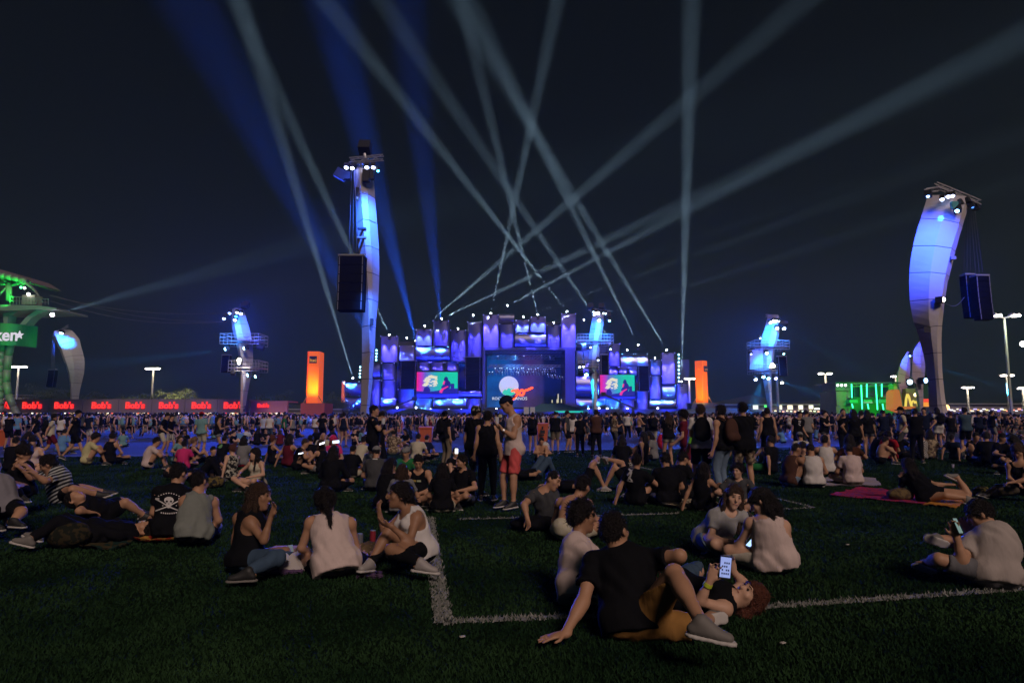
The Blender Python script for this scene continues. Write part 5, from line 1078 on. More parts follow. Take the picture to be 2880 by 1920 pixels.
mb.build('arch', yl, r13); pbox('counter', 2542, 1142, 2575, 1150, D13 - 1, 1, oy, r13); pbox('lit_sign', 2600, 1121, 2615, 1131, D13 - 1, .5, glow('sign_red', (1, .06, .03), .9), r13, 0); pbox('lit_sign', 2600, 1131, 2615, 1143, D13 - 1, .5, glow('sign_orange', (1, .35, .04), .9), r13, 0); pbox('wall', 2597, 1075, 2612, 1121, D13 + 1, .6, dg, r13); lens(at(2575, 1110, D13), .3, (1, .8, .4), 3, r13); lens(at(2662, 1145, 104), .4, (1, .55, .15), 4, r13)

# ================================================================ GREEN STRUCTURE AT THE LEFT EDGE
D14 = 95.0; r14 = empty('observation_ride', (at(-20, 1150, D14).x, D14, 0)); tag(r14, 'green lit ride structure with curved arms and a ring screen at the left edge', 'ride')
gsm = mat('ride_steel', (.15, .18, .16), .5, noise=.15)
def curve(pts, r0, name, m, root, D, r1=None, n=8, dd=0):
    mb = MB(); P = [at(x, y, D + dd) for x, y in pts]; N = len(P) - 1
    for i in range(N): mb.tube(P[i], P[i + 1], r0 + ((r1 or r0) - r0) * i / N, r0 + ((r1 or r0) - r0) * (i + 1) / N, n)
    mb.build(name, m, root, True)
def arc(x0, y0, x1, y1, sag, n=10): return [(x0 + (x1 - x0) * i / n - (y1 - y0) / math.hypot(x1 - x0, y1 - y0) * sag * math.sin(math.pi * i / n), y0 + (y1 - y0) * i / n + (x1 - x0) / math.hypot(x1 - x0, y1 - y0) * sag * math.sin(math.pi * i / n)) for i in range(n + 1)]
curve(arc(-120, 790, 75, 792, -18), .45, 'roof_ring', gsm, r14, D14); curve(arc(68, 792, 118, 852, -7), .22, 'rib', gsm, r14, D14, .12); curve(arc(-100, 800, 68, 800, -16), .25, 'roof_ring', gsm, r14, D14, dd=2)
MB().prism([at(x, y, D14 + 1) for x, y in ((-150, 800), (-60, 766), (0, 757), (45, 770), (83, 793), (70, 795), (0, 776), (-60, 782))], (0, 7, 0)).build('roof', mat('ride_roof', (.16, .13, .14), .7, noise=.2), r14)
for x0, y0, x1, y1 in ((26, 795, 26, 845), (-4, 775, 26, 800), (26, 800, -10, 838), (-10, 800, 26, 798), (26, 803, 60, 798)): curve([(x0, y0), (x1, y1)], .42 if x0 == x1 else .16, 'strut', gsm, r14, D14 + 1)
MB().prism([at(x, y, D14 - 2) for x, y in ((-140, 856), (100, 858), (158, 866), (160, 871), (110, 869), (40, 873), (-140, 872))], (0, 7, 0)).build('deck', gsm, r14)
MB().prism([at(x, y, D14 - 1) for x, y in ((120, 868), (140, 872), (110, 882), (88, 894), (72, 912), (55, 912), (75, 890), (95, 876))], (0, 1.6, 0)).build('curved_arm', gsm, r14); MB().prism([at(x, y, D14 - 1) for x, y in ((60, 874), (40, 880), (24, 886), (20, 912), (10, 912), (8, 880))], (0, 1.6, 0)).build('curved_arm', gsm, r14)
mb = MB()
for i in range(13): x = 28 + i * 9; mb.tube(at(x, 833 + i * .6, D14 - 2), at(x, 857, D14 - 2), .04, n=4)
mb.tube(at(28, 833, D14 - 2), at(136, 841, D14 - 2), .05, n=4); mb.tube(at(28, 845, D14 - 2), at(136, 850, D14 - 2), .04, n=4); mb.build('railing', gsm, r14)
MB().box(at(90, 845, D14 - 1), (1.8, 1.5, 1.3)).build('equipment_crate', mat('crate_tan', (.25, .24, .2), .6), r14)
lens(at(147, 885, D14 - 2), .26, (.95, .75, 1), 28, r14); lens(at(80, 827, D14 - 2), .2, (1, 1, .9), 14, r14); lens(at(69, 810, D14), .16, (.9, 1, .9), 10, r14); lens(at(59, 808, D14), .16, (.1, 1, .3), 8, r14)
# ring screen: front arc of a cylinder, with its words
n = 24; V = []; cxs = at(-25, 950, D14).x; rad = at(72, 950, D14).x - cxs; za, zb = at(0, 973, D14).z, at(0, 912, D14).z
for i in range(n + 1):
    a = -math.pi / 2 + (i / n - .5) * math.pi * 1.0; x, y = cxs + math.cos(a + 0) * rad, D14 + math.sin(a) * rad * .8 + 2
    V += [Vector((x, y, za)), Vector((x, y, zb)), Vector((x, y + .3, za)), Vector((x, y + .3, zb))]
mb = MB(); mb.V = V
for i in range(n): o_ = i * 4; mb.F += [[o_, o_ + 4, o_ + 5, o_ + 1], [o_ + 2, o_ + 3, o_ + 7, o_ + 6], [o_ + 1, o_ + 5, o_ + 7, o_ + 3], [o_, o_ + 2, o_ + 6, o_ + 4]]
gsn = mat('ring_green', (.01, .05, .02), .4); t = gsn.node_tree; bs = t.nodes['Principled BSDF']; tc = t.nodes.new('ShaderNodeTexCoord'); nz = t.nodes.new('ShaderNodeTexWave'); nz.inputs['Scale'].default_value = .10; nz.inputs['Distortion'].default_value = 3; rp = t.nodes.new('ShaderNodeValToRGB')
rp.color_ramp.elements[0].color = (.0, .10, .03, 1); rp.color_ramp.elements[1].color = (.01, .5, .06, 1); t.links.new(tc.outputs['Object'], nz.inputs['Vector']); t.links.new(nz.outputs['Fac'], rp.inputs['Fac']); t.links.new(rp.outputs['Color'], bs.inputs['Emission Color']); bs.inputs['Emission Strength'].default_value = .28
mb.build('ring_screen', gsn, r14)
text_obj('ring_words', 'ken', 2.3, glow('ring_white', (.75, .7, .8), .9), at(17, 943, D14 - rad * .8 + 1.6), r14, align='CENTER', offset=.06)
st_ = [(at(54, 942, D14 - rad * .8 + 2.6) + Vector((math.sin(i * math.pi / 5) * (.62 if i % 2 == 0 else .28), 0, math.cos(i * math.pi / 5) * (.62 if i % 2 == 0 else .28)))) for i in range(10)]
MB().prism(st_, (0, .1, 0)).build('ring_star', MATS['ring_white'], r14)
curve(arc(6, 970, 2, 1160, 5), .5, 'leg', gsm, r14, D14, .45); curve([(30, 970), (24, 1000), (20, 1040), (18, 1075), (24, 1110), (38, 1145), (56, 1180), (58, 1190)], .5, 'leg', gsm, r14, D14, .45); curve([(-30, 970), (-36, 1190)], .75, 'leg', gsm, r14, D14)
spot('ride_flood', at(10, 850, D14 - 3), at(20, 790, D14), 3800, 120, (.02, 1, .08), blend=1, soft=.4); spot('ride_flood', at(70, 950, D14 - 10), at(90, 880, D14), 2500, 90, (.1, 1, .4), blend=1, soft=.4); spot('ride_flood', at(-5, 1100, D14 - 6), at(8, 1050, D14), 900, 80, (.02, 1, .08), blend=1, soft=.4)
# power lines from the ride to the gangway tower
for k, (y0, y1, sg) in enumerate(((832, 880, 20), (846, 905, 26), (828, 905, 22))):
    o = None; mb = MB(); pts = arc(140, y0, 640, y1, sg, 14)
    for a, b in zip(pts[:-1], pts[1:]): mb.tube(at(*a, 100), at(*b, 100), .03, n=4)
    o = mb.build('cable', mat('cable_grey', (.12, .12, .13), .6)); tag(o, ['upper thin cable between the left ride and gangway tower', 'lowest thin cable between the left ride and gangway tower', 'middle thin cable between the left ride and gangway tower'][k], 'cable')

# ================================================================ TREES BEHIND THE STALLS
leafm = [mat('leaves_%d' % i, c, .7, noise=.5, nscale=.7) for i, c in enumerate(((.05, .075, .03), (.09, .11, .03), (.03, .05, .025)))]
def tree(px, D, h_, w_, label, k, seed):
    g = np.random.default_rng(seed); p = on_ground(px, D); r = empty('tree', p); tag(r, label, 'tree', 'trees behind the stalls')
    MB().tube(p, p + Vector((.2, 0, h_ * .45)), .22, .13, 7).build('trunk', mat('bark', (.06, .045, .03), .9, noise=.3), r)
    mb = MB()
    for i in range(6): a = g.random() * 6.28; mb.tube(p + Vector((.1, 0, h_ * .38)), p + Vector((math.cos(a) * w_ * .3, math.sin(a) * w_ * .3, h_ * (.6 + .25 * g.random()))), .09, .03, 5)
    mb.build('branches', MATS['bark'], r)
    n = 2600; cl = g.normal(size=(26, 3)) * [w_ * .24, w_ * .24, h_ * .13] + [0, 0, h_ * .68]; c = cl[g.integers(0, 26, n)] + g.normal(size=(n, 3)) * [w_ * .07, w_ * .07, h_ * .05]
    u = g.normal(size=(n, 3)); u /= np.linalg.norm(u, axis=1)[:, None]; v = np.cross(u, g.normal(size=(n, 3))); v /= np.linalg.norm(v, axis=1)[:, None]; s_ = .13
    V = np.stack([c - u * s_, c + v * s_ * .6, c + u * s_, c - v * s_ * .6], 1).reshape(-1, 3); me = mesh('crown', V, np.arange(n * 4).reshape(-1, 4)); me.materials.append(leafm[k]); me2 = link(bpy.data.objects.new('crown', me), r)
for i, (px, D, h_, w_, k, lb) in enumerate(((492, 118, 6.2, 6.0, 1, 'bright lit bushy tree right of the left street lamp'), (520, 121, 5.4, 4.5, 1, 'smaller lit tree touching the bright bushy tree'), (380, 121, 5.6, 5.5, 0, 'dim tree left of the left street lamp post'), (415, 124, 5.2, 5, 0, 'low dim tree right at the left street lamp post'), (90, 142, 7, 8, 2, 'dark tree behind the leftmost street lamp'), (130, 145, 8, 9, 2, 'dark tree between ride and grey curved tower'),
    (290, 150, 7, 9, 2, 'dark tree mass right of the grey curved tower'), (600, 140, 5.8, 7, 2, 'dark tree left of the gangway tower'), (935, 150, 6.2, 6, 0, 'dim tree between orange pillar and stage'), (960, 155, 5.5, 6, 2, 'dark tree touching the left stage wing'), (760, 150, 6.5, 9, 2, 'dark tree behind the plum stall'))):
    tree(px, D, h_, w_, lb, k, 100 + i)
spot('tree_light', at(450, 1035, 112), at(495, 1110, 118), 5000, 80, (1, .9, .5), blend=1)
spot('tree_light', at(440, 1035, 112), at(395, 1115, 121), 1500, 80, (1, .9, .5), blend=1)
# far dark hills
mb = MB(); xs = np.linspace(-900, 900, 61); zs = [3 + 5 * (math.sin(i * .7) + math.sin(i * 1.9 + 1) + 2) for i in range(61)]
mb.V = [Vector((x, 560, -1)) for x in xs] + [Vector((x, 600, z)) for x, z in zip(xs, zs)] + [Vector((x, 760, -1)) for x in xs]
mb.F = [[i, i + 1, 62 + i, 61 + i] for i in range(60)] + [[61 + i, 62 + i, 123 + i, 122 + i] for i in range(60)]
o = mb.build('hills', mat('hill_dark', (.012, .018, .014), .95, noise=.4, nscale=.05)); o['kind'] = 'structure'

# ================================================================ CROWD FLOODS: blue light falling on the plaza
for a, b, e, dg, c in ((at(1000, 500, 50), on_ground(1050, 40), 30000, 60, (.02, .08, 1)), (at(2650, 560, 52), on_ground(2650, 42), 30000, 62, (.02, .07, 1)), (at(690, 880, 100), on_ground(500, 55), 260000, 70, (.02, .07, 1)), (at(1000, 500, 52), on_ground(300, 42), 40000, 50, (.02, .09, 1)),
    (at(1680, 900, 118), on_ground(1550, 62), 160000, 60, (.02, .10, 1)), (at(2180, 900, 118), on_ground(2150, 62), 200000, 56, (.02, .07, 1)), (at(2650, 560, 54), on_ground(2750, 60), 100000, 80, (.02, .07, 1)), (at(1000, 480, 52), on_ground(800, 70), 120000, 80, (.03, .07, 1)), (at(2180, 900, 118), on_ground(1900, 90), 200000, 60, (.05, .2, 1)),
    (at(1400, 990, SD - 2), on_ground(1440, 75), 90000, 60, (.02, .14, 1)), (at(500, 1035, 112), on_ground(345, 74), 9000, 30, (.02, .7, 1))):
    spot('plaza_flood', a, b, e * .55, dg, c, blend=.9, soft=.5)
# ================================================================ PEOPLE IN THE FOREGROUND, each posed by hand
def ray(px, py):
    u = (px - 1440) / FPX; v = (960 - py) / FPX; return unit([u, _c - v * _s, _s + v * _c])
CAMP = np.array([0, 0, CAM_H])
def reach(P, px, py, L, sgn, zmin=.06):
    d = ray(px, py); o = CAMP - P; b = o @ d; c = o @ o - L * L; disc = b * b - c
    t = -b if disc < 0 else (-b + math.sqrt(disc) if sgn > 0 else -b - math.sqrt(disc))
    if abs(sgn) != 1 and disc >= 0: t = -b + math.sqrt(disc) * sgn
    Q = CAMP + d * t
    v = Q - P; n = np.linalg.norm(v)
    if n > L * 1.12: Q = P + v / n * L * 1.12
    if Q[2] < zmin: Q[2] = zmin
    return Q
def cust(label, base, j, hf, sp, s=1.0, h=.012, hu=None, extra=None, D=None, baglabel=None, **kw):
    fem = sp.get('f', 0); sp['s'] = s; b = G(*base) if D is None else on_ground(base[0], D); D0 = b.y
    J = {}; pz = at(j['pel'][0], j['pel'][1], D0 + (j['pel'][2] if len(j['pel']) > 2 else 0)); P = NP(pz); P[2] = max(P[2], .115 * s); J['pel'] = P
    J['neck'] = reach(P, *j['neck'][:2], .49 * s, j['neck'][2]); up = unit(J['neck'] - P)
    J['mid'] = P + (J['neck'] - P) * .45 + NP(j.get('slump', (0, 0, 0)))
    for e in 'LR': 
        q = reach(J['neck'] - up * .045 * s, *j['sh' + e][:2], (.168 - .018 * fem) * s, j['sh' + e][2]); J['sh' + e] = q
    rt = unit(J['shR'] - J['shL']); hv = unit(hf); J['hf'] = hv; J['head'] = reach(J['neck'], *j['head'][:2], .175 * s, j['head'][2])
    J['hu'] = NP(hu) if hu is not None else unit(unit(J['head'] - hv * .03 - J['neck']) + np.array([0, 0, .3]))
    for e, sg in (('L', -1), ('R', 1)):
        J['el' + e] = reach(J['sh' + e], *j['el' + e][:2], .285 * s, j['el' + e][2], .04); J['wr' + e] = reach(J['el' + e], *j['wr' + e][:2], .25 * s, j['wr' + e][2], .035)
        hip = P + rt * .088 * sg * s; J['kn' + e] = reach(hip, *j['kn' + e][:2], .43 * s, j['kn' + e][2], .07); J['an' + e] = reach(J['kn' + e], *j['an' + e][:2], .42 * s, j['an' + e][2], .06)
        tv = NP(j['to' + e]); J['to' + e] = J['an' + e] + unit(tv) * .18 * s
    for k, v in (extra or {}).items(): J[k] = NP(v) if hasattr(v, '__len__') else v
    f = person_fields(J, sp, h, True); root = empty('person', b); tag(root, label, 'person'); place_fields(f, root, NP(b), sp, label, baglabel=baglabel); return root, J, f
def hold(name, label, cat, mb_fn, m, loc):
    o = mb_fn.build(name, m); tag(o, label, cat); return o
def phone(c, up_v, n_v, label, col=(.55, .7, 1), st=1.6, w_=.07, l_=.14, icons=False):
    c = Vector(c); u = Vector(up_v).normalized(); n_ = Vector(n_v).normalized(); r_ = u.cross(n_).normalized(); n_ = r_.cross(u); M = Matrix((r_, n_, u)).transposed()
    root = empty('phone', c); tag(root, label, 'phone'); MB().box(c, (w_, .010, l_), M).build('phone_body', blackm, root)
    MB().box(c + n_ * .0065, (w_ * .9, .003, l_ * .88), M).build('phone_screen', glow('phone_%s' % st, col, st), root)
    if icons:
        for i in range(4):
            for k in range(4):
                if (i + k * 3) % 5 == 4: continue
                MB().box(c + n_ * .0092 + r_ * (-.021 + .014 * i) + u * (-.042 + .024 * k), (.009, .002, .012), M).build('screen_icon', mat('icon_dark', (.02, .03, .12), .5), root)
    spot('phone_glow', c + n_ * .03, c + n_ * .5, .5 * st, 120, col, blend=1, soft=.04); return root
def cup(c, label, m, r=.037, h_=.11, cat='cup', name='cup'):
    o = MB().tube(c, Vector(c) + Vector((0, 0, h_)), r * .8, r, 14).build(name, m); tag(o, label, cat); return o
def toward(*v): return v

tan_c = cloth((.26, .135, .04)); tanktan = cloth((.30, .26, .245)); pinkw = cloth((.50, .405, .38)); salmon = cloth((.52, .085, .085)); greytee = cloth((.32, .28, .26)); lgrey = cloth((.30, .30, .30)); creamc = cloth((.40, .37, .31)); greyv = cloth((.16, .175, .16))
# 1 reclining man in black in front
p1, J1, F1 = cust('person in black T-shirt leaning back on one hand, tan shorts, nearest of all', (1800, 1800),
  dict(pel=(1778, 1752, .05), neck=(1748, 1548, .4), head=(1728, 1492, -.3), shL=(1668, 1578, -.5), shR=(1835, 1572, .6), elL=(1640, 1690, -1), wrL=(1588, 1782, -1), elR=(1912, 1562, -.6), wrR=(1868, 1590, 1),
       knR=(1896, 1612, -1), anR=(1972, 1748, -1), knL=(1960, 1765, -1), anL=(2004, 1782, 1), toR=(1, -.35, -.12), toL=(-1, -.15, -.1), slump=(0, 0, 0)),
  (.62, .78, -.05), look(skin='tan', tc=K, bc=tan_c, hair='short', hc=HB, shoe=SHG, hem=.10, short=.93, face=1, bulk=1.06), s=1.06, h=.0095,
  extra=dict(hdL=(-1, -.25, -.10), hnL=(-.1, 0, 1), curlL=.10, soleL=(.15, -1, .12), thL=-1, spreadL=1.3))
# 2 man in white tee and plaid shorts behind him
cust('person with thick dark hair, white T-shirt and plaid shorts, profile to the right', (1620, 1702),
  dict(pel=(1622, 1650), neck=(1625, 1520, .4), head=(1638, 1452, 1), shR=(1632, 1548, -1), shL=(1640, 1530, 1), elR=(1668, 1622, -.5), wrR=(1722, 1560, 1), elL=(1700, 1590, 1), wrL=(1740, 1560, .3),
       knR=(1718, 1665, -.4), anR=(1640, 1692, 1), knL=(1745, 1630, 1), anL=(1700, 1690, -.4), toR=(-1, -.3, -.2), toL=(1, 0, -.1)),
  (1, .10, -.05), look(skin='brown', tc=pinkw, bc=CHK, hair='curly', hc=HB, shoe=None, face=1, hem=.12), s=.99)
# 3 shirtless man
cust('shirtless person seen from behind, short dark hair, beige shorts', (1610, 1508),
  dict(pel=(1600, 1492), neck=(1622, 1402, .7), head=(1640, 1365, .5), shL=(1578, 1412, -.3), shR=(1652, 1416, .5), elL=(1560, 1465, 1), wrL=(1600, 1480, 1), elR=(1672, 1462, .6), wrR=(1702, 1462, 1),
       knR=(1700, 1475, .8), anR=(1640, 1500, 1), knL=(1560, 1485, 1), anL=(1610, 1505, .5), toR=(-1, .3, 0), toL=(1, .3, 0), slump=(-.03, -.05, 0)),
  (.6, .75, -.3), look(skin='tan', top=None, bc=CRM, hair='short', hc=HB, shoe=None, face=1), s=1.0, D=8.0)
# 4 man in dark grey tee looking down
cust('person in dark grey T-shirt leaning on one arm beside the shirtless one', (1545, 1470),
  dict(pel=(1548, 1452, .1), neck=(1530, 1378, -.5), head=(1556, 1350, -.6), shR=(1500, 1392, -.5), shL=(1556, 1388, .3), elR=(1474, 1418, -1), wrR=(1483, 1458, -.3), elL=(1575, 1440, -.6), wrL=(1590, 1465, .5),
       knR=(1600, 1445, 1), anR=(1640, 1475, .5), knL=(1620, 1440, 1), anL=(1660, 1470, .5), toR=(1, 0, 0), toL=(1, 0, 0)),
  (.78, -.55, -.35), look(skin='tan', tc=DGR, bc=K, bot='long', hair='buzz', hc=HB, shoe=SHB, face=1), s=1.0, D=8.9)
# 5 woman lying with a phone
p5, J5, F5 = cust('person with reddish hair lying on the grass holding a lit phone above the face', (2060, 1735),
  dict(pel=(1905, 1700, .25), neck=(2062, 1688, -.2), head=(2108, 1676, .2), shR=(2040, 1712, -1), shL=(2052, 1672, 1), elR=(1968, 1690, -.5), wrR=(1996, 1632, -.3), elL=(2092, 1640, .3), wrL=(2062, 1605, -.3),
       knR=(1938, 1612, 1), anR=(1850, 1690, .5), knL=(1960, 1605, 1), anL=(1890, 1672, 1), toR=(-1, 0, 0), toL=(-1, 0, 0)),
  (-.45, -.35, .80), look(f=1, skin='fair', top='tank', tc=K, bot='long', bc=JEAN, hair='long', hc=HRED, hairlen=.22, shoe=SHB, face=1), s=.98, hu=(.85, -.1, .45),
  extra=dict(hdR=(.35, -.2, 1), hnR=(.3, .9, .1), curlR=.25, hairdir=(.9, -.35, -.5), hdL=(-.3, -.2, 1), hnL=(.3, .9, .1)))
ph = at(2040, 1594, J5['wrR'][1] - .04); phone(ph, (.12, 0, 1), (-.05, -1, .15), 'lit phone showing small icons, held up by the lying person', (.40, .5, 1), .7, .08, .155, True)
w0, w1 = Vector(J5['wrR']), Vector(J5['elR']); d_ = (w1 - w0).normalized(); o = MB().tube(w0 + d_ * .02, w0 + d_ * .045, .032, .033, 14).build('wristband', mat('band_yellow', (.45, .55, .03), .6)); tag(o, 'yellow wristband on the arm of the lying person', 'wristband')
# 6 smiling woman
p6, J6, F6 = cust('smiling person with long brown hair, light grey T-shirt and jeans, facing the camera', (2010, 1552),
  dict(pel=(1998, 1525, .1), neck=(2050, 1440, -.5), head=(2064, 1398, -.3), shR=(2010, 1452, -.2), shL=(2088, 1452, -.2), elR=(2000, 1512, -.6), wrR=(2048, 1522, -.8), elL=(2100, 1500, .6), wrL=(2070, 1528, -.8),
       knR=(2012, 1530, -1), anR=(2050, 1548, .4), knL=(2070, 1532, -1), anL=(2010, 1548, .5), toR=(1, 0, -.1), toL=(-1, 0, -.1)),
  (-.02, -1, -.02), look(f=1, skin='fair', tc=lgrey, bot='long', bc=LJEAN, hair='long', hc=HBR, hairfront=1, hairlen=.32, shoe=SHB, face=1), s=.98, h=.0105, D=7.25)
# 7 woman in white tank
p7, J7, F7 = cust('person with long black hair, loose white tank top and pale trousers, half turned away', (2170, 1610),
  dict(pel=(2180, 1580), neck=(2148, 1458, -.1), head=(2140, 1412, .3), shL=(2112, 1470, .2), shR=(2204, 1478, -.3), elL=(2082, 1530, .4), wrL=(2068, 1522, 1), elR=(2222, 1545, .5), wrR=(2150, 1545, 1),
       knL=(2050, 1548, .3), anL=(2110, 1592, .6), knR=(2120, 1560, 1), anR=(2070, 1590, .3), toL=(1, .2, 0), toR=(-1, .2, 0), slump=(.04, -.03, 0)),
  (-.75, .35, -.5), look(f=1, skin='fair', top='tank', tc=pinkw, bot='long', bc=creamc, hair='long', hc=HB, hairlen=.20, shoe=None, face=1, hem=.09), s=1.04)
phone((J7['wrL'][0] + .12, J7['wrL'][1] - .1, J7['wrL'][2]), (.6, .2, .5), (-.2, -.3, 1), 'small lit phone between the smiling person and the one in the white tank top', (.4, .6, 1), 1.6, .06, .1)
# 8 man at the right with phone
p8, J8, F8 = cust('person in light grey T-shirt and grey shorts looking at a phone at the right', (2800, 1652),
  dict(pel=(2798, 1622), neck=(2782, 1488, .2), head=(2754, 1446, -.1), shL=(2728, 1520, -.6), shR=(2826, 1500, .8), elL=(2706, 1574, -.8), wrL=(2690, 1508, -.3), elR=(2740, 1540, 1), wrR=(2722, 1492, -.3),
       knL=(2640, 1572, -.5), anL=(2606, 1582, 1), knR=(2700, 1528, 1), anR=(2634, 1512, -.5), toL=(-1, -.25, .38), toR=(-1, -.2, .35), slump=(.06, -.03, .02)),
  (-.72, .35, -.42), look(skin='tan', tc=greytee, bc=cloth((.12, .12, .13)), hair='short', hc=HB, shoe=SHG, face=1, bulk=.97, hem=.09), s=1.0, extra=dict(soleR=(-.35, -.9, -.3), soleL=(-.5, -.7, -.6)))
phone(at(2692, 1478, J8['wrL'][1] - .02), (-.15, .35, .9), (.45, -.6, .5), 'phone with pale green screen in the hands of the person in grey at right', (.45, .7, .65), .35)
# 9 woman at left with drink
p9, J9, F9 = cust('drinking person with long brown hair, black tank top and jeans, profile to the right', (700, 1612),
  dict(pel=(692, 1575), neck=(712, 1440, .2), head=(732, 1396, -.1), shR=(704, 1468, -.8), shL=(672, 1456, .8), elR=(742, 1520, -.7), wrR=(762, 1452, -.1), elL=(664, 1505, .3), wrL=(655, 1556, .5),
       knR=(778, 1568, -.8), anR=(700, 1606, -.5), knL=(800, 1552, .4), anL=(735, 1592, -.4), toR=(-1, -.2, 0), toL=(-1, -.4, 0)),
  (1, -.15, -.02), look(f=1, skin='brown', top='tank', tc=K, bot='long', bc=JEAN, hair='long', hc=HBR, hairlen=.20, hairfront=1, shoe=SHB, solem=SHG, face=1), s=1.0, extra=dict(hdR=(.35, 0, 1)))
# 10 woman seen from behind
p10, J10, F10 = cust('person with a black ponytail in a pinkish white tank top seen squarely from behind', (945, 1622),
  dict(pel=(945, 1590), neck=(925, 1455, .5), head=(916, 1412, .4), shL=(876, 1468, 0), shR=(988, 1470, 0), elL=(848, 1540, .3), wrL=(885, 1562, 1), elR=(1002, 1540, .4), wrR=(985, 1560, 1),
       knL=(860, 1570, 1), anL=(940, 1590, 1), knR=(1020, 1572, 1), anR=(930, 1592, 1), toL=(1, .3, 0), toR=(-1, .3, 0), slump=(0, -.05, 0)),
  (-.12, .92, -.35), look(f=1, skin='tan', top='tank', tc=pinkw, bot='long', bc=K, hair='pony', hc=HB, shoe=SHB, hem=.11, bulk=1.05), s=1.07)
# 11 woman profile left
p11, J11, F11 = cust('eating person in white tank top and black leggings, profile to the left', (1130, 1600),
  dict(pel=(1178, 1548), neck=(1150, 1432, -.1), head=(1124, 1392, -.2), shL=(1172, 1456, -.7), shR=(1138, 1445, .7), elL=(1152, 1522, -.6), wrL=(1098, 1478, -.5), elR=(1082, 1492, .2), wrR=(1068, 1448, -.2),
       knL=(1100, 1545, -1), anL=(1182, 1580, -.4), knR=(1095, 1492, -.3), anR=(1042, 1580, -.4), toL=(1, -.1, -.1), toR=(-.35, -.9, .15)),
  (-.95, -.25, .12), look(f=1, skin='brown', top='tank', tc=WHT, bot='long', bc=K, hair='pony', hc=HB, shoe=SHW, face=1), s=1.0, extra=dict(hdR=(-.2, 0, 1), hdL=(-1, 0, .3)))
# 12, 13 grey tank and skull tee
cust('person in a grey-green tank top seen from behind on a red blanket', (545, 1515),
  dict(pel=(545, 1496), neck=(562, 1394, .4), head=(562, 1356, .3), shL=(520, 1408, -.2), shR=(598, 1410, .3), elL=(508, 1462, 1), wrL=(540, 1480, 1), elR=(614, 1462, .2), wrR=(598, 1485, 1),
       knL=(520, 1470, 1), anL=(580, 1500, 1), knR=(610, 1480, 1), anR=(560, 1500, 1), toL=(1, .3, 0), toR=(-1, .3, 0), slump=(-.03, -.04, 0)),
  (.35, .9, -.3), look(skin='tan', top='tank', tc=greyv, bc=K, hair='short', hc=HB, shoe=SHB, hem=.10), s=1.03, D=7.7)
pS, JS, FS = cust('person in a black T-shirt with a white skull and crossed sabres on the back', (478, 1500),
  dict(pel=(480, 1480), neck=(498, 1368, .3), head=(504, 1333, .3), shL=(446, 1382, -.1), shR=(540, 1390, .1), elL=(432, 1440, .3), wrL=(455, 1455, 1), elR=(552, 1440, .6), wrR=(520, 1460, 1),
       knL=(430, 1460, 1), anL=(480, 1490, 1), knR=(540, 1460, 1), anR=(480, 1490, 1), toL=(1, .3, 0), toR=(-1, .3, 0), slump=(0, -.04, 0)),
  (.35, .9, -.35), look(skin='tan', tc=K, bc=K, bot='long', hair='short', hc=HB, shoe=SHB, hem=.12, bulk=1.05), s=1.02, D=8.1)
# print on the black shirt, laid onto the cloth by ray casting
from mathutils.bvhtree import BVHTree
def printed(root, F, polys, m, name='shirt_print', off=.004, shirt=('shirt', 'tank_top')):
    Vs, Qs = next((f[1], f[2]) for f in F if f[0] in shirt); bvh = BVHTree.FromPolygons([Vector(v) for v in Vs], [tuple(int(i) for i in q) for q in Qs])
    V = []; Fc = []
    par = next(c for c in root.children if c.name.split('.')[0] in shirt)
    for poly in polys:
        idx = []
        for (x, y) in poly:
            d = Vector(ray(x, y)); h_ = bvh.ray_cast(Vector(CAMP), d)
            if h_[0] is None: idx = None; break
            V.append(h_[0] - d * off - root.location); idx.append(len(V) - 1)
        if idx: Fc.append(idx)
    if not Fc: return
    me = mesh(name, V, Fc); me.materials.append(m); link(bpy.data.objects.new(name, me), par)
def strip(pts, w_): 
    out = []
    for (a, b) in zip(pts[:-1], pts[1:]):
        L = math.hypot(b[0] - a[0], b[1] - a[1]); n = (-(b[1] - a[1]) / L * w_ / 2, (b[0] - a[0]) / L * w_ / 2); k = max(1, int(L / 5))
        for i in range(k):
            p, q = [(a[0] + (b[0] - a[0]) * t, a[1] + (b[1] - a[1]) * t) for t in (i / k, (i + 1) / k)]
            out.append([(p[0] + n[0], p[1] + n[1]), (q[0] + n[0], q[1] + n[1]), (q[0] - n[0], q[1] - n[1]), (p[0] - n[0], p[1] - n[1])])
    return out
def blob(cx, cy, rx, ry, n=10):
    return [[(cx, cy), (cx + rx * math.cos(2 * math.pi * i / n), cy + ry * math.sin(2 * math.pi * i / n)), (cx + rx * math.cos(2 * math.pi * (i + 1) / n), cy + ry * math.sin(2 * math.pi * (i + 1) / n))] for i in range(n)]
prw = mat('print_white', (.48, .46, .45), .8); prd = mat('print_dark', (.012, .012, .014), .8)
sk_ = blob(475, 1406, 14, 10) + blob(475, 1418, 9, 6) + blob(474, 1424, 6, 4) + strip([(437, 1402), (452, 1410), (475, 1424), (505, 1436)], 3.4) + strip([(513, 1402), (498, 1410), (475, 1422), (437, 1436)], 3.4) + strip([(437, 1402), (448, 1402)], 5) + strip([(513, 1402), (502, 1402)], 5)
sk_ += [q for i in range(9) for q in blob(446 + i * 7.2, 1396 - 10 * math.sin((i + .5) / 9 * math.pi), 2.2, 1.9, 5)] + [q for i in range(8) for q in strip([(452 + i * 6, 1441 + 2 * math.sin(i / 7 * math.pi)), (455.5 + i * 6, 1441 + 2 * math.sin(i / 7 * math.pi))], 4)] + blob(458, 1421, 2, 2, 5) + blob(496, 1421, 2, 2, 5)
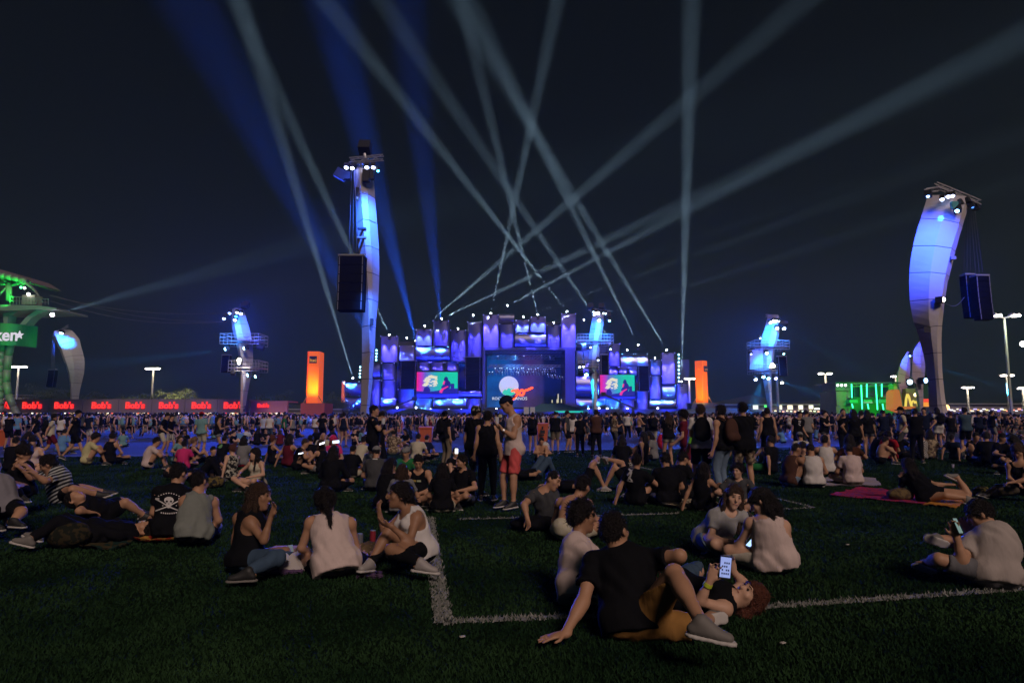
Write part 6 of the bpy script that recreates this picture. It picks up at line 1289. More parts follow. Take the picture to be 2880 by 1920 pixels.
printed(pS, FS, sk_, prw, off=.007); printed(pS, FS, blob(469, 1409, 3.6, 3, 8) + blob(481, 1409, 3.6, 3, 8) + blob(475, 1416, 1.6, 2, 5), prd, off=.010)
# 14 striped tee at left
cust('person in striped T-shirt hunched to the left, bare legs stretched right', (180, 1420),
  dict(pel=(172, 1388), neck=(148, 1328, -.2), head=(136, 1304, -.2), shL=(160, 1342, -.8), shR=(132, 1334, .6), elL=(128, 1352, -.6), wrL=(100, 1336, -.2), elR=(104, 1340, .3), wrR=(88, 1322, 0),
       knL=(205, 1376, -1), anL=(272, 1388, .2), knR=(225, 1372, .5), anR=(290, 1382, .2), toL=(1, .1, .3), toR=(1, .1, .3), slump=(.05, 0, .04)),
  (-.85, -.2, -.45), look(skin='tan', tc=STR, bc=K, hair='short', hc=HB, shoe=SHB, face=1, hem=.08), s=1.0, D=9.2)
# 15 lying dark figure
cust('person in black lying on the grass, a dark heap at lower left', (250, 1535),
  dict(pel=(262, 1500), neck=(372, 1500, .2), head=(410, 1488, .2), shR=(370, 1515, -.6), shL=(368, 1485, .6), elR=(330, 1505, -.5), wrR=(285, 1490, .2), elL=(330, 1470, .4), wrL=(290, 1475, -.2),
       knR=(168, 1468, -.3), anR=(85, 1515, -.3), knL=(185, 1462, .6), anL=(110, 1500, .4), toR=(-1, -.2, .3), toL=(-1, 0, .3)),
  (-.1, -.3, .9), look(skin='tan', tc=K, top='long', bc=K, bot='long', hair='short', hc=HB, shoe=SHG), s=.98, D=7.9, hu=(1, 0, .3))
cust('person with short fair hair lying down, hand behind the head, beyond the black heap', (300, 1455),
  dict(pel=(300, 1438), neck=(232, 1418, -.4), head=(212, 1402, -.2), shR=(240, 1424, -.5), shL=(236, 1408, .5), elR=(222, 1436, -.5), wrR=(250, 1440, .3), elL=(250, 1400, .5), wrL=(268, 1415, -.2),
       knR=(352, 1412, -.3), anR=(405, 1448, .3), knL=(340, 1410, .6), anL=(400, 1440, .4), toR=(1, .1, .2), toL=(1, .1, .2)),
  (.2, -.3, .8), look(skin='tan', tc=K, bc=K, hair='short', hc=HB, shoe=SHB), s=1.0, D=9.0, hu=(-1, 0, .3))
# 16, 17 left edge
cust('person with a dark bun drinking, black top, at the left edge behind the striped one', (60, 1400),
  dict(pel=(58, 1378), neck=(62, 1300, -.2), head=(68, 1272, -.2), shL=(80, 1312, -.5), shR=(44, 1312, .3), elL=(88, 1345, -.5), wrL=(62, 1320, -.5), elR=(30, 1340, 0), wrR=(40, 1315, -.6),
       knL=(30, 1360, -1), anL=(60, 1395, .3), knR=(20, 1362, -.6), anR=(40, 1398, .3), toL=(1, -.3, 0), toR=(1, -.2, 0)),
  (-.6, -.4, -.6), look(f=1, skin='tan', tc=K, bot='long', bc=K, hair='bun', hc=HB, shoe=SHB, face=1), s=1.0, D=10.2)
cust('person cut by the left frame edge, grey T-shirt, leaning back', (15, 1470),
  dict(pel=(8, 1430), neck=(-10, 1348, .2), head=(-20, 1310, 0), shL=(-30, 1362, 0), shR=(22, 1368, -.2), elL=(-40, 1410, .5), wrL=(-30, 1450, .2), elR=(36, 1412, -.3), wrR=(20, 1445, .4),
       knL=(-40, 1440, -1), anL=(-20, 1470, -.2), knR=(60, 1440, -.8), anR=(40, 1462, -.2), toL=(1, -.3, 0), toR=(1, -.3, 0)),
  (-.2, .9, -.1), look(skin='tan', tc=cloth((.17, .165, .19)), bc=K, hair='short', hc=HB, shoe=SHB), s=1.05, D=8.6)
# 18 the standing man with the cap
pT, JT, FT = cust('standing person in white tank top, salmon shorts and navy cap, looking into a cup', (1440, 1424),
  dict(pel=(1444, 1262), neck=(1442, 1163, -.2), head=(1424, 1136, -.2), shL=(1455, 1178, -.6), shR=(1438, 1174, .8), elL=(1445, 1228, -.6), wrL=(1412, 1208, -.5), elR=(1425, 1222, .6), wrR=(1402, 1196, .1),
       knR=(1416, 1338, -.2), anR=(1418, 1408, .1), knL=(1444, 1342, -.2), anL=(1444, 1412, .1), toR=(-1, -.4, -.1), toL=(-.9, -.5, -.1)),
  (-.88, -.15, -.48), look(skin='tan', top='tank', tc=pinkw, bc=salmon, hair='buzz', hc=HB, shoe=SHB, face=1, hem=.10, short=.88, cap=(NAV, True)), s=1.03, D=10.75, extra=dict(hdL=(-.8, .1, .5), hdR=(-.8, 0, .6)))
cup(at(1397, 1192, 10.65), 'white cup in the hands of the standing person with the navy cap', mat('paper_cup', (.5, .5, .5), .6))
wv = Vector(JT['wrL']); o = MB().tube(wv + Vector((.012, 0, -.004)), wv + Vector((.034, 0, -.018)), .030, .031, 12).build('wristwatch', mat('watch_steel', (.5, .5, .5), .3, metal=.8)); tag(o, 'steel wristwatch on the standing person with the navy cap', 'wristwatch')
# 45 woman on the red mat
cust('person in black reclining on a red mat, holding one raised foot, back to the camera', (2640, 1410),
  dict(pel=(2612, 1392), neck=(2562, 1335, .3), head=(2552, 1308, .2), shR=(2592, 1345, .1), shL=(2540, 1348, .1), elR=(2632, 1362, -.3), wrR=(2672, 1362, .2), elL=(2535, 1375, .3), wrL=(2536, 1345, -.4),
       knR=(2722, 1388, .2), anR=(2690, 1338, .2), knL=(2660, 1392, -.6), anL=(2718, 1400, .3), toR=(-.9, .1, .45), toL=(1, -.2, .3)),
  (-.3, .8, -.2), look(f=1, skin='tan', tc=K, bot='mini', bc=K, hair='long', hc=HB, shoe=SHG, hairlen=.2), s=.98, D=11.6)
# 46 woman right edge
cust('person in black leaning forward at the right edge, light trousers stretched left', (2860, 1390),
  dict(pel=(2890, 1372), neck=(2868, 1300, -.3), head=(2862, 1268, -.2), shL=(2888, 1312, -.4), shR=(2838, 1308, .4), elL=(2880, 1350, -.5), wrL=(2846, 1356, -.3), elR=(2838, 1345, -.2), wrR=(2858, 1356, -.4),
       knL=(2822, 1382, -.3), anL=(2790, 1392, .4), knR=(2810, 1372, .3), anR=(2776, 1388, .3), toL=(-1, 0, .3), toR=(-1, 0, .3)),
  (-.6, -.5, -.5), look(f=1, skin='tan', top='tank', tc=K, bot='long', bc=KHA, hair='long', hc=HBR, hairlen=.2, shoe=SHB, face=1), s=1.0, D=11.8)
# ================================================================ PEOPLE BEHIND THEM: one entry per figure
# seated or lying: (px, y of the head top, distance, facing, pose, look, label)
SEAT_H = {'knees': .84, 'crossed': .86, 'talk': .87, 'back': .86, 'prop': .88, 'kneel': 1.0, 'lie': .55, 'liecross': .62}
SEATED = [
 (243, 1205, 20.5, 60, 'knees', look(tc=YEL, bc=KHA, hair='curly'), 'person in a pale yellow T-shirt hugging the knees at the lawn edge, left'),
 (305, 1212, 20.8, 10, 'crossed', look(f=1, top='tank', tc=K, bot='long', bc=K, hair='bun'), 'person in a black top beside the one in pale yellow'),
 (415, 1228, 19.0, 65, 'knees', look(tc=PNK, bc=K, bot='long', skin='tan', bulk=1.06), 'bearded person in a pinkish white T-shirt hunched over the knees'),
 (513, 1236, 18.4, -10, 'crossed', look(f=1, tc=MAG, bot='long', bc=K, hair='bun'), 'person in a magenta T-shirt seen from behind'),
 (500, 1222, 21.5, 110, 'talk', look(f=1, tc=TEAL, bot='long', bc=JEAN, hair='long', hc=HBR), 'person with long brown hair in a teal top behind the magenta shirt'),
 (547, 1226, 20.6, 70, 'prop', look(f=1, top='tank', tc=K, bc=K, hair='pony', hc=HFAIR), 'person with fair tied hair in a black tank top right of the magenta shirt'),
 (560, 1268, 15.6, 80, 'lie', look(tc=K, bc=K, bot='long'), 'person in black lying on one side in front of the magenta shirt'),
 (590, 1272, 16.2, 100, 'talk', look(tc=K, bc=K, bot='long', hair='short'), 'person in black with short hair leaning in below the magenta shirt'),
 (645, 1246, 15.8, -50, 'prop', look(f=1, top='tank', tc=FLO, bot='skirt', bc=DOT, hair='bun', hc=HRED, skin='fair'), 'person with a red bun in a floral top and polka dot skirt'),
 (622, 1222, 20.5, 20, 'crossed', look(tc=K, bc=K, hair='short'), 'person in a black T-shirt with a round green and orange print'),
 (680, 1224, 19.6, 0, 'crossed', look(f=1, tc=GRY, bot='mini', bc=RED, hair='long', hairlen=.34), 'person with very long dark hair in a grey shirt and red shorts'),
 (722, 1258, 13.6, 200, 'talk', look(f=1, top='tank', tc=CRM, bot='mini', bc=K, hair='long', hairfront=1, skin='fair', face=1), 'person in a cream vest with long black hair looking down at the lap'),
 (768, 1222, 21.0, 60, 'prop', look(f=1, top='tank', tc=K, bot='mini', bc=K, hair='bun', hc=HRED), 'person with a reddish bun in black, leftmost of the row near the paper bag'),
 (812, 1218, 19.8, 30, 'prop', look(f=1, top='tank', tc=MAR, bot='long', bc=K, hair='long'), 'person in a maroon strappy top with bare shoulders'),
 (838, 1232, 18.6, 95, 'knees', look(tc=K, bot='long', bc=K, hair='short', hc=HBR), 'person in a dark hoodie bending over a lit phone by the paper bag'),
 (872, 1222, 19.2, -20, 'crossed', look(tc=K, bot='long', bc=K, hair='short'), 'large person in a black T-shirt behind the paper bag', ),
 (905, 1236, 17.4, -60, 'talk', look(f=1, top='tank', tc=K, bot='mini', bc=GRY, hair='long', hc=HBR), 'person with long light brown hair leaning towards the pink wig'),
 (938, 1222, 18.8, 180, 'crossed', look(f=1, tc=MAG, bot='long', bc=K, hair='long', hc=(.55, .02, .09)), 'person wearing a bright pink wig'),
 (930, 1252, 13.2, 5, 'crossed', look(f=1, tc=K, bot='long', bc=K, hair='long', hairlen=.36, top='long'), 'person in black with long black hair, alone on the lawn left of centre'),
 (905, 1214, 24.0, 150, 'crossed', look(tc=CRM, bc=K, hair='bald'), 'bald person in a cream shirt behind the pink wig'),
 (985, 1250, 16.2, 15, 'crossed', look(tc=K, bc=CRM, hair='short', bulk=1.1), 'broad person in a dark navy T-shirt right of the pink wig'),
 (1010, 1225, 19.5, 30, 'knees', look(tc=CRM, bc=K), 'person in a cream T-shirt folded forward under the standing man'),
 (1035, 1246, 16.5, 30, 'crossed', look(f=1, skin='dark', top='tank', tc=WHT, bot='long', bc=K, hair='bun'), 'person with tied black hair in a white and black top'),
 (1055, 1252, 13.4, -5, 'crossed', look(tc=DGR, bc=K, hair='buzz', cap=(GRY, False), bulk=1.05), 'person in a grey cap and dark T-shirt seen from behind'),
 (1082, 1286, 10.8, 40, 'crossed', look(f=1, tc=K, bot='long', bc=K, hair='long', hc=HB, face=1), 'person with dark curly hair in black, beside the blond streaked hair'),
 (1128, 1310, 10.2, -5, 'crossed', look(f=1, tc=GRY, bot='long', bc=K, hair='long', hc=HBR, hairlen=.28), 'person with straight brown hair with light streaks, back to the camera'),
 (1176, 1274, 11.4, 175, 'crossed', look(skin='tan', top='tank', tc=K, bc=YEL, hair='short', face=1), 'person in a black tank top facing the camera, yellowish shorts'),
 (1145, 1252, 13.8, 190, 'crossed', look(skin='tan', tc=GRN, bc=K, hair='short', face=1, cap=(GRY, True)), 'person in a green T-shirt and backward grey cap facing the camera'),
 (1243, 1304, 10.4, -5, 'crossed', look(f=1, tc=K, bot='mini', bc=CRM, hair='long', hairlen=.36), 'person in a black top and pale shorts with waist-long black hair'),
 (1306, 1276, 11.2, 205, 'talk', look(skin='tan', tc=K, bc=DGR, hair='short', face=1, beard=1, bulk=1.1), 'person with a goatee in a black T-shirt smiling at the camera'),
 (1285, 1262, 15.5, 170, 'prop', look(skin='fair', tc=K, bc=K, hair='short', shoe=SHW), 'person in black holding up a lit phone behind the goatee'),
 (1105, 1202, 26.0, 0, 'crossed', look(f=1, tc=FLO2, bot='mini', bc=CRM, hair='curly'), 'person with a big dark afro and a leopard pattern top'),
 (1172, 1218, 22.0, 10, 'crossed', look(tc=CRM, bc=K, hair='short'), 'person in a cream T-shirt stretching an arm to the left before the orange bin'),
 (1196, 1222, 23.0, 20, 'crossed', look(tc=NAV, bc=K, bot='long', hair='short'), 'person in navy seated directly before the orange bin'),
 (1503, 1262, 15.8, 60, 'lie', look(tc=K, bc=JEAN, bot='long', shoe=SHB), 'person lying with jeans knees up beside the ball'),
 (1520, 1228, 21.5, 170, 'knees', look(skin='tan', top=None, bc=DGR, hair='short'), 'bare chested person hugging the knees behind the ball'),
 (1640, 1330, 13.2, 75, 'liecross', look(skin='tan', tc=K, bc=K, shoe=SHW), 'person lying with a white shoe in the air, bare crossed legs'),
 (1770, 1318, 13.4, -75, 'liecross', look(skin='tan', tc=K, bc=K, shoe=SHW), 'person lying with a raised bare knee behind the black shirt with white print'),
 (1790, 1272, 11.3, 45, 'prop', look(tc=K, bc=K, bot='long', hair='short', bulk=1.04), 'person in a black T-shirt with a large white ribbon print on the back'),
 (1880, 1270, 11.2, -5, 'crossed', look(tc=K, bc=GRY, hair='short', bulk=1.06), 'person in a plain black T-shirt and grey shorts seen from behind'),
 (1910, 1268, 12.0, 60, 'crossed', look(tc=K, bc=K, hair='short'), 'person in dark clothes at the right shoulder of the plain black T-shirt'),
 (1750, 1222, 18.5, 10, 'crossed', look(f=1, tc=K, bot='skirt', bc=CHK, hair='long', hairlen=.34), 'person with long black hair and a patterned skirt behind the raised knee'),
 (1806, 1212, 21.0, -50, 'prop', look(f=1, top='tank', tc=K, bot='long', bc=K, hair='long'), 'person with a bare arm and black hair left of the red backpack'),
 (1838, 1208, 22.5, -80, 'crossed', look(f=1, tc=GRY, bc=K, hair='long'), 'person in grey directly left of the red backpack'),
 (1977, 1298, 10.6, 45, 'prop', look(f=1, top='tank', tc=K, bot='long', bc=K, hair='long', skin='tan', hairlen=.2, face=1), 'person with a dark braid and bare shoulders in profile'),
 (2080, 1300, 10.2, 195, 'talk', look(tc=DGR, bc=K, skin='fair', hair='curly', face=1), 'person with a hand on the mouth, dark hair, facing the camera'),
 (2165, 1222, 17.5, -35, 'prop', look(tc=K, bot='long', bc=GRN, hair='short'), 'person in a black T-shirt with small white print and green trousers'),
 (2222, 1244, 14.2, 75, 'knees', look(skin='brown', top='tank', tc=BRN, bot='long', bc=LJEAN, hair='buzz'), 'tattooed person in a brown tank top in profile to the right'),
 (2257, 1240, 15.4, 185, 'crossed', look(f=1, skin='fair', tc=K, bot='long', bc=K, hair='long', face=1), 'smiling person between the tattooed one and the white sleeveless shirt'),
 (2290, 1244, 14.0, 5, 'crossed', look(top='tank', tc=WHT, bc=K, hair='buzz', bulk=1.08, skin='tan'), 'person in a white sleeveless shirt on the pale blanket, short cropped hair'),
 (2325, 1222, 17.2, 10, 'talk', look(top='tank', tc=WHT, bot='long', bc=K, hair='short'), 'person in a white tank top stretching an arm right, further back'),
 (2258, 1206, 21.0, 0, 'crossed', look(tc=CRM, bc=K, cap=(GRY, False), hair='buzz'), 'person in a pale shirt and grey cap behind the smiling one'),
 (2400, 1246, 14.4, -5, 'crossed', look(tc=PNK, bc=KHA, hair='short', bulk=1.08), 'person in a pinkish white T-shirt on the pale blanket, seen from behind'),
 (2398, 1216, 17.0, 0, 'talk', look(f=1, tc=cloth((.05, .02, .01)), bot='long', bc=K, hair='long', hc=HB, hairlen=.36), 'person with waist-long dark hair behind the pinkish white T-shirt'),
 (2505, 1210, 22.5, 10, 'crossed', look(tc=RED, bc=K, hair='curly'), 'person in a bright red T-shirt seen from behind'),
 (2462, 1212, 23.0, 110, 'knees', look(tc=K, bc=K, hair='short', skin='fair'), 'person in black with elbows on the knees left of the red T-shirt'),
 (2478, 1226, 21.0, 90, 'knees', look(top=None, bc=K, skin='tan', hair='short'), 'person bent over the knees just left of the red T-shirt'),
 (2528, 1210, 23.5, 60, 'talk', look(tc=K, bc=K, hair='short'), 'person in black just right of the red T-shirt'),
 (2592, 1210, 23.0, -35, 'prop', look(f=1, top='tank', tc=STW, bot='long', bc=K, hair='bun', hc=HBR), 'person in a striped white tank top with tied brown hair'),
 (2614, 1206, 23.5, 30, 'prop', look(f=1, tc=FLO2, bot='long', bc=K, hair='long'), 'person in a patterned top leaning on one arm right of the stripes'),
 (2690, 1218, 23.0, 60, 'back', look(tc=NAV, bot='long', bc=DGR, hair='short', shoe=SHW), 'person leaning back in dark clothes with a white sole showing'),
 (2742, 1210, 21.5, 190, 'knees', look(tc=K, bot='long', bc=K, hair='short', skin='tan'), 'person in black facing the camera, leftmost of the dark group at right'),
 (2782, 1204, 20.5, 20, 'crossed', look(tc=K, bot='long', bc=K, hair='curly', top='long'), 'person in black with bushy hair, second in the dark group at right'),
 (2812, 1208, 19.8, 160, 'crossed', look(tc=K, bot='long', bc=K, hair='short', top='long'), 'person in black, third in the dark group at right'),
 (2846, 1206, 19.0, 200, 'talk', look(tc=K, bot='long', bc=K, hair='short', skin='tan'), 'person in black with the face lit, fourth in the dark group at right'),
 (2874, 1216, 17.0, -20, 'crossed', look(f=1, tc=K, bot='long', bc=K, hair='long'), 'person with long dark hair at the right edge of the dark group'),
 (60, 1212, 21.0, 60, 'crossed', look(f=1, tc=BLU, bot='long', bc=K, hair='long'), 'person in a blue top near the left orange bin'),
 (88, 1222, 17.0, 150, 'crossed', look(f=1, top='tank', tc=PNK, bc=K, hair='long', skin='fair'), 'person with bare arms in a pale top behind the bun'),
 (30, 1226, 18.0, 0, 'crossed', look(tc=K, bc=K, hair='short'), 'person in black below the left orange bin'),
 (172, 1200, 27.0, 20, 'crossed', look(tc=BLU, bot='long', bc=GRY, hair='short'), 'person in a bright blue T-shirt and grey trousers kneeling on the paved edge'),
 (345, 1210, 33.0, -30, 'crossed', look(tc=TEAL, bot='long', bc=DGR, hair='short'), 'person in blue-grey on the blue lit paving below the barrier'),
 (312, 1214, 31.0, 100, 'crossed', look(f=1, top='tank', tc=K, bot='long', bc=K, hair='bun', skin='fair'), 'person in black with pale arms on the blue lit paving'),
 (690, 1200, 36.0, 0, 'crossed', look(f=1, tc=cloth((.4, .42, .5)), bc=K, hair='short'), 'person in a pale shirt on the blue paving left of the pair in white'),
 (722, 1202, 35.0, 10, 'crossed', look(f=1, tc=K, bc=K, hair='long'), 'person in a black top lit blue in the seated group on the paving'),
 (672, 1204, 34.5, -20, 'crossed', look(tc=BLU, bc=K, hair='short'), 'person in blue at the left end of the seated group on the paving'),
]
for e in SEATED:
    px, yt, D, fa, pz, lk, lb = e[:7]; top = CAM_H + (1172 - yt) * D / FPX; hgt = min(1.13, max(.84, top / SEAT_H[pz]))
    if pz in ('lie', 'liecross'): hgt = 1.0
    figure(px, D, fa, pz, lk, lb, h=.0125 if D < 12.5 else (.021 if D < 18 else .031), height=hgt)
# standing: (px, y of the head top, distance, facing, pose, look, label)
STAND = [
 (1976, 1127, 13.0, 8, 'drink', look(tc=WHT, bc=K, hair='short', hc=HBR, bag=K), 'person in a white T-shirt with a black backpack and a green can'),
 (2038, 1130, 12.4, -35, 'stand', look(top='tank', tc=K, bot='long', bc=LJEAN, hair='short', hair_=1, bag=BRN), 'person in a black tank top, light jeans and a brown backpack'),
 (2098, 1122, 12.8, 4, 'cross', look(tc=K, bc=FLO2, hair='short', bulk=1.14, hem=.12), 'tall broad person in a black T-shirt and flowered shorts seen from behind'),
 (1934, 1143, 15.0, -60, 'walk', look(f=1, tc=MAR, bc=MAR, hair='curly', skin='tan'), 'person with bushy reddish hair in maroon left of the black backpack'),
 (1882, 1150, 19.5, -15, 'phone', look(f=1, tc=K, bot='mini', bc=CRM, hair='long', hc=HBR, hairlen=.36), 'person with very long light brown hair, black top and pale shorts'),
 (2164, 1140, 20.0, 4, 'stand', look(top='tank', tc=K, bc=K, hair='short', bulk=1.05), 'person in a black tank top and shorts standing right of the flowered shorts'),
 (2150, 1148, 21.5, 120, 'walk', look(f=1, top='tank', tc=K, bot='mini', bc=FLO, hair='long', skin='fair'), 'person in patterned shorts half hidden by the black tank top'),
 (2250, 1149, 22.5, 170, 'contra', look(tc=K, bot='long', bc=K, hair='short', skin='tan'), 'person in a black T-shirt with large white letters on the chest'),
 (2272, 1143, 24.0, 20, 'lean', look(tc=GRY, bot='long', bc=DGR, hair='short', bulk=1.05), 'person in a grey T-shirt beside the white letters'),
 (2322, 1149, 25.5, 150, 'cross', look(f=1, tc=K, bot='mini', bc=DGR, hair='bun', skin='fair'), 'person in a black T-shirt and very short dark shorts, bare legs'),
 (2378, 1144, 22.0, 190, 'up', look(tc=K, bot='long', bc=K, hair='short', skin='tan'), 'person in a black printed T-shirt touching the face'),
 (2408, 1146, 20.5, 10, 'hip', look(f=1, tc=K, bot='skirt', bc=K, hair='long', hairlen=.36), 'person in a black crop top and black skirt seen from behind'),
 (2446, 1148, 24.0, 10, 'stand', look(f=1, tc=K, bot='mini', bc=GRY, hair='long', hairlen=.3), 'person with long hair and a grey skirt right of the black skirt'),
 (2428, 1150, 25.0, 40, 'hip', look(f=1, top='tank', tc=K, bot='mini', bc=K, hair='pony', skin='fair'), 'person with a pale bare arm beside the grey skirt'),
 (2492, 1146, 26.5, -15, 'phone', look(tc=NAV, bc=KHA, hair='short', bulk=1.05), 'person in navy before the green bar'),
 (2543, 1136, 23.5, -75, 'contra', look(tc=CRM, bot='long', bc=DGR, hair='short', cap=(K, False), bag=K), 'person in a cream T-shirt, dark cap and shoulder bag'),
 (2582, 1142, 21.5, 25, 'cross', look(tc=K, bot='long', bc=K, hair='short', bulk=1.08), 'broad person in black before the burger stand'),
 (2606, 1141, 27.0, 200, 'hip', look(tc=NAV, bot='long', bc=K, hair='short', skin='tan'), 'person in navy facing the camera beside the broad one in black'),
 (2643, 1141, 31.0, 3, 'stand', look(f=1, tc=WHT, bot='skirt', bc=WHT, hair='long', cap=(K, False), bag=K), 'person in a white dress with a black backpack before the broad tower'),
 (2680, 1152, 28.0, -15, 'cross', look(tc=K, bot='long', bc=DGR, hair='short', hc=HRED), 'person with reddish hair in black right of the broad tower'),
 (2722, 1140, 25.5, 5, 'cross', look(tc=cloth((.04, .07, .10)), bc=K, hair='short', bulk=1.06), 'person in a blue-grey T-shirt holding the hands behind the back at right'),
 (2758, 1152, 33.0, 10, 'phone', look(f=1, tc=NAV, bc=K, hair='bun'), 'slim person in navy in the blue light at right'),
 (2795, 1150, 34.0, 100, 'talk_', look(tc=K, bc=GRY), 'person in black stretching the arms in the blue light at right'),
 (1047, 1132, 15.6, 85, 'drink', look(tc=K, bot='long', bc=K, hair='short', skin='tan', bulk=1.05, face=1), 'person in a black T-shirt holding a cup before the foot of the tall tower'),
 (1064, 1148, 17.0, 60, 'phone', look(tc=K, bot='long', bc=K, hair='short'), 'person half hidden behind the one with the cup'),
 (1250, 1147, 19.5, 35, 'contra', look(tc=K, bot='long', bc=KHA, hair='short', cap=(K, True), bag=K), 'person in a black T-shirt, beige cargo trousers and a backpack'),
 (1335, 1130, 12.6, 35, 'stand', look(tc=K, bc=GRY, bot='shorts', hair='short', cap=(FLO, False), bulk=1.04), 'person in a black shirt, grey shorts and a patterned cap turned sideways'),
 (1370, 1150, 11.9, 2, 'stand', look(top='tank', tc=K, bot='long', bc=K, hair='short', bulk=1.05), 'person in a black tank top and black trousers seen from behind beside the salmon shorts'),
 (1498, 1156, 26.5, 10, 'phone', look(f=1, tc=K, bot='mini', bc=K, hair='bun', bag=K), 'person in black with a small bag left of the red bin'),
 (1562, 1151, 27.0, 0, 'phone', look(tc=K, bc=KHA, hair='short', bulk=1.16), 'heavy person in a black T-shirt and olive shorts seen from behind'),
 (1594, 1150, 28.0, 100, 'contra', look(tc=DGR, bc=K, hair='short', skin='tan'), 'person in dark grey and black shorts beside the olive shorts'),
 (1612, 1157, 28.5, 10, 'stand', look(f=1, tc=WHT, bot='mini', bc=K, hair='long', hc=HBR), 'person in a white top with long hair left of the checked shirt'),
 (1632, 1160, 25.0, 0, 'stand', look(f=1, tc=K, bot='long', bc=K, hair='bun', hc=HBR), 'person with a checked shirt tied round the waist'),
 (1678, 1146, 24.2, 0, 'cross', look(tc=BRN, bot='long', bc=K, hair='short', bulk=1.08), 'person in a brown checked shirt and black trousers with a straight back'),
 (1728, 1153, 27.0, 80, 'phone', look(tc=FLO2, bc=DGR, hair='short', skin='tan', cap=(K, False)), 'person in a patterned T-shirt and grey shorts in profile'),
 (1742, 1164, 30.0, 0, 'stand', look(f=1, tc=NAV, bot='long', bc=K, hair='long'), 'person with long dark hair right of the patterned T-shirt'),
 (1798, 1154, 31.0, 80, 'cross', look(top=None, bc=K, hair='short', skin='tan'), 'bare chested person holding a bottle in the blue light'),
 (1838, 1153, 28.5, 0, 'phone', look(tc=K, bc=CRM, hair='short', cap=(K, False), bag=K), 'person with a backpack and cream shorts in the blue light'),
 (205, 1145, 23.0, 70, 'walk', look(tc=K, bc=K, hair='short', cap=(K, False), skin='tan', bulk=1.05), 'person in a black T-shirt and shorts walking right at left'),
 (139, 1157, 23.5, 60, 'walk', look(tc=CRM, bc=MAR, hair='curly', bag=K, skin='tan'), 'person in a cream T-shirt, maroon shorts and a big black backpack'),
 (43, 1158, 33.0, 5, 'stand', look(tc=BLU, bc=K, hair='short', bulk=1.05), 'person in a blue T-shirt standing near the left edge'),
 (20, 1158, 30.0, 0, 'cross', look(tc=K, bc=K, hair='short'), 'person in black with a white print near the left edge'),
 (97, 1160, 31.0, 60, 'walk', look(f=1, tc=K, bot='mini', bc=K, hair='long', skin='tan'), 'person with bare legs in black left of the backpack'),
 (167, 1162, 33.0, 0, 'stand', look(f=1, tc=WHT, bot='mini', bc=K, hair='long'), 'person in a pale top between the backpack and the walking one'),
 (246, 1155, 33.0, 10, 'contra', look(tc=NAV, bc=WHT, hair='short'), 'person in navy and white shorts left of the cyan barrier'),
 (452, 1152, 25.0, 80, 'lean', look(tc=K, bc=CRM, hair='short', skin='tan'), 'person in a black T-shirt and pale shorts reaching a hand to the right'),
 (475, 1162, 27.0, 120, 'contra', look(tc=K, bc=CHK, hair='short'), 'person in checked shorts facing the pale shorts'),
 (562, 1151, 24.5, 0, 'contra', look(tc=TEAL, bc=CRM, hair='short', cap=(RED, True)), 'person in a teal T-shirt, cream shorts and a red cap'),
 (610, 1158, 24.5, 70, 'phone', look(f=1, top='tank', tc=K, bot='mini', bc=GRY, hair='long', skin='tan'), 'person with long hair and grey shorts right of the teal T-shirt'),
 (798, 1160, 38.0, 70, 'hip', look(tc=GRN, bot='long', bc=K, hair='short', skin='tan'), 'person in a green T-shirt leaning right before the plum stall'),
 (822, 1163, 37.0, -60, 'drink', look(f=1, top='tank', tc=GRY, bot='mini', bc=K, hair='long', skin='fair'), 'person in a grey top beside the green T-shirt'),
 (756, 1160, 37.0, 5, 'stand', look(tc=WHT, bot='long', bc=JEAN, hair='short'), 'person in a white T-shirt, right one of the pair in white on the paving'),
 (741, 1162, 37.5, 0, 'stand', look(tc=cloth((.35, .38, .5)), bot='long', bc=K, hair='short'), 'person in a pale T-shirt, left one of the pair in white on the paving'),
 (905, 1157, 34.0, 20, 'hip', look(tc=K, bot='shorts', bc=K, hair='short', cap=(K, False), bulk=1.08), 'person all in black before the far paving left of the tall tower'),
 (930, 1164, 36.0, 60, 'phone', look(tc=K, bot='long', bc=K, hair='long'), 'slim person in black looking at a phone near the tall tower'),
 (965, 1156, 33.0, 10, 'stand', look(f=1, top='tank', tc=NAV, bot='mini', bc=DGR, hair='bun'), 'person in a dark tank top close to the tall tower'),
 (886, 1166, 42.0, 10, 'stand', look(f=1, tc=WHT, bot='mini', bc=LJEAN, hair='short'), 'person in a white top and blue shorts, small, left of the one all in black'),
 (1405, 1160, 24.0, 200, 'contra', look(tc=NAV, bc=K, cap=(YEL, False), hair='short'), 'person in a straw coloured hat behind the salmon shorts'),
]
BAGS = {1976: 'black backpack on the white T-shirt of the one with a green can', 2038: 'brown backpack on the black tank top above light jeans', 2543: 'dark shoulder bag on the cream T-shirt before the burger stand', 1250: 'dark backpack of the person in beige cargo trousers', 1498: 'small dark bag on the person left of the red bin', 139: 'big black backpack on the cream T-shirt at left', 1838: 'dark backpack above cream shorts in the blue light', 2643: 'black backpack on the white dress'}
for e in STAND:
    px, yt, D, fa, pz, lk, lb = e; top = CAM_H + (1172 - yt) * D / FPX; hgt = min(1.1, max(.9, top / (1.755 if not lk.get('cap') else 1.765)))
    if pz == 'talk_': pz = 'up'
    figure(px, D, fa, pz, lk, lb, h=.0125 if D < 16 else (.021 if D < 21 else .031), height=hgt, baglabel=BAGS.get(px, 'backpack worn by the ' + lb))
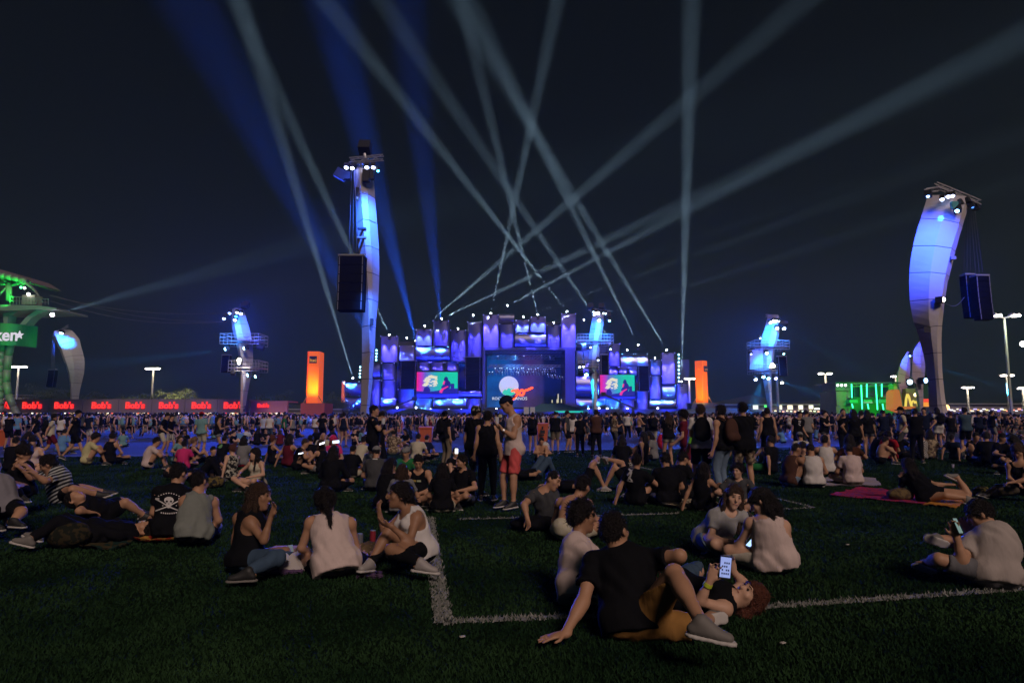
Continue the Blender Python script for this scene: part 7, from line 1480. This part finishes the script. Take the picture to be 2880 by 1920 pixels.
# ================================================================ THE CROWD ON THE PAVING
def lod(pz, sp, h):
    """one low mesh with slots skin, top, bottom, hair"""
    Fs = person_fields(pose(pz, sp.get('f', 0)), sp, h, False); V = []; Q = []; M = []; o = 0
    for name, v, q, m in Fs:
        if not len(q): continue
        k = 0 if name == 'body' else 1 if name in ('shirt', 'tank_top', 'long_shirt') else 2 if name in ('shorts', 'trousers', 'skirt') else 3
        V.append(v); Q.append(q + o); M.append(np.full(len(q), k)); o += len(v)
    return np.concatenate(V), np.concatenate(Q), np.concatenate(M)
tops = [K, K, K, K, K, NAV, NAV, BLU, GRY, K, DGR, TEAL, MAR, K, WHT, NAV, K]; bots = [K, K, K, DGR, JEAN, JEAN, DGR, GRY, KHA]; hairs = [hair_mat(HB), hair_mat(HB), hair_mat(HBR)]; skins = [skin_mat('tan'), skin_mat('fair'), skin_mat('brown')]  # mostly black and navy: the far crowd's dimness is put into its clothes
tn = ['black', 'black', 'black', 'black', 'black', 'navy', 'navy', 'blue', 'grey', 'black', 'dark grey', 'teal', 'maroon', 'black', 'white', 'navy', 'black']
LS = [('stand', 0, 'shorts', 'short'), ('contra', 0, 'shorts', 'short'), ('hip', 1, 'mini', 'long'), ('phone', 1, 'long', 'long'), ('cross', 0, 'long', 'short'), ('up', 0, 'shorts', 'short'), ('walk', 1, 'mini', 'pony'), ('drink', 0, 'long', 'buzz'), ('stand', 1, 'long', 'long')]
LT = [('crossed', 0, 'long', 'short'), ('knees', 1, 'long', 'long'), ('prop', 0, 'shorts', 'short'), ('talk', 1, 'mini', 'long')]
def base_mesh(t, h, nm):
    V, Q, M = lod(t[0], look(f=t[1], bot=t[2], hair=t[3], shoe=None), h); me = mesh(nm, V, Q, True)
    for m in (skins[0], K, K, hairs[0]): me.materials.append(m)
    me.polygons.foreach_set('material_index', M.astype(np.int32)); return me
SM = [base_mesh(t, .036, 'standing_figure') for t in LS]; TM = [base_mesh(t, .036, 'seated_figure') for t in LT]
cr = random.Random(21); placed = []
bn = ['black shorts', 'black shorts', 'black shorts', 'dark grey shorts', 'jeans', 'jeans', 'dark grey shorts', 'grey shorts', 'khaki shorts']
def ok_(x, y, d):
    for a, b in placed:
        if (a - x) ** 2 + (b - y) ** 2 < d * d: return False
    placed.append((x, y)); return True
def edge_y(x): return float(np.interp(x, [e[0] for e in EDGE], [e[1] for e in EDGE]))
cnt = 0; tries = 0
while cnt < 165 and tries < 9000:
    tries += 1; seated = cnt < 85; D = cr.uniform(30, 48) if seated else cr.uniform(38, 58); px = cr.uniform(-20, 2900); p = on_ground(px, D)
    if p.y < edge_y(p.x) + (2.5 if seated else 7): continue
    if seated and (250 < px < 420 or 1380 < px < 1760) and cr.random() < .8: continue
    if not ok_(p.x, p.y, .75): continue
    me = cr.choice(TM if seated else SM); o = bpy.data.objects.new('person', me); link(o); o.location = p; sc = cr.uniform(.92, 1.04); o.scale = (sc * cr.uniform(.94, 1.08) * cr.choice((1, -1)), sc, sc)
    o.rotation_euler = (0, 0, R(cr.gauss(0, 60) if not seated else cr.uniform(0, 360))); k = cr.randrange(len(tops)); mm = (cr.choice(skins), tops[k], cr.choice(bots), cr.choice(hairs))
    for i in range(4): o.material_slots[i].link = 'OBJECT'; o.material_slots[i].material = mm[i]
    si = (TM if seated else SM).index(me); ps = (('cross-legged', 'knee-hugging', 'one-arm-propped', 'chatting'), ('upright', 'turning', 'hand-on-hip', 'phone-reading', 'arms-folded', 'arms-raised', 'walking', 'drinking', 'long-haired'))[not seated][si]
    lm = ('under the first red signs', 'before the curved grey tower', 'before the middle red signs', 'before the last red signs', 'by the gangway tower', 'before the orange pillar', 'left of the tall tower', 'before the left stage wing', 'before the left screen', 'before the stage opening', 'before the rigging tower', 'before the right screen', 'before the right pillar', 'before the blue gangway tower', 'before the square lit signs', 'before the green bar', 'by the broad tower', 'under the tallest street lamp')
    ed_ = (120, 240, 400, 560, 740, 900, 1010, 1150, 1320, 1560, 1680, 1860, 2040, 2180, 2340, 2500, 2690, 3000); li = next(i for i, e in enumerate(ed_) if px < e)
    tag(o, 'distant %s person %s, %s top and %s, %s' % (ps, 'sitting' if seated else 'standing' if si != 6 else 'passing', tn[k], bn[bots.index(mm[2])], lm[li]), 'person', 'distant people on the blue-lit paving'); cnt += 1
def mass():
    protos = [lod(t[0], look(f=t[1], bot=t[2], hair=t[3], shoe=None), .13) for t in LS[:7]]
    pal = skins[:2] + tops + bots + hairs[:1]; nsk, ntp, nb = 2, len(tops), len(bots); g = np.random.default_rng(4); VV = []; QQ = []; MM = []; o = 0
    for i in range(2400):
        V, Q, M = protos[g.integers(0, 7)]; fx = 1 if g.random() < .5 else -1; V = V * [fx, 1, 1]; Q = Q if fx > 0 else Q[:, ::-1]; D = 44 + 106 * g.random() ** 1.5; px = g.uniform(-60, 2940); p = on_ground(px, D)
        if abs(px - 1425) < 520 and D > 146: continue
        if (px < 960 or px > 1950) and D > 106: D = g.uniform(44, 104); p = on_ground(px, D)
        a = g.normal() * .9; s_ = g.uniform(.92, 1.06); c, n = math.cos(a) * s_, math.sin(a) * s_
        W = np.stack([V[:, 0] * c - V[:, 1] * n + p.x, V[:, 0] * n + V[:, 1] * c + p.y, V[:, 2] * s_], 1)
        lut = np.array([g.integers(0, nsk), nsk + g.integers(0, ntp), nsk + ntp + g.integers(0, nb), nsk + ntp + nb]); VV.append(W); QQ.append(Q + o); MM.append(lut[M]); o += len(V)
    me = mesh('crowd', np.concatenate(VV), np.concatenate(QQ), True)
    for m in pal: me.materials.append(m)
    me.polygons.foreach_set('material_index', np.concatenate(MM).astype(np.int32)); tag(link(bpy.data.objects.new('crowd', me)), 'dense far crowd before stage and stalls', 'crowd', kind='stuff')
mass()

# ================================================================ THINGS ON THE GROUND
def bin_(px, yb, hpx, wpx, label, c=(.42, .09, .03)):
    D = ground_depth(yb); p = on_ground(px, D); k = D / FPX; h_ = hpx * k; w_ = wpx * k; r = empty('wheeled_bin', p); tag(r, label, 'bin', 'orange wheeled bins')
    m = mat('bin_orange', c, .5, noise=.15, nscale=3); V = [Vector((p.x + x * w_ / 2 * t, p.y + y * w_ * .45 * t, z)) for z, t in ((.12, .78), (h_ * .9, .95)) for x, y in ((-1, -1), (1, -1), (1, 1), (-1, 1))]
    mb = MB(); mb.V = V; mb.F = [[3, 2, 1, 0], [4, 5, 6, 7]] + [[i, (i + 1) % 4, 4 + (i + 1) % 4, 4 + i] for i in range(4)]; mb.build('bin_body', m, r)
    MB().box((p.x, p.y, h_ * .93), (w_ * 1.02, w_ * .95, h_ * .06)).build('rim', m, r); MB().box((p.x, p.y + .03, h_ * .975), (w_ * .98, w_ * .9, h_ * .04), Matrix.Rotation(.05, 3, 'X')).build('lid', mat('bin_lid', (.5, .13, .07), .5), r)
    for q in (-1, 1): MB().tube((p.x + q * w_ * .40, p.y - w_ * .2, .12), (p.x + q * w_ * .30, p.y - w_ * .2, .12), .12, n=12).build('wheel', blackm, r)
    return r
b1 = bin_(1198, 1253, 53, 38, 'orange wheeled bin left of the beige cargo trousers'); b2 = bin_(1526, 1248, 58, 32, 'red-orange wheeled bin with a black symbol, right of the salmon shorts', (.34, .05, .05)); bin_(1117, 1218, 30, 38, 'smaller distant orange bin behind the afro hair'); bin_(8, 1262, 54, 36, 'reddish bin at the left frame edge')
c = at(1526, 1214, b2.location.y - .47); MB().tube(c + Vector((0, 0, .12)), c + Vector((0, .01, .28)), .05, .05, 8).box(c, (.24, .01, .18)).box(c + Vector((0, 0, -.16)), (.16, .01, .1)).build('symbol', prd, b2)
# cyan barrier
Db = 72.0; a, b = on_ground(306, Db), on_ground(372, Db); r = empty('crowd_barrier', (a + b) / 2); tag(r, 'metal crowd barrier lit cyan among the people at left', 'barrier'); fm = mat('barrier_steel', (.45, .5, .5), .35, metal=.5, emit=None)
mb = MB(); Z = (.25, 1.15); mb.tube((a.x, Db, Z[1]), (b.x, Db, Z[1]), .035); mb.tube((a.x, Db, Z[0]), (b.x, Db, Z[0]), .035)
for x in (a.x, b.x): mb.tube((x, Db, .03), (x, Db, Z[1]), .035); mb.tube((x, Db - .35, .03), (x, Db + .35, .03), .03)
mb.build('frame', fm, r)
for i in range(1, 15): x = a.x + (b.x - a.x) * i / 15; MB().tube((x, Db, Z[0]), (x, Db, Z[1]), .014, n=5).build('bar', fm, r)
MB().box(((a.x + b.x) / 2, Db - .04, .85), (.5, .02, .42)).build('number_plate', mat('plate', (.5, .5, .5), .5), r); spot('barrier_light', ((a.x + b.x) / 2, Db - 4, 4.5), ((a.x + b.x) / 2, Db, .6), 1500, 55, (.03, .7, 1), blend=.8)
# blankets
def blanket(pts, label, m, amp=.03, name='blanket'):
    P = [G(*p) for p in pts]; c = sum(P, Vector()) / len(P); n = 9; V = []; g = random.Random(len(label))
    A, B, C_, D_ = P[:4]
    for i in range(n + 1):
        for j in range(n + 1):
            u, v = i / n, j / n; q = A.lerp(B, u).lerp(D_.lerp(C_, u), v); q = q + Vector(((g.random() - .5) * .06, (g.random() - .5) * .06, .012 + amp * g.random())); V.append(q - c)
    k = (n + 1); V2 = [v - Vector((0, 0, .012)) for v in V]; F = [[i * k + j, (i + 1) * k + j, (i + 1) * k + j + 1, i * k + j + 1] for i in range(n) for j in range(n)]; o_ = len(V)
    F += [[o_ + x for x in f[::-1]] for f in F]; me = mesh(name, V + V2, F, True); me.materials.append(m); o = link(bpy.data.objects.new(name, me)); o.location = c; tag(o, label, name); return o
redp = cloth((.30, .03, .015), 'floral', (.42, .24, .05)); blanket([(375, 1528), (590, 1530), (600, 1500), (400, 1500)], 'red and yellow patterned blanket under the grey-green tank top', redp, .06)
blanket([(2332, 1394), (2600, 1420), (2700, 1398), (2420, 1372)], 'crimson and purple picnic mat under the reclining person in black', cloth((.36, .025, .07), 'floral', (.14, .03, .12)), .03); blanket([(2600, 1422), (2690, 1430), (2720, 1412), (2640, 1402)], 'small orange cloth under the reclining legs', cloth((.40, .17, .03)), .03)
blanket([(1872, 1425), (1980, 1440), (2030, 1420), (1925, 1405)], 'cream and brown woven blanket before the braided hair', cloth((.38, .32, .22), 'floral', (.08, .06, .04)), .05); blanket([(1740, 1400), (1980, 1412), (1985, 1392), (1780, 1382)], 'black and white blanket under the plain black T-shirt', cloth((.35, .34, .32), 'floral', (.03, .03, .03)), .03)
blanket([(2230, 1366), (2480, 1368), (2460, 1346), (2240, 1344)], 'pale lilac blanket under the white shirts', cloth((.30, .26, .30)), .03); blanket([(735, 1622), (850, 1614), (845, 1596), (740, 1604)], 'small purple cloth under the white paper', cloth((.10, .06, .13)), .03); blanket([(1010, 1628), (1075, 1626), (1070, 1614), (1015, 1616)], 'tiny dark purple cloth behind the white sneaker', cloth((.08, .05, .10)), .03)
blanket([(130, 1540), (320, 1548), (380, 1528), (180, 1518)], 'dark patterned blanket under the black heap', cloth((.012, .03, .025), 'floral', (.05, .04, .02)), .04)
# paper, box, cans, bags
pb = G(805, 1606); mb = MB(); mb.prism([pb + Vector((-.13, -.02, .02)), pb + Vector((.16, -.05, .0)), pb + Vector((.06, -.03, .17))], (.03, .16, .0)); o = mb.build('paper_wrap', mat('paper_white', (.46, .43, .40), .8)); tag(o, 'folded white paper before the pinkish tank top', 'paper'); o2 = MB().tube(pb + Vector((-.16, -.10, .04)), pb + Vector((.05, -.14, .16)), .032, .036, 12).build('paper_cup', mat('paper_cup', (.5, .5, .5), .6)); tag(o2, 'white paper cup lying on the purple cloth', 'cup')
pf = G(800, 1560); r = empty('food_box', pf); tag(r, 'open cardboard food box with a lit blue edge beside the person in jeans', 'box'); MB().box(pf + Vector((0, 0, .04)), (.26, .18, .08)).build('tray', mat('cardboard', (.35, .22, .14), .8), r); MB().box(pf + Vector((.02, -.10, .07)), (.20, .012, .07), Matrix.Rotation(-.2, 3, 'Y')).build('print_panel', mat('box_print', (.35, .5, .5), .5), r)
can_m = mat('can_alu', (.5, .5, .52), .3, metal=.8); can_r = mat('can_red', (.30, .03, .04), .35, metal=.3)
for x, y, m_, lb in ((1012, 1540, can_m, 'silver drink can standing right of the pinkish tank top'), (1048, 1530, can_r, 'red drink can near the knee of the eating person')):
    p = G(x, y); r = empty('drink_can', p); tag(r, lb, 'can'); MB().tube(p, p + Vector((0, 0, .15)), .033, .033, 14).build('can_body', m_, r); MB().tube(p + Vector((0, 0, .15)), p + Vector((0, 0, .156)), .031, .027, 14).build('can_top', can_m, r)
bg_ = G(1045, 1565); me_ = field([ell(NP(bg_) + [0, 0, .07], (.17, .12, .08), None, .02), ell(NP(bg_) + [.1, 0, .06], (.11, .1, .07), None, .02)], .012, disp=lambda X: .01 * np.sin(X[0] * 50) * np.sin(X[1] * 60 + X[2] * 40)); me = mesh('bag', me_[0] - NP(bg_), me_[1], True); me.materials.append(cloth((.13, .09, .05), 'dots', (.35, .22, .2))); o = link(bpy.data.objects.new('cloth_bag', me)); o.location = bg_; tag(o, 'brown dotted cloth bag between the cans and the white sneaker', 'bag')
def sack(px, py, r3, label, m, name='bag', D=None):
    b_ = G(px, py); v, q, _ = field([ell(NP(b_) + [0, 0, r3[2] * .95], r3, None, .02), ell(NP(b_) + [r3[0] * .3, 0, r3[2] * 1.3], (r3[0] * .6, r3[1] * .7, r3[2] * .6), None, .04)], .016, disp=lambda X: .008 * np.sin(X[0] * 37) * np.sin(X[1] * 43 + X[2] * 31)); me = mesh(name, v - NP(b_), q, True); me.materials.append(m); o = link(bpy.data.objects.new(name, me)); o.location = b_; tag(o, label, 'bag'); return o
sack(2533, 1408, (.22, .16, .11), 'olive brown round bag on the crimson mat', cloth((.12, .085, .04), 'floral', (.07, .05, .03))); sack(190, 1540, (.24, .16, .14), 'dark backpack lying by the black heap at lower left', cloth((.012, .014, .010), 'floral', (.035, .028, .015))); sack(1862, 1262, (.20, .14, .34), 'bright red backpack standing left of the pale shorts', cloth((.40, .015, .035)), 'backpack'); sack(600, 1372, (.22, .16, .12), 'dark bag with yellow trim beside the polka dot skirt', cloth((.12, .09, .03), 'floral', (.02, .02, .02)))
sack(1500, 1490, (.30, .2, .09), 'flat black bag on the grass before the dark grey T-shirt', K); sack(2760, 1392, (.16, .12, .08), 'dark bag with yellow spots at the end of the light trousers', cloth((.03, .03, .02), 'floral', (.16, .13, .04)))
pp = G(860, 1304); r = empty('paper_bag', pp); tag(r, 'brown paper bag standing before the broad black T-shirt', 'bag'); MB().box(pp + Vector((0, 0, .17)), (.17, .11, .34)).build('bag_body', mat('kraft', (.32, .19, .10), .8, bump=.6, bscale=8), r); MB().box(pp + Vector((0, -.06, .30)), (.10, .006, .10)).build('bag_handle', mat('kraft_dark', (.2, .11, .06), .8), r)
# ball, pink flyer, cups, litter
pbl = G(1530, 1292); me = MB().sphere(pbl + Vector((0, -.2, .42)), .19, 20, 14).build('football', cloth((.45, .43, .42), 'dots', (.02, .02, .02)), None, True); tag(me, 'white football with black patches held on the knees', 'ball')
cup(G(2622, 1412), 'pale plastic cup on the crimson mat', mat('plastic_cup', (.28, .30, .36), .4), .045, .13); cup(G(2253, 1362), 'pale blue cup beside the white sleeveless shirt', mat('cup_blue', (.25, .32, .38), .5), .045, .12); cup(G(2680, 1315) , 'small lit plastic cup alone on the lawn at right', mat('cup_lilac', (.35, .33, .5), .4), .04, .10)
for (x, y, lb) in ((2202, 1820, 'small white scrap of paper on the grass, lower right'), (2384, 1538, 'tiny white scrap on the grass left of the grey sneakers'), (1300, 1802, 'tiny scrap of paper in the grass, bottom centre'), (378, 1448, 'tiny pale scrap behind the black heap'), (1810, 1390, 'scrap of foil beside the ribbon print shirt')):
    p = G(x, y); o = MB().box(p + Vector((0, 0, .03)), (.035, .02, .006), Matrix.Rotation(.5, 3, 'Z')).build('litter_scrap', mat('paper_white', (.46, .43, .40), .8)); tag(o, lb, 'litter')
# phones and drinks in hands
phone(at(1284, 1268, 14.9), (0, .1, 1), (0, -1, .1), 'bright phone held up behind the goatee', (.9, .95, 1), 3.0, .07, .12); phone(at(846, 1275, 18.2), (1, .1, .2), (0, -.4, 1), 'phone glowing white in the lap of the dark hoodie', (.9, .95, 1), 3.0); phone(at(1145 - 200, 1242, 18.2), (1, 0, .1), (0, -1, .1), 'phone glowing pale blue before the pink wig', (.7, .9, 1), 2.0, .08, .2)
phone(at(906, 1247, 17.2), (.9, 0, .3), (0, -.6, 1), 'bright white phone left of the pink wig', (.9, .95, 1), 3.0, .08, .15)
cangreen = mat('can_green', (.10, .30, .02), .4); 
for x, y, D, lb in ((1938, 1246, 12.6, 'green can in the hand beside the white T-shirt'), (2007, 1262, 12.4, 'green can held low between the two backpacks')): o = MB().tube(at(x, y, D), at(x + 4, y - 17, D), .033, .033, 12).build('drink_can', cangreen); tag(o, lb, 'can')
cup(at(1078, 1192, 15.3), 'white cup held by the person before the tall tower foot', mat('paper_cup', (.5, .5, .5), .6), .045, .13)
# shirt prints on the black shirts nearer the camera are part of the cloth: white ribbon print
rb = next(o for o in bpy.data.objects if o.get('label', '').startswith('person in a black T-shirt with a large white ribbon'))
shm = next(c for c in rb.children if c.name.startswith('shirt')); bpy.context.view_layer.update()
def print_on(root, polys, m, off=.008, slot='shirt', name='shirt_print'):
    sh = next(c for c in root.children if c.name.split('.')[0] == slot); M_ = sh.matrix_world; bvh = BVHTree.FromPolygons([M_ @ v.co for v in sh.data.vertices], [tuple(p.vertices) for p in sh.data.polygons]); V = []; Fc = []; Mi = M_.inverted()
    for poly in polys:
        idx = []
        for (x, y) in poly:
            d = Vector(ray(x, y)); h_ = bvh.ray_cast(Vector(CAMP), d)
            if h_[0] is None: idx = None; break
            V.append(Mi @ (h_[0] - d * off)); idx.append(len(V) - 1)
        if idx: Fc.append(idx)
    if Fc: me = mesh(name, V, Fc); me.materials.append(m); link(bpy.data.objects.new(name, me), sh)
print_on(rb, strip([(1764, 1312), (1776, 1326), (1772, 1340), (1764, 1352)], 5) + strip([(1784, 1308), (1774, 1326), (1764, 1336)], 5) + strip([(1768, 1340), (1778, 1352)], 4) + strip([(1764, 1352), (1780, 1354)], 2.5), prw)
def by(s_): return next(o for o in bpy.data.objects if o.get('label', '').startswith(s_))
print_on(by('person in a black T-shirt with large white letters'), strip([(2246, 1172), (2246, 1184), (2252, 1184), (2252, 1172)], 2) + strip([(2246, 1188), (2252, 1188)], 2) + strip([(2246, 1192), (2252, 1196)], 2), prw, .012)
print_on(by('person in a black T-shirt with small white print'), [[(2172, 1255), (2180, 1255), (2180, 1263), (2172, 1263)]], prw, .012)
print_on(by('person in a black T-shirt with a round green'), blob(618, 1252, 8, 8, 10), mat('print_green', (.10, .25, .10), .8), .012); print_on(by('person in a grey cap and dark'), strip([(1048, 1284), (1062, 1284)], 3) + strip([(1048, 1290), (1062, 1290)], 3), prw, .012)
print_on(by('person in a black tank top facing'), strip([(1158, 1350), (1170, 1352)], 5), mat('print_yellow', (.4, .3, .06), .8), .01, 'tank_top'); print_on(by('person in a black tank top facing'), strip([(1172, 1352), (1184, 1352)], 5), mat('print_pale', (.3, .34, .2), .8), .01, 'tank_top')
